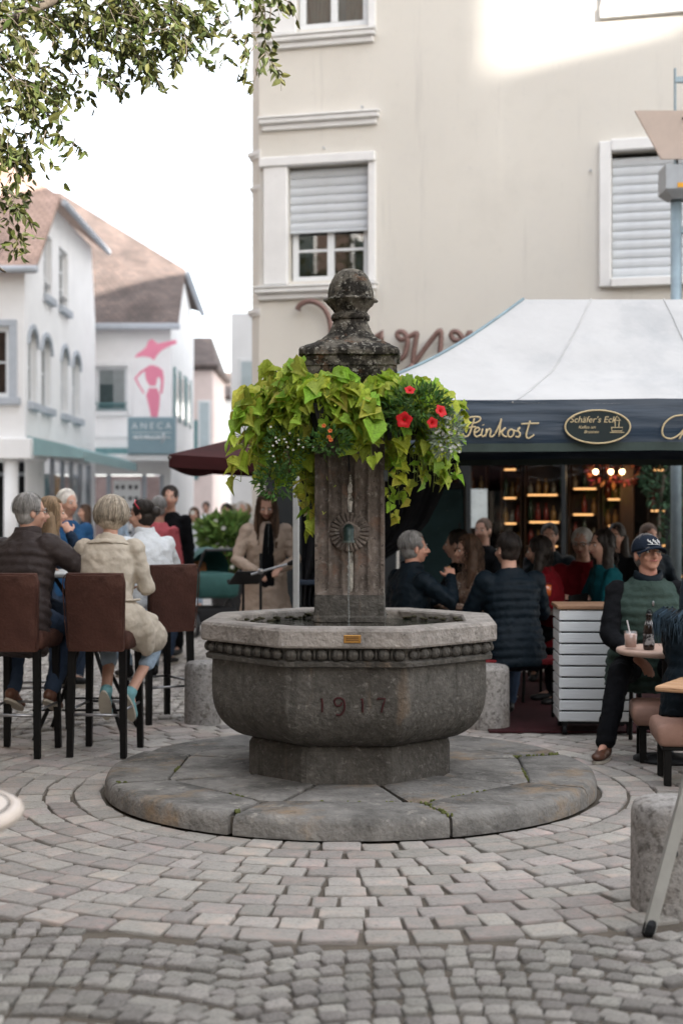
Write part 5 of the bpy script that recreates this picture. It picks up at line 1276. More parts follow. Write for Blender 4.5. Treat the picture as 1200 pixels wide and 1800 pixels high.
        for i in (0,1):
            sl.ball(S[i]-d*.005, (sr*1.12,sr*1.12,sr*1.12)); n = 16 if quilt else 4; pts = [S[i].lerp(E[i],j/n) for j in range(n)] + [E[i].lerp(Wr[i],j/n*.97) for j in range(n+1)]
            rr = [lerp(sr,sr*.62,j/(2*n))*((1+.10*abs(math.sin(j*PI/3.2))-.05) if quilt and top_kind == 'puffer' else 1) for j in range(2*n+1)]
            sl.limb(pts, rr)
        nm = {'shirt':'shirt','jacket':'jacket','puffer':'puffer_jacket','vest':'quilted_vest','coat':'coat'}[top_kind]
        soft(b.obj(nm, top, root, smooth=True), max(vox,.010), 1 if quilt else 4, .020 if quilt else .028)
        if top_kind == 'vest':
            torso(sl, base[:8], 1.06); soft(sl.obj('pullover', sleeve or top, root, smooth=True), .011, 4, .025)
        if collar is not None:
            b = MB(); n = 26; rg = []
            for q, z in ((.083,-.02),(.088,.02),(.082,.055),(.070,.058),(.068,.01)):
                rg.append([N_+d*(z-.02)*s + ax*q*k*1.02*s*math.cos(t) + (d.cross(ax))*(q*1.05*s*math.sin(t)) + d*.012*math.cos(t*2) for t in [2*PI*j/n for j in range(n)]])
            b.loft(rg, False); b.obj('collar', collar, root, smooth=True)
    # --- hair
    st, hm = hair
    if hm is not None:
        b = MB(); C_ = (0,-.020,.030)
        b.ball(X(*C_), (.0815*Hs,.096*Hs,.098*Hs), 18, 12, HR)
        if st in ('bob','long','wavy','bun'): b.ball(X(0,-.035,-.012), (.083*Hs,.078*Hs,.090*Hs), 16, 10, HR)
        if st == 'bob': b.ball(X(0,-.026,.004), (.116*Hs,.112*Hs,.126*Hs), 18, 12, HR)
        if st == 'bun': b.ball(X(.0,-.125,.02), (.042*Hs,.040*Hs,.045*Hs), 12, 8, HR)
        if st == 'short': b.ball(X(0,-.030,-.02), (.076*Hs,.070*Hs,.075*Hs), 16, 10, HR)
        if st in ('long','wavy'):
            ln = .36 if st == 'long' else .26
            for sg in (-1,0,1):
                p0 = X(sg*.062,-.045+.02*abs(sg),-.02); p1 = p0+V(0,0,-.14)+HR@V(sg*.012,-.01+.02*abs(sg),0); p2 = p0+V(0,0,-ln)+HR@V(sg*.02,.00+.04*abs(sg),0)
                b.limb([p0,p1,p2], [.045*Hs,.046*Hs,.022*Hs])
        ho = soft(b.obj('hair', hm, root, smooth=True), .010, 3, .010, FOLD2)
        if strands:
            r = random.Random(hash(label) % 1000 if False else len(label)*31+int(loc[0]*100)); sb = MB()
            for q in range(strands):
                az = r.uniform(-PI,PI); back = abs(az) > 1.0      # 0 = face direction
                fw = {'short':(.35,.75),'bob':(.55,.95),'long':(.5,.8),'wavy':(.5,.8),'bun':(.5,.8)}[st]
                tmax = (1.05 if not back else {'short':2.0,'bob':2.35,'long':1.75,'wavy':1.75,'bun':1.9}[st])*r.uniform(.85,1.0)
                rad = (.086,.100,.101) if st != 'bob' else (.121,.116,.129); fly = (r.uniform(.985,1.02), r.uniform(-.02,.03) if r.random() > .12 else r.uniform(.03,.11)); pts = []; cc = C_ if st != 'bob' else (0,-.022,.006)
                for i in range(7):
                    t = lerp(.12, tmax, i/6); aa = az + .25*math.sin(q)*i/6
                    mx = fly[0] + fly[1]*i/6
                    tuck = 1-.10*max(0,t-1.9) if st == 'bob' else 1
                    mx *= tuck; pts.append(X(cc[0]+rad[0]*mx*math.sin(t)*math.sin(aa), cc[1]+rad[1]*mx*math.sin(t)*math.cos(aa), cc[2]+rad[2]*mx*math.cos(t)))
                if back and st in ('long','wavy'):
                    o_ = pts[-1]; wv = .018 if st == 'wavy' else .006; ln = (.34 if st == 'long' else .25)*r.uniform(.8,1.05); ph = r.uniform(0,6)
                    for i in range(1,8): pts.append(o_+V(wv*math.sin(i*1.6+ph), wv*math.cos(i*1.3+ph)-.0*i, -ln*i/7))
                n = len(pts); sb.tube(pts, [(.0042 if st != 'short' else .003)*(1-.7*i/(n-1)) for i in range(n)], 3)
            sb.obj('hair_strands', hm, ho, smooth=True)
    root['_'] = 0; del root['_']
    return dict(root=root, X=X, HR=HR, Hs=Hs, P=P, d=d, ax=ax, SH=SH, N=N_, S=S, E=E, W=Wr, K=K, A=A, s=s)
HAIR = dict(grey=mat('hair_grey', (.27,.26,.25), .6, .3, 30, stretch=(3,3,.6), island=True, rnd=.35), white=mat('hair_white', (.55,.53,.50), .6, .2, 30), dark=mat('hair_dark', (.022,.016,.013), .5, .3, 30), brown=mat('hair_brown', (.085,.048,.03), .5, .35, 30, stretch=(3,3,.5), island=True, rnd=.4),
            blond=mat('hair_dark_blond', (.22,.15,.09), .55, .35, 26, stretch=(3,3,.5), island=True, rnd=.45), ash=mat('hair_ash_blond', (.34,.29,.23), .55, .4, 26, stretch=(3,3,.6), island=True, rnd=.5), saltpep=mat('hair_salt_pepper', (.15,.14,.135), .6, .4, 40))
# ================================================================ MARKET TENT
TX0, TX1, TY0, TY1, TZ = -.32, 4.75, 10.0, 13.0, 2.29
tent = thing('market_tent', 'white roofed market tent with dark blue lettered valance', 'tent', (TX0,TY0,0))
RX0, RX1, RYm, RZ = 1.47, 3.3, 11.5, 3.22
M_tentw = mat('white_tent_cloth', (.49,.49,.49), .85, .06, 2, .8, 5, patch=[((.39,.40,.41), 1.3, .52, .75)])
M_val = mat('navy_valance_cloth', (.016,.036,.066), .42, .25, 3, 1.0, 5, stretch=(.25,1,3), spec=.5)
M_hem = mat('valance_hem', (.045,.065,.060), .7, .2, 6)
def roof_face(b, e0, e1, r0, r1, seed, n=26, m=16):
    rows = []
    for j in range(m+1):
        v = j/m; row = []
        for i in range(n+1):
            u = i/n; p = Vector(e0).lerp(Vector(e1),u).lerp(Vector(r0).lerp(Vector(r1),u), v)
            p.z -= .15*math.sin(PI*v) + .025*math.sin(PI*u)*(1-v)*math.sin(PI*.5*(1-v)); p.z += (.030*noise.noise(Vector((u*3+seed, v*5, seed)))+.012*noise.noise(Vector((u*14+seed, v*6, seed+4))))*max(0,math.sin(PI*u))**.5*max(0,math.sin(PI*v))**.4
            row.append(p - Vector((TX0,TY0,0)))
        rows.append(row)
    b.loft(rows, False, closed=False)
A_, B_, C_, D_ = (TX0,TY0,TZ), (TX1,TY0,TZ), (TX1,TY1,TZ), (TX0,TY1,TZ); r0, r1 = (RX0,RYm,RZ), (RX1,RYm,RZ)
b = MB(); roof_face(b, A_, B_, r0, r1, 1); roof_face(b, B_, C_, r1, r1, 2); roof_face(b, C_, D_, r1, r0, 3); roof_face(b, D_, A_, r0, r0, 4); b.obj('roof', M_tentw, tent, smooth=True)
b = MB(); b.tube([Vector(A_).lerp(Vector(r0),t/12)+Vector((-TX0,-TY0,.006-.15*math.sin(PI*t/12))) for t in range(13)], .012, 6); b.obj('roof_seam', mat('seam_grey', (.22,.30,.34), .7), tent)
for u in (.30,.62):
    b = MB(); b.tube([Vector(A_).lerp(Vector(B_),u).lerp(Vector(r0).lerp(Vector(r1),u),t/14)+Vector((-TX0,-TY0,.004-.15*math.sin(PI*t/14)-.025*math.sin(PI*u)*(1-t/14)*math.sin(PI*.5*(1-t/14))+(.030*noise.noise(Vector((u*3+1,t/14*5,1)))+.012*noise.noise(Vector((u*14+1,t/14*6,5))))*math.sin(PI*u)**.5*math.sin(PI*t/14)**.4)) for t in range(15)], .006, 5, flat=1); b.obj('roof_seam', M_tentw, tent, smooth=True)
def valance(name, p0, p1, seed):
    p0, p1 = Vector(p0), Vector(p1); n = 60; b = MB(); dx = (p1-p0).normalized(); nn = Vector((dx.y,-dx.x,0)); rows = []
    for z, q in [(lerp(TZ+.01,1.99,k/12), .010*math.sin(PI*k/12)) for k in range(13)]:
        rows.append([p0.lerp(p1,i/n)-Vector((TX0,TY0,0))+nn*(q+.012*noise.noise(Vector((i*.10,z*14,seed)))+.006*noise.noise(Vector((i*.4,z*5,seed))))+Vector((0,0,z-p0.z-.012*math.sin(PI*((i/n*2)%1)))) for i in range(n+1)])
    b.loft(rows, False, closed=False); v = b.obj(name, M_val, tent, smooth=True)
    b = MB(); b.loft([[q+nn*(.004) + Vector((0,0,dz)) for q in rows[-1]] for dz in (.004,-.055)], False, closed=False); b.obj('valance_hem', M_hem, v); return v
val = valance('valance', A_, B_, 1); valance('valance', D_, A_, 2); valance('valance', B_, C_, 3); valance('valance', C_, D_, 4)
b = MB(); VY = -.046
def vp(px, py): return ((px-600)/2500*(TY0+VY)-TX0, VY, CAM_H-(py-900)/2500*(TY0+VY))
def vs_line(pts, r=.0065, smooth=True):
    P = [vp(780+x/2.857, 680+y/2.857) for x, y in pts]; b.tube(bez(P,4) if smooth and len(P) > 2 else P, r, 6)
vs_line([(92,178),(112,158),(150,150),(178,152),(182,165),(165,178),(140,184)]); vs_line([(152,158),(142,190),(132,225),(118,248),(100,246),(94,232)]); vs_line([(118,206),(140,202),(160,200)])
vs_line([(150,232),(168,224),(178,212),(168,204),(154,216),(152,238),(164,250),(186,240)]); vs_line([(194,210),(188,238),(196,250),(208,240)]); vs_line([(196,190),(197,193)], .009, False)
vs_line([(214,210),(208,250)]); vs_line([(209,240),(220,216),(232,212),(234,226),(230,246),(242,250),(254,238)]); vs_line([(256,236),(278,190),(288,160),(282,190),(276,250)]); vs_line([(278,232),(300,212),(308,206),(290,228),(300,246),(316,250)])
vs_line([(336,212),(322,224),(322,244),(334,252),(348,240),(348,220),(336,212)]); vs_line([(350,218),(366,222),(378,206)]); vs_line([(382,204),(370,216),(382,236),(374,252),(358,248)]); vs_line([(432,170),(420,210),(412,244),(422,258),(440,250),(452,240)]); vs_line([(388,186),(430,184),(476,183)])
vs_line([(1240,150),(1200,142),(1150,150),(1110,180),(1095,220),(1105,250),(1140,260),(1180,240),(1215,200)]); vs_line([(1180,262),(1200,230),(1225,200),(1250,190)])
b.obj('gold_script', M_goldl, val, smooth=True)
b = MB(); n = 48; c = vp(1050,750); rxx, rzz = .228, .116
ring = [(c[0]+rxx*math.cos(t), VY-.001, c[2]+rzz*math.sin(t)) for t in [2*PI*j/n for j in range(n+1)]]; b.tube(ring, .0062, 6, cap=False); b.obj('logo_ring', M_goldl, val, smooth=True)
b = MB(); b.loft([[(c[0]+rxx*math.cos(t), y, c[2]+rzz*math.sin(t)) for t in [2*PI*j/n for j in range(n)]] for y in (VY+.004,VY-.001)]); b.obj('logo_plate', mat('logo_dark', (.012,.022,.024), .6), val)
inst('logo_lettering', TEXT_ME['name'], val, (c[0]-.035,VY-.003,c[2]+.03), (R(90),0,0)); inst('logo_lettering', TEXT_ME['l2'], val, (c[0]-.075,VY-.003,c[2]-.012), (R(90),0,0)); inst('logo_lettering', TEXT_ME['l3'], val, (c[0]-.045,VY-.003,c[2]-.045), (R(90),0,0))
b = MB(); q = (c[0]+.135, c[2])
for pts in ([(-.015,.055),(0,.075),(.015,.055),(.025,.045),(-.025,.045),(-.015,.055)], [(-.015,.04),(-.012,0)], [(.015,.04),(.012,0)], [(-.04,-.005),(.04,-.005),(.035,-.03),(-.035,-.03),(-.04,-.005)], [(-.05,-.04),(.05,-.04)]): b.tube([(q[0]+x,VY-.003,q[1]+z) for x, z in pts], .0028, 5)
b.obj('logo_emblem', M_goldl, val)
M_alu = mat('tent_aluminium', (.55,.57,.58), .35, .08, 10, metal=.6)
for x, y in ((0,.03),(TX1-TX0,.03),(0,3.0),(TX1-TX0,3.0)):
    b = MB(); b.rbox(x-.022,x+.022,y-.022,y+.022,.01,2.27,.004); b.rbox(x-.06,x+.06,y-.06,y+.06,.0,.012,.002); b.obj('leg', M_alu, tent)
b = MB()
for (p, q) in (((0,.03),(TX1-TX0,.03)),((0,3.0),(TX1-TX0,3.0)),((0,.03),(0,3.0)),((TX1-TX0,.03),(TX1-TX0,3.0))):
    for k in range(4):
        a = Vector((lerp(p[0],q[0],k/4),lerp(p[1],q[1],k/4)+.03,0)); e = Vector((lerp(p[0],q[0],(k+1)/4),lerp(p[1],q[1],(k+1)/4)+.03,0)); b.tube([a+Vector((0,0,2.24)), e+Vector((0,0,1.98))], .012, 6); b.tube([a+Vector((0,.02,1.98)), e+Vector((0,.02,2.24))], .012, 6)
b.tube([(RX0-TX0,1.5,2.0),(RX0-TX0,1.5,RZ-.05)], .02, 8); b.tube([(RX1-TX0,1.5,2.0),(RX1-TX0,1.5,RZ-.05)], .02, 8); b.tube([(0,1.5,2.1),(TX1-TX0,1.5,2.1)], .015, 8); b.obj('folding_frame', M_alu, tent)
cur = thing('tent_curtain', 'black side curtain drawn back to the left tent pole', 'curtain', (TX0-.03,TY0+1.25,0))
b = MB(); rows = []
for z, xr in ((2.2,1.14),(1.95,1.13),(1.75,1.06),(1.6,1.0),(1.42,.92),(1.26,.80),(1.1,.58),(1.0,.40),(.9,.28),(.8,.24),(.5,.30),(.06,.34)):
    n = 70; amp = lerp(.03,.06,max(0,min(1,(2-z)))); rows.append([((.03+(xr-.03)*i/n)*1.125, amp*math.sin(i*.62)+.015*math.sin(i*1.7+z*3), z) for i in range(n+1)])
b.loft(rows, False, closed=False); b.obj('cloth', mat('black_curtain_cloth', (.010,.011,.014), .95, .25, 5), cur, smooth=True)
b = MB(); b.rbox(-.03,.16,-.10,.08,.925,.965,.01); b.obj('tie_band', mat('navy_band', (.02,.03,.05), .8), cur)
mm = MB(); mm.box(1.0,5.2,9.62,13.2,.004,.014); rc = mm.obj('red_carpet', mat('red_carpet', (.038,.007,.009), .98, .3, 20, .4, 150)); tag(rc, 'dark red carpet laid under the market tent', 'carpet')
# chalk board menu under the tent
cb = thing('menu_board', 'teal chalkboard menu leaning between black curtain and shop window', 'sign', at(768,900,12.6)*1)
cb.location.z = 0
b = MB(); Mx = Matrix.Rotation(R(-8),4,'X'); b.rbox(-.25,.25,-.02,.02,.25,1.72,.006,Mx); b.obj('panel', mat('chalkboard_teal', (.030,.065,.075), .9, .2, 4, patch=[((.16,.20,.19), 40, .66, .7, (.5,1,2.5))]), cb)
b = MB()
for x in (-.28,.25): b.rbox(x,x+.03,-.03,.03,0,1.78,.006,Mx)
b.rbox(-.25,.25,-.028,.028,1.72,1.78,.006,Mx); b.obj('frame', M_darkframe, cb); b = MB(); b.tube([(-.2,.0,1.4),(-.2,.55,.0)], .012, 6); b.tube([(.2,.0,1.4),(.2,.55,.0)], .012, 6); b.obj('prop_leg', M_darkframe, cb)
# ================================================================ PARASOL
par = thing('parasol', 'dark red square parasol behind the golden vine', 'parasol', (-.25,13.4,0))
M_parc = mat('dark_red_canvas', (.045,.009,.010), .85, .2, 5, transl=.15)
cor = []
for k in range(4): a = R(221+90*k); cor.append(Vector((1.65*math.cos(a),1.65*math.sin(a),2.0)))
apex = Vector((0,0,2.42)); b = MB()
for k in range(4):
    p, q = cor[k], cor[(k+1)%4]; rows = []
    for j in range(7):
        v = j/6; rows.append([p.lerp(q,i/8).lerp(apex,v)-Vector((0,0,.05*math.sin(PI*i/8)*(1-v)+.02*math.sin(PI*v))) for i in range(9)])
    b.loft(rows, False, closed=False); b.loft([[p.lerp(q,i/8)-Vector((0,0,.05*math.sin(PI*i/8)+dz)) for i in range(9)] for dz in (0,.11)], False, closed=False)
b.obj('canopy', M_parc, par, smooth=False)
for k in range(4):
    b = MB(); b.tube([cor[k]-Vector((0,0,.03)), cor[k].lerp(apex,.95)-Vector((0,0,.04))], .018, 6); b.tube([cor[k].lerp(apex,.45)-Vector((0,0,.06)), Vector((0,0,1.85))], .014, 6); b.obj('rib', mat('grey_rib', (.16,.14,.13), .6), par)
b = MB(); b.tube([(0,0,0),(0,0,2.42)], .028, 10); b.obj('pole', M_alu, par, smooth=True); b = MB(); b.lathe([(.32,0),(.32,.05),(.08,.09),(.05,.3)], 20); b.obj('base', M_blackm, par)
# ================================================================ BAR STOOLS AND HIGH TABLE
M_leather = mat('brown_suede', (.055,.024,.018), .75, .35, 5, .45, 60, spec=.15, patch=[((.11,.055,.042), 3, .52, .72), ((.03,.014,.011), 2.2, .55, .7)])
M_leg = mat('black_wood_leg', (.006,.0056,.0055), .5, .2, 20, spec=.15)
M_steel = mat('steel_bar', (.30,.30,.31), .35, .15, 20, metal=.8)
def cushion(b, x0, x1, y0, y1, z0, z1, bv=.03, M=None, puff=.012):
    n = 8; rings = []
    for z, ins in ((z0,bv*.6),(z0+bv*.5,bv*.12),(lerp(z0,z1,.5),-puff*.4),(z1-bv*.7,0),(z1-bv*.2,bv*.35),(z1,bv)):
        ring = []
        xa, xb, ya, yb = x0+ins, x1-ins, y0+ins, y1-ins; rr = .03
        for (cx, cy, a0) in ((xb-rr,yb-rr,0),(xa+rr,yb-rr,90),(xa+rr,ya+rr,180),(xb-rr,ya+rr,270)):
            for q in range(5): a = R(a0+q*22.5); ring.append((cx+rr*math.cos(a), cy+rr*math.sin(a), z))
        rings.append(ring)
    c2 = [((p[0]+(x0+x1)/2)/2, (p[1]+(y0+y1)/2)/2, z1+puff) for p in rings[-1]]; rings.append(c2)
    t = MB(); t.loft(rings)
    if M is not None: t.xform(M)
    b.add(t.v, t.f)
def bar_stool(label, x, y, rz):
    t = thing('bar_stool', label, 'stool', (x,y,0), rz, 'brown upholstered bar stools round the high table')
    b = MB(); cushion(b, -.195,.195,-.20,.235,.655,.775,.03); b.obj('seat', M_leather, t, autos=40)
    b = MB(); M = Matrix.Translation((0,-.215,.655)) @ Matrix.Rotation(R(4),4,'X'); rows = []
    for z in np.linspace(0,.475,9):
        w = lerp(.172,.188,z/.475) - (.012 if z > .465 else 0); th = .034 if z < .46 else .022; rr = .016; ring = []
        for (cx, cy, a0) in ((w-rr,th-rr,0),(-w+rr,th-rr,90),(-w+rr,-th+rr,180),(w-rr,-th+rr,270)):
            for q in range(4): a = R(a0+q*30); px_ = cx+rr*math.cos(a); ring.append(M @ Vector((px_, cy+rr*math.sin(a)-.018*(1-(px_/w)**2), z)))
        rows.append(ring)
    b.loft(rows); bk = b.obj('backrest', M_leather, t, autos=40); b = MB(); b.tube(bez([M @ Vector(q) for q in ((-.170,-.036,.02),(-.184,-.038,.24),(-.184,-.040,.452),(-.10,-.052,.462),(0,-.057,.464),(.10,-.052,.462),(.184,-.040,.452),(.184,-.038,.24),(.170,-.036,.02))],4), .0035, 5); b.obj('seam_piping', M_leather, bk, smooth=True)
    b = MB(); b.rbox(.166,.172,-.245,-.243,.69,.715,.001); b.obj('care_label', M_trim, bk)
    for sx in (-1,1):
        for sy, yy in ((-1,-.19),(1,.19)):
            b = MB(); x0, y0 = sx*.158, yy; x1, y1 = sx*.168, yy*1.10; w0, w1 = .022, .018
            b.loft([[(x1+a*w1,y1+c*w1,0) for a,c in ((-1,-1),(1,-1),(1,1),(-1,1))],[(x0+a*w0,y0+c*w0,.66) for a,c in ((-1,-1),(1,-1),(1,1),(-1,1))]]); b.obj('leg', M_leg, t)
    for p, q in (((-.165,.203,.29),(.165,.203,.29)),((-.165,-.20,.29),(-.165,.203,.29)),((.165,-.20,.29),(.165,.203,.29)),((-.165,-.202,.26),(.165,-.202,.26))):
        b = MB(); b.tube([p,q], .009, 8); b.obj('foot_rail', M_steel, t, smooth=True)
    return t
bar_stool('brown bar stool under the man in the brown quilted jacket', -1.99, 8.86, R(-6))
bar_stool('brown bar stool under the woman in the beige trench coat', -1.47, 8.88, R(-6))
bar_stool('brown bar stool under the woman in the white jacket', -1.32, 10.25, R(32))
bar_stool('brown bar stool under the long haired woman across the table', -2.12, 9.95, R(-80))
tb = thing('high_table', 'high bistro table with black crossed metal legs between the stools', 'table', (-1.72,9.62,0))
b = MB(); b.rbox(-.35,.35,-.35,.35,1.07,1.10,.008); b.obj('table_top', mat('grey_table_top', (.45,.45,.44), .5, .1, 5), tb)
for a in range(4):
    b = MB(); an = R(45+90*a); c_, s_ = math.cos(an), math.sin(an); b.tube([(-.26*c_,-.26*s_,1.07),(.08*c_,.08*s_,.6),(.42*c_,.42*s_,.0)], .014, 8); b.obj('leg', M_leg, tb)
b = MB(); b.tube([(.30,.30,.2),(-.30,.30,.2),(-.30,-.30,.2),(.30,-.30,.2),(.30,.30,.2)], .008, 6); b.obj('stretcher', M_leg, tb)
# ================================================================ BOLLARDS
M_gran = mat('granite', (.30,.285,.27), .85, .3, 40, .5, 90, patch=[((.13,.12,.11), 34, .52, .62), ((.18,.15,.12), 3, .5, .75)])
def bollard(label, x, y, r=.14, h=.43):
    t = thing('stone_bollard', label, 'bollard', (x,y,0), rng.uniform(0,6), 'granite bollards round the fountain')
    b = MB(); b.lathe([(r*1.0,-.02),(r*1.01,.05),(r,h-.06),(r*.985,h-.035),(r*.93,h-.014),(r*.82,h-.003),(r*.5,h+.004),(.01,h+.006)], 36, mod=lambda a,z: 1+.012*noise.noise(Vector((math.cos(a)*2,math.sin(a)*2,z*5)))); b.obj('shaft', M_gran, t, autos=50)
bollard('granite bollard left of the fountain beside the bar stool', -.985, 10.1, .128, .44)
bollard('granite bollard right of the basin before the white slatted crate', 1.02, 9.88, .145, .44)
bollard('large granite bollard at the lower right edge', 1.262, 5.42, .158, .405)
# ================================================================ WHITE SLATTED CRATE ON CASTORS
crate = thing('slatted_planter_box', 'white slatted wooden box on castors beside the man in green vest', 'crate', (1.725,9.74,0), R(-3))
M_wslat = mat('white_slat_paint', (.66,.68,.69), .6, .08, 6, .2, 60, stretch=(.4,1,3), patch=[((.42,.42,.40), 9, .62, .74, (.3,1,3))])
W_, D_2 = .255, .2; ns = 10; hh = (.845-.09)/ns
me_f = MB().rbox(-W_,W_,-.011,.011,.004,hh-.008,.003).mesh('slat', M_wslat); me_s = MB().rbox(-.011,.011,-D_2+.012,D_2-.012,.004,hh-.008,.003).mesh('slat', M_wslat)
for k in range(ns):
    inst('slat', me_f, crate, (rng.uniform(-.002,.002),-D_2,.09+k*hh)); inst('slat', me_f, crate, (0,D_2,.09+k*hh)); inst('slat', me_s, crate, (W_-.012,0,.09+k*hh)); inst('slat', me_s, crate, (-W_+.012,0,.09+k*hh))
b = MB()
for x in (-W_+.04,W_-.04):
    for y in (-D_2+.03,D_2-.03): b.rbox(x-.02,x+.02,y-.017,y+.017,.08,.84,.003)
b.box(-W_+.03,W_-.03,-D_2+.014,D_2-.014,.075,.085); b.box(-W_+.026,W_-.026,-D_2+.013,-D_2+.016,.09,.83); b.obj('inner_frame', M_dark, crate)
b = MB(); b.rbox(-W_-.012,W_+.012,-D_2-.018,D_2+.018,.846,.872,.004); b.obj('top_board', mat('brown_top_board', (.26,.15,.09), .7, .2, 8, stretch=(1,4,4)), crate)
for x in (-W_+.04,W_-.04):
    for y in (-D_2+.04,D_2-.04):
        b = MB(); b.tube([(x-.012,y,.034),(x+.012,y,.034)], .033, 14); b.rbox(x-.018,x+.018,y-.02,y+.02,.06,.078,.003); b.obj('castor', M_blackm, crate)
# ================================================================ FOREGROUND BISTRO TABLE AND FOLDING CHAIR
ft = thing('bistro_table', 'round beige bistro table cut off by the left edge', 'table', (-1.20,3.68,0))
b = MB(); b.lathe([(.30,.695),(.345,.690),(.365,.700),(.372,.712),(.368,.724),(.355,.731),(.338,.733),(.333,.729),(.328,.733),(.01,.734)], 56); b.obj('table_top', mat('beige_table_top', (.52,.45,.39), .45, .08, 4, spec=.4), ft, autos=50)
b = MB(); b.lathe([(.334,.7305),(.331,.7345),(.328,.7305)], 56, cap=False); b.obj('rim_groove', M_blackm, ft)
b = MB(); b.lathe([(.22,0),(.22,.02),(.05,.05),(.03,.08),(.03,.66),(.12,.69)], 24); b.obj('pedestal', M_blackm, ft, smooth=True)
M_gm = mat('grey_flat_metal', (.36,.36,.34), .45, .1, 10, metal=.35)
tri = thing('tripod_stand', 'grey metal tripod leg before the bollard at the lower right', 'stand', (1.455,5.12,0))
for k in range(3):
    a = R(188 + 120*k); f = Vector((.365*math.cos(a), .365*math.sin(a), 0)); tp = Vector((.03*math.cos(a), .03*math.sin(a), 1.20)); sd = (tp-f).normalized(); tv = Vector((-math.sin(a), math.cos(a), 0)); nv = sd.cross(tv)
    b = MB(); b.loft([[p+nv*x*.021+tv*y*.012 for x,y in ((-1,-1),(1,-1),(1,1),(-1,1))] for p in (f,tp)]); lg = b.obj('leg', M_gm, tri)
    b = MB(); q0 = f.lerp(tp,.235)+tv*-.016+nv*.024; q1 = f.lerp(tp,.55)+tv*-.016+nv*.024; b.tube([q0,q1], .008, 6); b.obj('brace', M_gm, lg)
    b = MB(); b.ball(q0, .016, 8, 6); b.obj('brace_joint', M_blackm, lg)
    b = MB(); b.limb([f+Vector((0,0,.004)), f+sd*.03], [.024,.024], 8); b.obj('foot_cap', M_blackm, lg)
b = MB(); b.tube([(0,0,.5),(0,0,1.75)], .02, 10); b.lathe([(.05,1.17),(.05,1.25)], 14); b.obj('mast', M_gm, tri)
# ================================================================ RIGHT: LOW UPHOLSTERED STOOLS, TABLES, DRINKS
M_tan = mat('tan_leatherette', (.34,.20,.155), .6, .15, 5, .25, 60, patch=[((.22,.12,.09), 4, .6, .75)])
M_wood = mat('oiled_table_wood', (.46,.27,.15), .5, .25, 4, .2, 40, stretch=(1,6,6), patch=[((.30,.16,.08), 8, .55, .7)])
def low_stool(label, x, y, rz, w=.5, d=.4, h=.345):
    t = thing('low_stool', label, 'stool', (x,y,0), rz, 'tan padded stools at the right edge')
    b = MB(); cushion(b, -w/2,w/2,-d/2,d/2,h-.125,h,.035,puff=.010); b.obj('seat', M_tan, t, autos=50)
    b = MB(); b.rbox(-w/2+.03,w/2-.03,-d/2+.03,d/2-.03,h-.15,h-.126,.004); b.obj('frame', M_leg, t)
    for sx in (-1,1):
        for sy in (-1,1): b = MB(); b.rbox(sx*(w/2-.06)-.02,sx*(w/2-.06)+.02,sy*(d/2-.06)-.02,sy*(d/2-.06)+.02,0,h-.15,.003); b.obj('leg', M_leg, t)
low_stool('tan padded low stool under the wooden table corner', 1.99, 8.62, R(-8), .46, .40, .35); low_stool('nearest tan padded low stool at the right edge', 1.99, 7.92, R(-6), .50, .42, .345)
wt = thing('wooden_table', 'orange brown wooden table corner at the right edge', 'table', (2.09,7.66,0), R(-30))
for k in range(5): b = MB(); b.rbox(-.32,.32,-.30+k*.12,-.185+k*.12,.545,.575,.008); b.obj('plank', M_wood, wt)
for sx in (-.06,.26):
    for sy in (-.08,.24): b = MB(); b.rbox(sx-.02,sx+.02,sy-.02,sy+.02,0,.545,.003); b.obj('leg', M_leg, wt)
rt_ = thing('round_table', 'small round pinkish wood table before the man in green vest', 'table', (1.965,8.60,0))
b = MB(); b.lathe([(.02,.640),(.285,.640),(.300,.650),(.302,.664),(.296,.674),(.28,.678),(.01,.679)], 44); b.obj('table_top', mat('pale_pink_wood', (.52,.36,.29), .45, .12, 4, stretch=(1,5,5)), rt_, autos=50)
b = MB(); b.lathe([(.2,0),(.2,.015),(.05,.04),(.028,.07),(.028,.6),(.1,.64)], 22); b.obj('pedestal', M_blackm, rt_, smooth=True)
TZt = .680
gl_m = bpy.data.materials.new('drinking_glass'); gl_m.use_nodes = True; _N, _L = gl_m.node_tree.nodes, gl_m.node_tree.links; _N.clear()
_o = _N.new('ShaderNodeOutputMaterial'); _t = _N.new('ShaderNodeBsdfTransparent'); _g = _N.new('ShaderNodeBsdfGlossy'); _g.inputs['Roughness'].default_value = .03; _m = _N.new('ShaderNodeMixShader'); _m.inputs[0].default_value = .09
_L.new(_t.outputs[0], _m.inputs[1]); _L.new(_g.outputs[0], _m.inputs[2]); _L.new(_m.outputs[0], _o.inputs[0])
def glass_of(name, label, p, fill, r0=.036, r1=.042, h=.105, straw=None, lvl=.85, stem=False):
    t = thing(name, label, 'drink', p); z0 = .10 if stem else 0
    b = MB(); b.lathe([(r0*.6,z0+.002),(r0,z0+.006),(r1,z0+h),(r1-.002,z0+h),(r0-.002,z0+.01),(.002,z0+.008)], 20, cap=False); b.obj('glass', gl_m, t, smooth=True)
    b = MB(); b.lathe([(r0-.004,z0+.010),(lerp(r0,r1,lvl)-.0035,z0+h*lvl),(.002,z0+h*lvl)], 20); b.obj('drink', fill, t, smooth=True)
    if stem: b = MB(); b.lathe([(.034,0),(.034,.003),(.006,.008),(.004,.05),(.005,.095),(.02,.106)], 16); b.obj('stem', gl_m, t, smooth=True)
    if straw: b = MB(); b.tube([(.012,0,.02),(-.022,0,h+.065)], .0045, 7); b.obj('straw', straw, t)
    return t
glass_of('iced_drink', 'glass of pale peach drink with a straw on the round table', at(1108,1137,8.52), mat('peach_drink', (.62,.40,.33), .4, .1, 20), straw=mat('straw', (.65,.62,.6), .5)).location.z = TZt
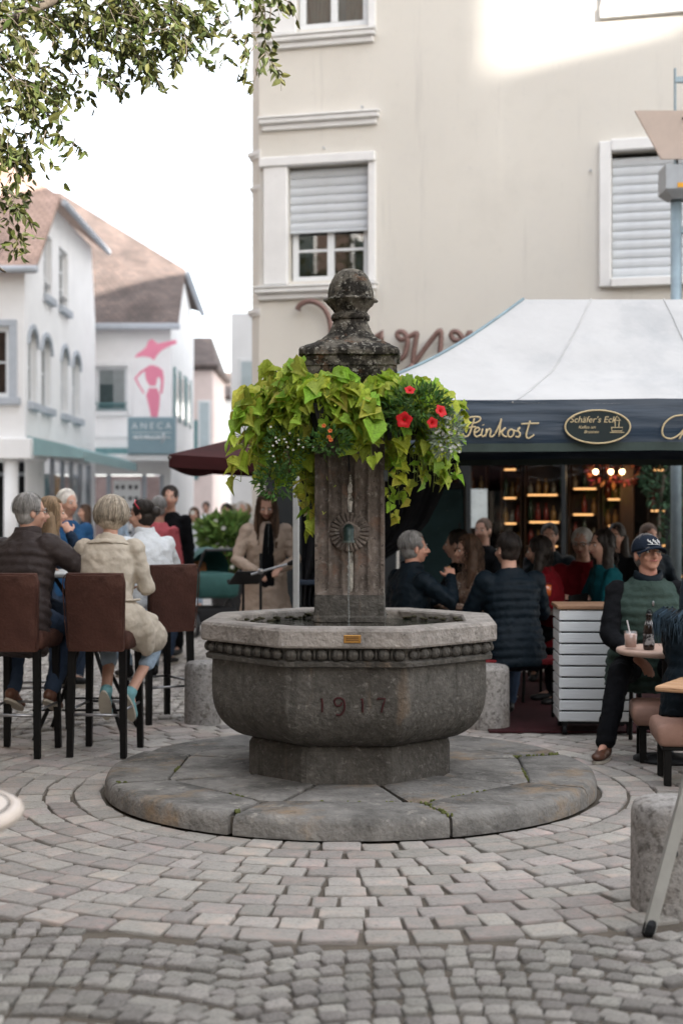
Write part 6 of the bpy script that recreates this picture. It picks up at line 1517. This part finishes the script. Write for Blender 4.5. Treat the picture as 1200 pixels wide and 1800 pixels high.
bt = thing('swing_top_bottle', 'dark swing-top beer bottle on the round table', 'bottle', (at(1140,1145,8.46).x,8.46,TZt))
b = MB(); b.lathe([(.028,0),(.033,.006),(.034,.02),(.034,.115),(.032,.13),(.022,.155),(.0165,.175),(.0155,.20),(.018,.203),(.018,.212),(.014,.216)], 22); bg = b.obj('bottle_body', mat('brown_bottle', (.025,.014,.010), .12, .2, 10, spec=.6), bt, smooth=True)
b = MB(); b.lathe([(.0345,.030),(.0345,.095)], 22, cap=False); b.obj('label', mat('bottle_label', (.40,.38,.37), .7, .2, 40, patch=[((.03,.025,.025), 26, .46, .52)]), bt, smooth=True)
b = MB(); b.lathe([(.0255,.146),(.0175,.178)], 20, cap=False); b.obj('neck_label', mat('bottle_label', (1,1,1)), bt, smooth=True)
b = MB(); b.ball((.002,0,.222), (.013,.013,.012), 10, 7); b.tube(bez([(.019,0,.19),(.024,0,.215),(.014,0,.236),(-.004,0,.240),(-.017,0,.215),(-.018,0,.195)],4), .0025, 5); b.obj('swing_stopper', M_blackm, bt)
glass_of('beer_glass', 'half hidden glass of beer behind the dark haired guest', (2.02,8.70,TZt), mat('beer', (.45,.20,.03), .3, .1, 8), .030, .038, .17)
ash = thing('small_bowl', 'small white bowl at the right of the round table', 'bowl', (2.0,8.42,TZt)); b = MB(); b.lathe([(.02,0),(.025,.004),(.042,.03),(.040,.03),(.022,.008),(.002,.006)], 20); b.obj('bowl_body', M_trim, ash, smooth=True)
# tables and benches under the tent
def bench(label, x, y, rz, w=1.0, m=None, h=.46, back=False):
    t = thing('bench', label, 'bench', (x,y,0), rz); b = MB(); b.rbox(-w/2,w/2,-.16,.16,h-.04,h,.008); b.obj('seat', m, t)
    for sx in (-1,1): b = MB(); b.tube([(sx*(w/2-.1),-.12,0),(sx*(w/2-.1),-.10,h-.04)], .014, 7); b.tube([(sx*(w/2-.1),.12,0),(sx*(w/2-.1),.10,h-.04)], .014, 7); b.tube([(sx*(w/2-.1),-.115,.15),(sx*(w/2-.1),.115,.15)], .010, 6); b.obj('leg', M_leg, t)
    if back: b = MB(); cushion(b, -w/2+.02,w/2-.02,-.20,-.15,h+.02,h+.34,.02); b.obj('back_cushion', m, t)
M_redc = mat('red_cushion', (.12,.006,.009), .85, .15, 8); 
bench('red bench under the man in the dark quilted jacket', 1.22, 10.15, R(6), .85, M_redc); bench('red cushioned seat under the drinking man', .42, 10.28, R(-55), .5, M_redc, .46, True)
bench('dark bench under the man in the green vest', 2.06, 9.26, R(4), .5, M_leg, .42)
def pub_table(label, x, y, w=.8, d=.7, rz=0):
    t = thing('cafe_table', label, 'table', (x,y,0), rz); b = MB(); b.rbox(-w/2,w/2,-d/2,d/2,.72,.75,.006); b.obj('table_top', mat('dark_table', (.05,.035,.028), .5, .2, 5), t)
    for sx in (-1,1):
        for sy in (-1,1): b = MB(); b.tube([(sx*(w/2-.06),sy*(d/2-.06),0),(sx*(w/2-.06),sy*(d/2-.06),.72)], .016, 8); b.obj('leg', M_leg, t)
pub_table('dark table between the seated guests under the tent', 1.55, 11.0, .7, .6); pub_table('dark table before the drinking man', .82, 10.75, .5, .5)
glass_of('spritz_glass', 'stemmed glass of orange spritz on the table under the tent', (1.56,10.82,.752), mat('orange_spritz', (.75,.16,.03), .25, .1, 8), .036, .040, .11, stem=True)
# ================================================================ PEOPLE IN THE SQUARE
C_brown = cloth('brown_quilt', (.040,.031,.030), rough=.5); C_navy = cloth('navy_cloth', (.014,.026,.048)); C_blue = cloth('mid_blue_cloth', (.02,.07,.16)); C_trench = cloth('beige_trench', (.47,.41,.335), .10, bump=.5, bscale=30)
C_white = cloth('white_jacket', (.62,.65,.68), .06); C_jean = cloth('pale_denim', (.33,.42,.52), .2); C_djean = cloth('dark_denim', (.03,.045,.075)); C_black = cloth('black_cloth', (.006,.0065,.008)); C_green = cloth('bottle_green_quilt', (.034,.056,.047), .18, .6)
C_red = cloth('coral_shirt', (.52,.12,.14)); C_crim = cloth('crimson_jacket', (.13,.006,.010)); C_tealj = cloth('teal_jacket', (.006,.07,.085)); C_beige = cloth('camel_coat', (.45,.35,.28), .1); C_grey = cloth('grey_cloth', (.25,.26,.28)); C_dk = cloth('dark_navy_quilt', (.005,.010,.015), rough=.5)
C_pat = mat('patterned_blouse', (.23,.15,.11), .8, .5, 16, .3, 60, patch=[((.55,.45,.36), 22, .56, .62), ((.04,.025,.02), 28, .58, .64)]); C_olive = cloth('brown_top', (.13,.075,.045))
S_teal = cloth('teal_canvas_shoe', (.16,.33,.35)); S_br = mat('brown_leather_shoe', (.10,.045,.028), .4, .3, 10); S_bk = mat('black_shoe', (.012,.012,.012), .5, .2, 10)
def tube_on(p, name, pts, r, m, n=6):
    b = MB(); b.tube([p['X'](*q) for q in pts], r, n); return b.obj(name, m, p['root'], smooth=True)
def glasses(p, m=None):
    m = m or M_blackm; b = MB(); X = p['X']
    for sg in (-1,1):
        b.tube([X(sg*.032+.022*math.cos(t),.098,.004+.017*math.sin(t)) for t in [2*PI*j/14 for j in range(15)]], .0018, 5); b.tube([X(sg*.054,.096,.008), X(sg*.078,.05,.008), X(sg*.082,-.01,.004)], .0018, 5)
    b.tube([X(-.011,.100,.006), X(.011,.100,.006)], .0018, 5); b.obj('glasses', m, p['root'])
def cap_hat(p, m, text=None):
    X, HR, Hs = p['X'], p['HR'], p['Hs']; b = MB(); n = 28; rows = []
    for t in np.linspace(0, 1, 9):
        a = t*PI/2*.98; q = math.cos(a); rows.append([X(.090*q*math.cos(u)*1.0, -.014+.110*q*math.sin(u), .032+.092*math.sin(a)**.9) for u in [2*PI*j/n for j in range(n)]])
    rows = [[X(.091*math.cos(u), -.014+.111*math.sin(u), .016) for u in [2*PI*j/n for j in range(n)]]] + rows; b.loft(rows); crown = b.obj('cap', m, p['root'], smooth=True)
    b = MB(); rows = []
    for q, dz in ((.0,.0),(.35,.004),(.7,.002),(1.0,-.010)):
        rows.append([X(.086*math.sin(u)*(1+.05*q), .085*math.cos(u)*1.0+.005+q*.078*math.cos(u)**.6 if math.cos(u) > 0 else .005, .020+dz-.020*abs(math.sin(u))**2) for u in np.linspace(-1.35,1.35,15)])
    lo = [[v-Vector((0,0,.004)) for v in r_] for r_ in reversed(rows)]; b.loft(rows+lo, False, closed=False); b.obj('cap_brim', m, crown, smooth=True)
    b = MB()
    for k in range(8):
        u = lerp(-.52,.30,k/7); q = lambda uu, z: X(.090*math.sin(uu)*1.01, -.014+.1115*math.cos(uu)*(1-(z-.03)*1.2), z)
        z0 = .052 + .010*math.sin(k*2.1); b.tube([q(u,z0), q(u+.03,z0+.016), q(u+.055,z0+.004), q(u+.07,z0+.014)], .0028, 5)
    b.tube([X(.0905*math.sin(u), -.014+.1118*math.cos(u), .044) for u in np.linspace(-.58,.40,9)], .0016, 5)
    b.obj('cap_embroidery', M_trim, crown)
# --- man in cap and green vest, facing us
m1 = person('man in navy cap and green quilted vest seated at the round table', (1.965,9.16,0), R(180), 1.84, pose='sit', seat=.41, lean=6, head=(12,12,0), hands=((-.22,.30,.70),(.15,.36,.60)), elbow=((-.7,-.4,-.4),(.75,-.35,-.5)),
            feet=((-.02,.44,.10),(.37,.54,.09)), knee=((-.3,1,.4),(.25,.9,.5)), footdir=((.35,.9,-.15),(.45,.9,0)), top=C_green, top_kind='vest', sleeve=C_black, bottom=C_black, shoe=S_br, cuff=.97, hair=('short',HAIR['saltpep']), skin=SKIN2, vox=.0075, bulk=1.18, collar=C_dk, curl=(.5,.35), strands=60, gaze=-1)
cap_hat(m1, cloth('navy_cap', (.012,.018,.030)))
b = MB(); P_, d_ = m1['P'], m1['d']; b.tube([P_+d_*t*m1['s']+Vector((0,.168-abs(t-.2)*.06,0)) for t in np.linspace(-.05,.40,8)], .006, 6); b.obj('zip', M_blackm, m1['root'], smooth=True)
b = MB(); b.ball(P_+d_*.40*m1['s']+Vector((0,.165,0)), (.008,.006,.016), 8, 6); b.obj('zip_pull', M_steel, m1['root'])
# --- left group at the high table
ma = person('grey haired man with glasses in brown quilted jacket on bar stool', (-2.02,8.86,0), R(-12), 1.72, pose='sit', seat=.755, lean=19, twist=-14, head=(-38,0,0), hands=((-.10,.50,1.10),(.30,.40,1.12)), elbow=((-.6,-.5,-.6),(.9,-.2,-.5)), feet=((-.12,.20,.36),(.14,.20,.36)), footdir=((0,.9,-.4),(0,.9,-.4)),
            top=C_brown, top_kind='puffer', bottom=C_djean, shoe=S_br, hair=('short',HAIR['grey']), vox=.010, bulk=1.12, hem=.10, collar=C_brown, strands=260); glasses(ma)
mb = person('long haired woman in navy jacket holding her hand to her mouth', (-2.15,9.97,0), R(-68), 1.64, True, pose='sit', seat=.765, lean=13, head=(-4,-2,0), hands=((-.12,.36,1.12),(.04,.24,1.345)), elbow=((-.6,-.4,-.6),(.6,.3,-.9)), feet=((-.1,.2,.36),(.1,.2,.36)), top=C_navy, bottom=C_djean, shoe=S_bk, hair=('long',HAIR['blond']), vox=.010, strands=420, curl=.9)
md = person('woman with ash blond bob in beige trench coat seen from behind', (-1.47,8.88,0), R(-6), 1.64, True, pose='sit', seat=.762, lean=14, head=(-12,-6,0), hands=((-.16,.36,1.06),(.16,.32,1.02)), elbow=((-.5,-.6,-.6),(.45,-.6,-.7)), feet=((-.015,.06,.37),(.145,.04,.365)), knee=((-.1,1,.6),(.45,1,.4)), footdir=((-.05,.55,-.80),(.1,.55,-.80)),
            top=C_trench, top_kind='coat', bottom=C_jean, cuff=.42, shoe=S_teal, hair=('bob',HAIR['ash']), vox=.010, bulk=1.14, hem=.05, strands=420)
b = MB(); s_ = md['s']; n = 30                # turned-down collar and back yoke of the trench
rows = []
for q, z in ((.075,.03),(.095,.035),(.125,.0),(.150,-.045),(.140,-.05),(.09,.0)):
    rows.append([md['N']+md['d']*(z-.03) + md['ax']*q*1.1*math.cos(t) + md['d'].cross(md['ax'])*q*.85*math.sin(t) for t in np.linspace(PI*.92, PI*2.08, n)])
b.loft(rows, False, closed=False); soft(b.obj('coat_collar', C_trench, md['root'], smooth=True), .009, 2)
b = MB(); Hp = md['P']                        # skirts of the coat over hips and thighs, one tail hanging at the right
b.limb([Hp+Vector((-.06,-.04,-.02)), Hp.lerp(md['K'][0],.7)+Vector((0,0,.01))], [.15,.115]); b.limb([Hp+Vector((.07,-.04,-.02)), Hp.lerp(md['K'][1],.82)+Vector((0.02,0,.01))], [.155,.115])
b.limb([Hp+Vector((.17,.0,.02)), Hp+Vector((.225,.08,-.10)), Hp+Vector((.235,.12,-.22))], [.075,.075,.05]); b.limb([Hp+Vector((.10,.0,-.02)), Hp+Vector((.235,.20,-.06)), Hp+Vector((.25,.28,-.17))], [.08,.07,.04])
soft(b.obj('coat_skirt', C_trench, md['root'], smooth=True), .010, 6, .020)
b = MB(); b.tube([Hp+md['d']*.10+Vector((.205*math.cos(t),.158*math.sin(t),.0)) for t in np.linspace(PI,2*PI,14)], .020, 6, flat=.4); b.obj('coat_belt', C_trench, md['root'], smooth=True)
me_ = person('dark haired woman with bun in white jacket turned to the left', (-1.38,10.30,0), R(30), 1.62, True, pose='sit', seat=.762, lean=15, head=(52,-4,0), hands=((-.16,.40,1.08),(.16,.38,1.08)), feet=((-.1,.2,.36),(.1,.2,.36)), top=C_white, top_kind='jacket', bottom=C_jean, shoe=S_bk, hair=('bun',HAIR['dark']), vox=.011, bulk=1.22, hem=.06, collar=C_white, strands=220)
tube_on(me_, 'red_sunglasses', [(-.085,-.01,.05),(-.07,.03,.10),(0,.045,.128),(.07,.03,.10),(.085,-.01,.05)], .005, mat('red_frame', (.45,.03,.05), .3))
# --- passers-by in the street
PG = 'passers-by in the street'
def passer(label, px, Y, rz, h, fem, top, bottom, hair, kind='jacket', **k):
    return person(label, ((px-600)/2500*Y, Y, 0), R(rz), h, fem, top=top, top_kind=kind, bottom=bottom, shoe=S_bk, hair=hair, vox=.016, strands=80, **k)
passer('man in blue jacket standing behind the long haired woman', 117, 12.2, 205, 1.70, False, C_blue, C_djean, ('short',HAIR['white']), head=(25,0,0))
passer('grey haired person in coral shirt with back to us', 279, 14.0, -20, 1.66, False, C_red, C_djean, ('short',HAIR['grey']), 'shirt')
passer('man in black suit facing the coral shirted person', 299, 14.9, 160, 1.78, False, C_black, C_black, ('short',HAIR['dark']), head=(20,0,0))
passer('young woman in white top and pale jeans walking this way', 341, 22, 185, 1.58, True, C_white, C_jean, ('long',HAIR['brown']), 'shirt', feet=((-.09,.22,.09),(.09,-.22,.12)))
pi_ = passer('dark haired person in brown and navy top by the flower bush', 398, 19.2, 170, 1.62, False, C_navy, C_olive, ('short',HAIR['dark']), 'shirt', skin=SKIN2)
passer('pale haired person in white shirt left of the beige coat', 424, 21, 200, 1.66, False, C_white, C_grey, ('short',HAIR['white']), 'shirt'); passer('blond person in white turned away behind the flower bush', 411, 24, 20, 1.64, True, C_white, C_jean, ('wavy',HAIR['ash']), 'shirt'); passer('far person in pink strolling at the end of the street', 432, 26, 150, 1.66, True, C_red, C_grey, ('bob',HAIR['blond']), 'shirt')
passer('far woman in pale blue blouse near the white panel door', 205, 27, 170, 1.64, True, C_jean, C_white, ('bob',HAIR['blond']), 'shirt'); passer('far man in light grey behind the coral shirted person', 258, 25, 20, 1.74, False, C_grey, C_djean, ('short',HAIR['brown'])); passer('far man in white walking past the dark door', 362, 33, 175, 1.74, False, C_white, C_navy, ('short',HAIR['dark']), 'shirt'); passer('far woman in navy left of the shop glazing', 150, 21, 120, 1.62, True, C_navy, C_djean, ('long',HAIR['brown']))
bag = thing('shoulder_bag', 'magenta bag hanging beside the dark haired person', 'bag', at(384,985,18.9)); b = MB(); cushion(b,-.13,.13,-.05,.05,-.02,.26,.03); b.obj('bag_body', mat('magenta_bag', (.45,.02,.13), .6), bag, smooth=True); b = MB(); b.tube(bez([(-.1,0,.24),(-.05,0,.5),(.06,0,.5),(.1,0,.24)],5), .01, 6); b.obj('strap', M_blackm, bag)
mk = person('smiling woman with long brown hair in camel coat by the music stand', (-.66,12.35,0), R(190), 1.70, True, lean=9, head=(-8,-24,0), hands=((-.10,.30,1.02),(.12,.30,1.00)), elbow=((-.7,-.5,-.5),(.8,-.4,-.5)), top=C_beige, top_kind='coat', bottom=C_black, shoe=S_bk, hair=('long',HAIR['brown']), vox=.010, bulk=1.12, strands=340, curl=.7)
b = MB(); b.loft([[mk['P']+mk['d']*t*mk['s']+Vector((x*.062*w,.150+.012*(1-x*x)-.02*abs(t-.2),0)) for x in np.linspace(-1,1,7)] for t, w in ((-.55,1.3),(-.2,1.1),(.1,.9),(.3,.8),(.46,.6),(.52,.4))], False, closed=False); b.obj('dark_dress', C_black, mk['root'], smooth=True)
b = MB(); b.loft([[mk['P']+mk['d']*t*mk['s']+Vector((x*w,.152+.012*(1-x*x/w/w)-.02*abs(t-.2),.004)) for x in np.linspace(-w,w,7)] for t, w in ((.24,.02),(.34,.045),(.44,.055),(.50,.05),(.54,.04))], False, closed=False); b.obj('pale_blouse', mat('pale_blouse', (.36,.42,.42), .9, .2), mk['root'], smooth=True)
# --- guests under the tent
ml = person('short haired man in dark jacket drinking beside the column', (.46,10.42,0), R(-62), 1.74, pose='sit', seat=.46, lean=9, head=(-14,2,0), hands=((-.12,.36,.84),(.22,.26,1.02)), elbow=((-.6,-.5,-.6),(.8,-.1,-.8)), top=C_dk, bottom=C_black, shoe=S_bk, hair=('short',HAIR['grey']), skin=SKIN2, vox=.008, bulk=1.12, collar=C_dk, curl=1.0, strands=300)
gm = glass_of('raised_glass', 'tilted wine glass raised by the drinking man', ml['root'].matrix_basis @ (ml['W'][1]+Vector((0,.09,-.06))), mat('amber_wine', (.5,.25,.08), .3), .030, .034, .09, stem=True); gm.rotation_euler = (R(-30),R(-38),0)
person('dark silhouetted guest between the drinking man and patterned blouse', (.95,11.55,0), R(70), 1.72, pose='sit', lean=2, head=(0,0,0), top=C_black, bottom=C_black, shoe=S_bk, hair=('short',HAIR['dark']), vox=.013, strands=60)
person('woman in patterned blouse with wavy brown hair under the tent', (1.07,11.05,0), R(120), 1.68, True, pose='sit', lean=10, head=(-20,-6,0), hands=((-.05,.34,.80),(.10,.34,.80)), top=C_pat, top_kind='shirt', bottom=C_djean, shoe=S_bk, hair=('wavy',HAIR['brown']), vox=.011, strands=240)
person('man in dark quilted jacket sitting with his back to us', (1.23,10.16,0), R(14), 1.74, pose='sit', lean=12, head=(18,0,0), hands=((-.14,.40,.80),(.16,.40,.80)), top=C_dk, top_kind='puffer', bottom=C_djean, shoe=S_bk, hair=('short',HAIR['dark']), vox=.010, bulk=1.08, hem=.05, strands=160)
mp_ = person('white haired man in crimson jacket facing us under the tent', (2.0,11.75,0), R(165), 1.76, pose='sit', lean=8, head=(-10,-6,0), hands=((-.15,.40,.82),(.15,.40,.82)), top=C_crim, bottom=C_black, shoe=S_bk, hair=('short',HAIR['white']), vox=.012, bulk=1.1, strands=140); glasses(mp_)
person('dark haired guest in teal jacket behind the man in green vest', (2.10,11.20,0), R(100), 1.74, pose='sit', lean=6, head=(10,0,0), top=C_tealj, bottom=C_black, shoe=S_bk, hair=('wavy',HAIR['dark']), vox=.013, strands=60)
person('crimson jacketed guest half hidden by the white slatted box', (1.66,11.15,0), R(60), 1.66, True, pose='sit', lean=12, head=(10,-8,0), top=C_crim, bottom=C_black, shoe=S_bk, hair=('wavy',HAIR['dark']), vox=.013, strands=60)
person('far guest in dark clothes before the shop window', (1.35,13.6,0), R(150), 1.72, pose='sit', seat=.55, top=C_black, bottom=C_black, shoe=S_bk, hair=('short',HAIR['brown']), vox=.016, strands=0)
person('guest in grey jumper near the shop post', (2.9,13.4,0), R(200), 1.72, pose='sit', seat=.5, top=C_dk, bottom=C_black, shoe=S_bk, hair=('wavy',HAIR['brown']), vox=.016, strands=0)
person('dark guest left of the wooden shop post', (1.9,13.0,0), R(170), 1.74, pose='sit', seat=.5, top=C_dk, bottom=C_black, shoe=S_bk, hair=('short',HAIR['dark']), vox=.016, strands=0)
person('dark guest right of the wooden shop post', (2.45,12.7,0), R(150), 1.74, pose='sit', seat=.5, top=C_black, bottom=C_black, shoe=S_bk, hair=('wavy',HAIR['dark']), vox=.016, strands=0)
ms_ = person('guest in dark coat with shaggy blue-black hair at the right edge', (2.00,8.06,0), R(-30), 1.68, True, pose='sit', seat=.36, lean=10, head=(10,-4,0), hands=((-.05,.38,.74),(.12,.36,.72)), feet=((-.1,.5,.09),(.12,.5,.09)), top=C_dk, bottom=C_grey, shoe=S_bk, hair=('long',mat('hair_blue_black', (.02,.035,.05), .5, .3, 30)), vox=.010, bulk=1.12, strands=300)
b = MB(); r = random.Random(9)
for q in range(150):                         # shaggy scarf fringe over the shoulder
    a = r.uniform(PI*.8,PI*1.6); p = ms_['SH']+Vector((.20*math.cos(a), .13*math.sin(a), r.uniform(-.02,.05))); b.tube([p, p+Vector((.05*math.cos(a),.05*math.sin(a),-.03)), p+Vector((.045*math.cos(a)+r.uniform(-.02,.02),.045*math.sin(a)+r.uniform(-.02,.02),-.13*r.uniform(.6,1.2)))], [.004,.003,.001], 3)
b.obj('fringed_scarf', mat('blue_fringe', (.035,.06,.085), .8, .4, 20, island=True, rnd=.5), ms_['root'])
def chair(label, x, y, rz):
    t = thing('cafe_chair', label, 'chair', (x,y,0), R(rz), 'dark chairs under the tent'); b = MB(); b.rbox(-.2,.2,-.2,.2,.43,.455,.008); b.obj('seat', M_leg, t)
    for sx in (-1,1):
        for sy in (-1,1): b = MB(); b.tube([(sx*.18,sy*.18,0),(sx*.17,sy*.17,.43)], .013, 7); b.obj('leg', M_leg, t)
    b = MB(); b.rbox(-.2,.2,-.215,-.195,.55,.86,.008); b.tube([(-.18,-.19,.45),(-.18,-.205,.86)], .012, 6); b.tube([(.18,-.19,.45),(.18,-.205,.86)], .012, 6); b.obj('backrest', M_leg, t)
for lb, x, y, rz in (('dark cafe chair under the silhouetted guest',.95,11.55,70),('dark cafe chair under the woman in patterned blouse',1.07,11.05,120),('dark cafe chair under the white haired man',2.0,11.75,165),('dark cafe chair under the guest in teal',2.10,11.20,100),('dark cafe chair under the crimson jacketed guest',1.66,11.15,60),('dark cafe chair left of the shop post',1.9,13.0,170),('dark cafe chair right of the shop post',2.45,12.7,150),('dark cafe chair under the far guest by the window',1.35,13.6,150),('dark cafe chair under the guest in grey jumper',2.9,13.4,200)): chair(lb, x, y, rz)
# ================================================================ STROLLER, BUSH, MUSIC GEAR
stw = thing('baby_stroller', 'baby stroller with teal hood and black frame behind the stools', 'stroller', (-1.62,17.4,0), R(205))
M_hood = mat('teal_stroller_cloth', (.022,.075,.070), .75, .2, 4, .3, 30)
b = MB(); rows = []                           # ribbed folding hood over the head end
for k in range(11):
    a = lerp(R(0), R(118), k/10); q = 1.0-.035*abs(math.sin(k*PI/2.5)); rows.append([Vector((.27*math.cos(t)*q, -.06-.34*math.sin(t)*math.cos(a)*q, .74+.34*math.sin(t)*math.sin(a)*q)) for t in np.linspace(0,PI,17)])
b.loft(rows, False, closed=False); b.obj('hood', M_hood, stw, smooth=True)
b = MB(); cushion(b, -.26,.26,-.40,.36,.46,.76,.07); b.obj('carrycot', M_hood, stw, smooth=True)
b = MB()
for sx in (-.27,.27): b.tube([(sx,.62,1.05),(sx,.2,.62),(sx,-.36,.16)], .016, 7); b.tube([(sx,-.1,.55),(sx,.36,.16)], .016, 7); b.tube([(sx,.36,.16),(sx,-.36,.16)], .012, 7)
b.tube([(-.27,.62,1.05),(.27,.62,1.05)], .02, 8); b.tube([(-.27,.36,.16),(.27,.36,.16)], .012, 7); b.tube([(-.27,-.36,.16),(.27,-.36,.16)], .012, 7); b.obj('frame', M_blackm, stw)
b = MB(); cushion(b, -.24,.24,-.28,.30,.17,.34,.04); b.obj('basket', mat('black_mesh', (.015,.015,.016), .9), stw)
for sx in (-.31,.31):
    for sy, rr in ((.36,.15),(-.36,.12)):
        w_ = MB(); w_.tube([(sx-.018,sy,rr),(sx+.018,sy,rr)], rr, 22); wo = w_.obj('wheel', M_blackm, stw); w_ = MB(); w_.tube([(sx-.021,sy,rr),(sx+.021,sy,rr)], rr*.62, 16); w_.obj('rim', M_alu, wo)
b = MB(); b.rbox(-.10,.10,-.40,-.35,.76,.98,.01); b.obj('tan_pouch', mat('tan_pouch', (.34,.15,.06), .7), stw)
bush = thing('flower_bush', 'leafy bush with white blossoms in a pot beside the stroller', 'plant', (-1.46,18.6,0))
b = MB(); small_leaves(b, (0,0,1.12), (.34,.30,.34), 900, .13, .035, 51); small_leaves(b, (-.2,0,1.25), (.22,.2,.18), 260, .13, .035, 52); b.obj('foliage', mat('bush_leaf', (.12,.20,.05), .6, .3, 8, island=True, rnd=.35, hue=.02, transl=.3), bush)
for k in range(22): v = Vector((rng.gauss(0,.2), -rng.uniform(.1,.34), 1.12+rng.gauss(0,.2))); inst('flower', wh_me, bush, v, (R(80),0,0), (.028,.028,.028))
b = MB(); b.lathe([(.20,0),(.26,.5),(.29,.55),(.29,.62),(.25,.62),(.24,.55),(.01,.54)], 22); b.obj('pot', mat('dark_pot', (.03,.03,.032), .7), bush, autos=40); b = MB(); b.tube([(0,0,.5),(.02,0,.95)], .03, 7); b.obj('stem', M_bark, bush)
mus = thing('music_stand', 'black music stand left of the woman in the camel coat', 'music stand', (-.78,11.3,0), R(25))
b = MB(); Mx = Matrix.Translation((0,0,.93)) @ Matrix.Rotation(R(62),4,'X'); b.rbox(-.13,.13,-.008,.008,0,.22,.004,Mx); b.rbox(-.13,.13,.009,.04,-.010,.0,.003,Mx); b.obj('desk', M_blackm, mus)
b = MB(); b.tube([(0,0,.2),(0,0,.95)], .011, 8); b.obj('pole', M_blackm, mus)
for k in range(3): a = R(120*k+20); b = MB(); b.tube([(0,0,.26),(.28*math.cos(a),.28*math.sin(a),.012)], .009, 6); b.obj('leg', M_blackm, mus)
mic = thing('microphone_stand', 'black microphone boom stand before the woman in the camel coat', 'microphone stand', (at(458,1000,11.0).x,11.0,0))
b = MB(); b.tube([(0,0,0),(0,0,1.18)], .011, 8); b.lathe([(.13,0),(.13,.02),(.03,.035)], 20); b.obj('pole', M_blackm, mic)
p0, p1 = at(441,1010,11.0), at(508,991,11.0); o0 = Vector((mic.location.x,11.0,0)); b = MB(); b.tube([p0-o0, p1-o0], .010, 7); b.ball(Vector((0,0,1.04)), .026, 8, 6); b.obj('boom', M_steel, mic); b = MB(); b.limb([p1-o0, p1-o0+Vector((.06,-.02,.02))], [.017,.026], 10); b.obj('microphone', M_blackm, mic, smooth=True)
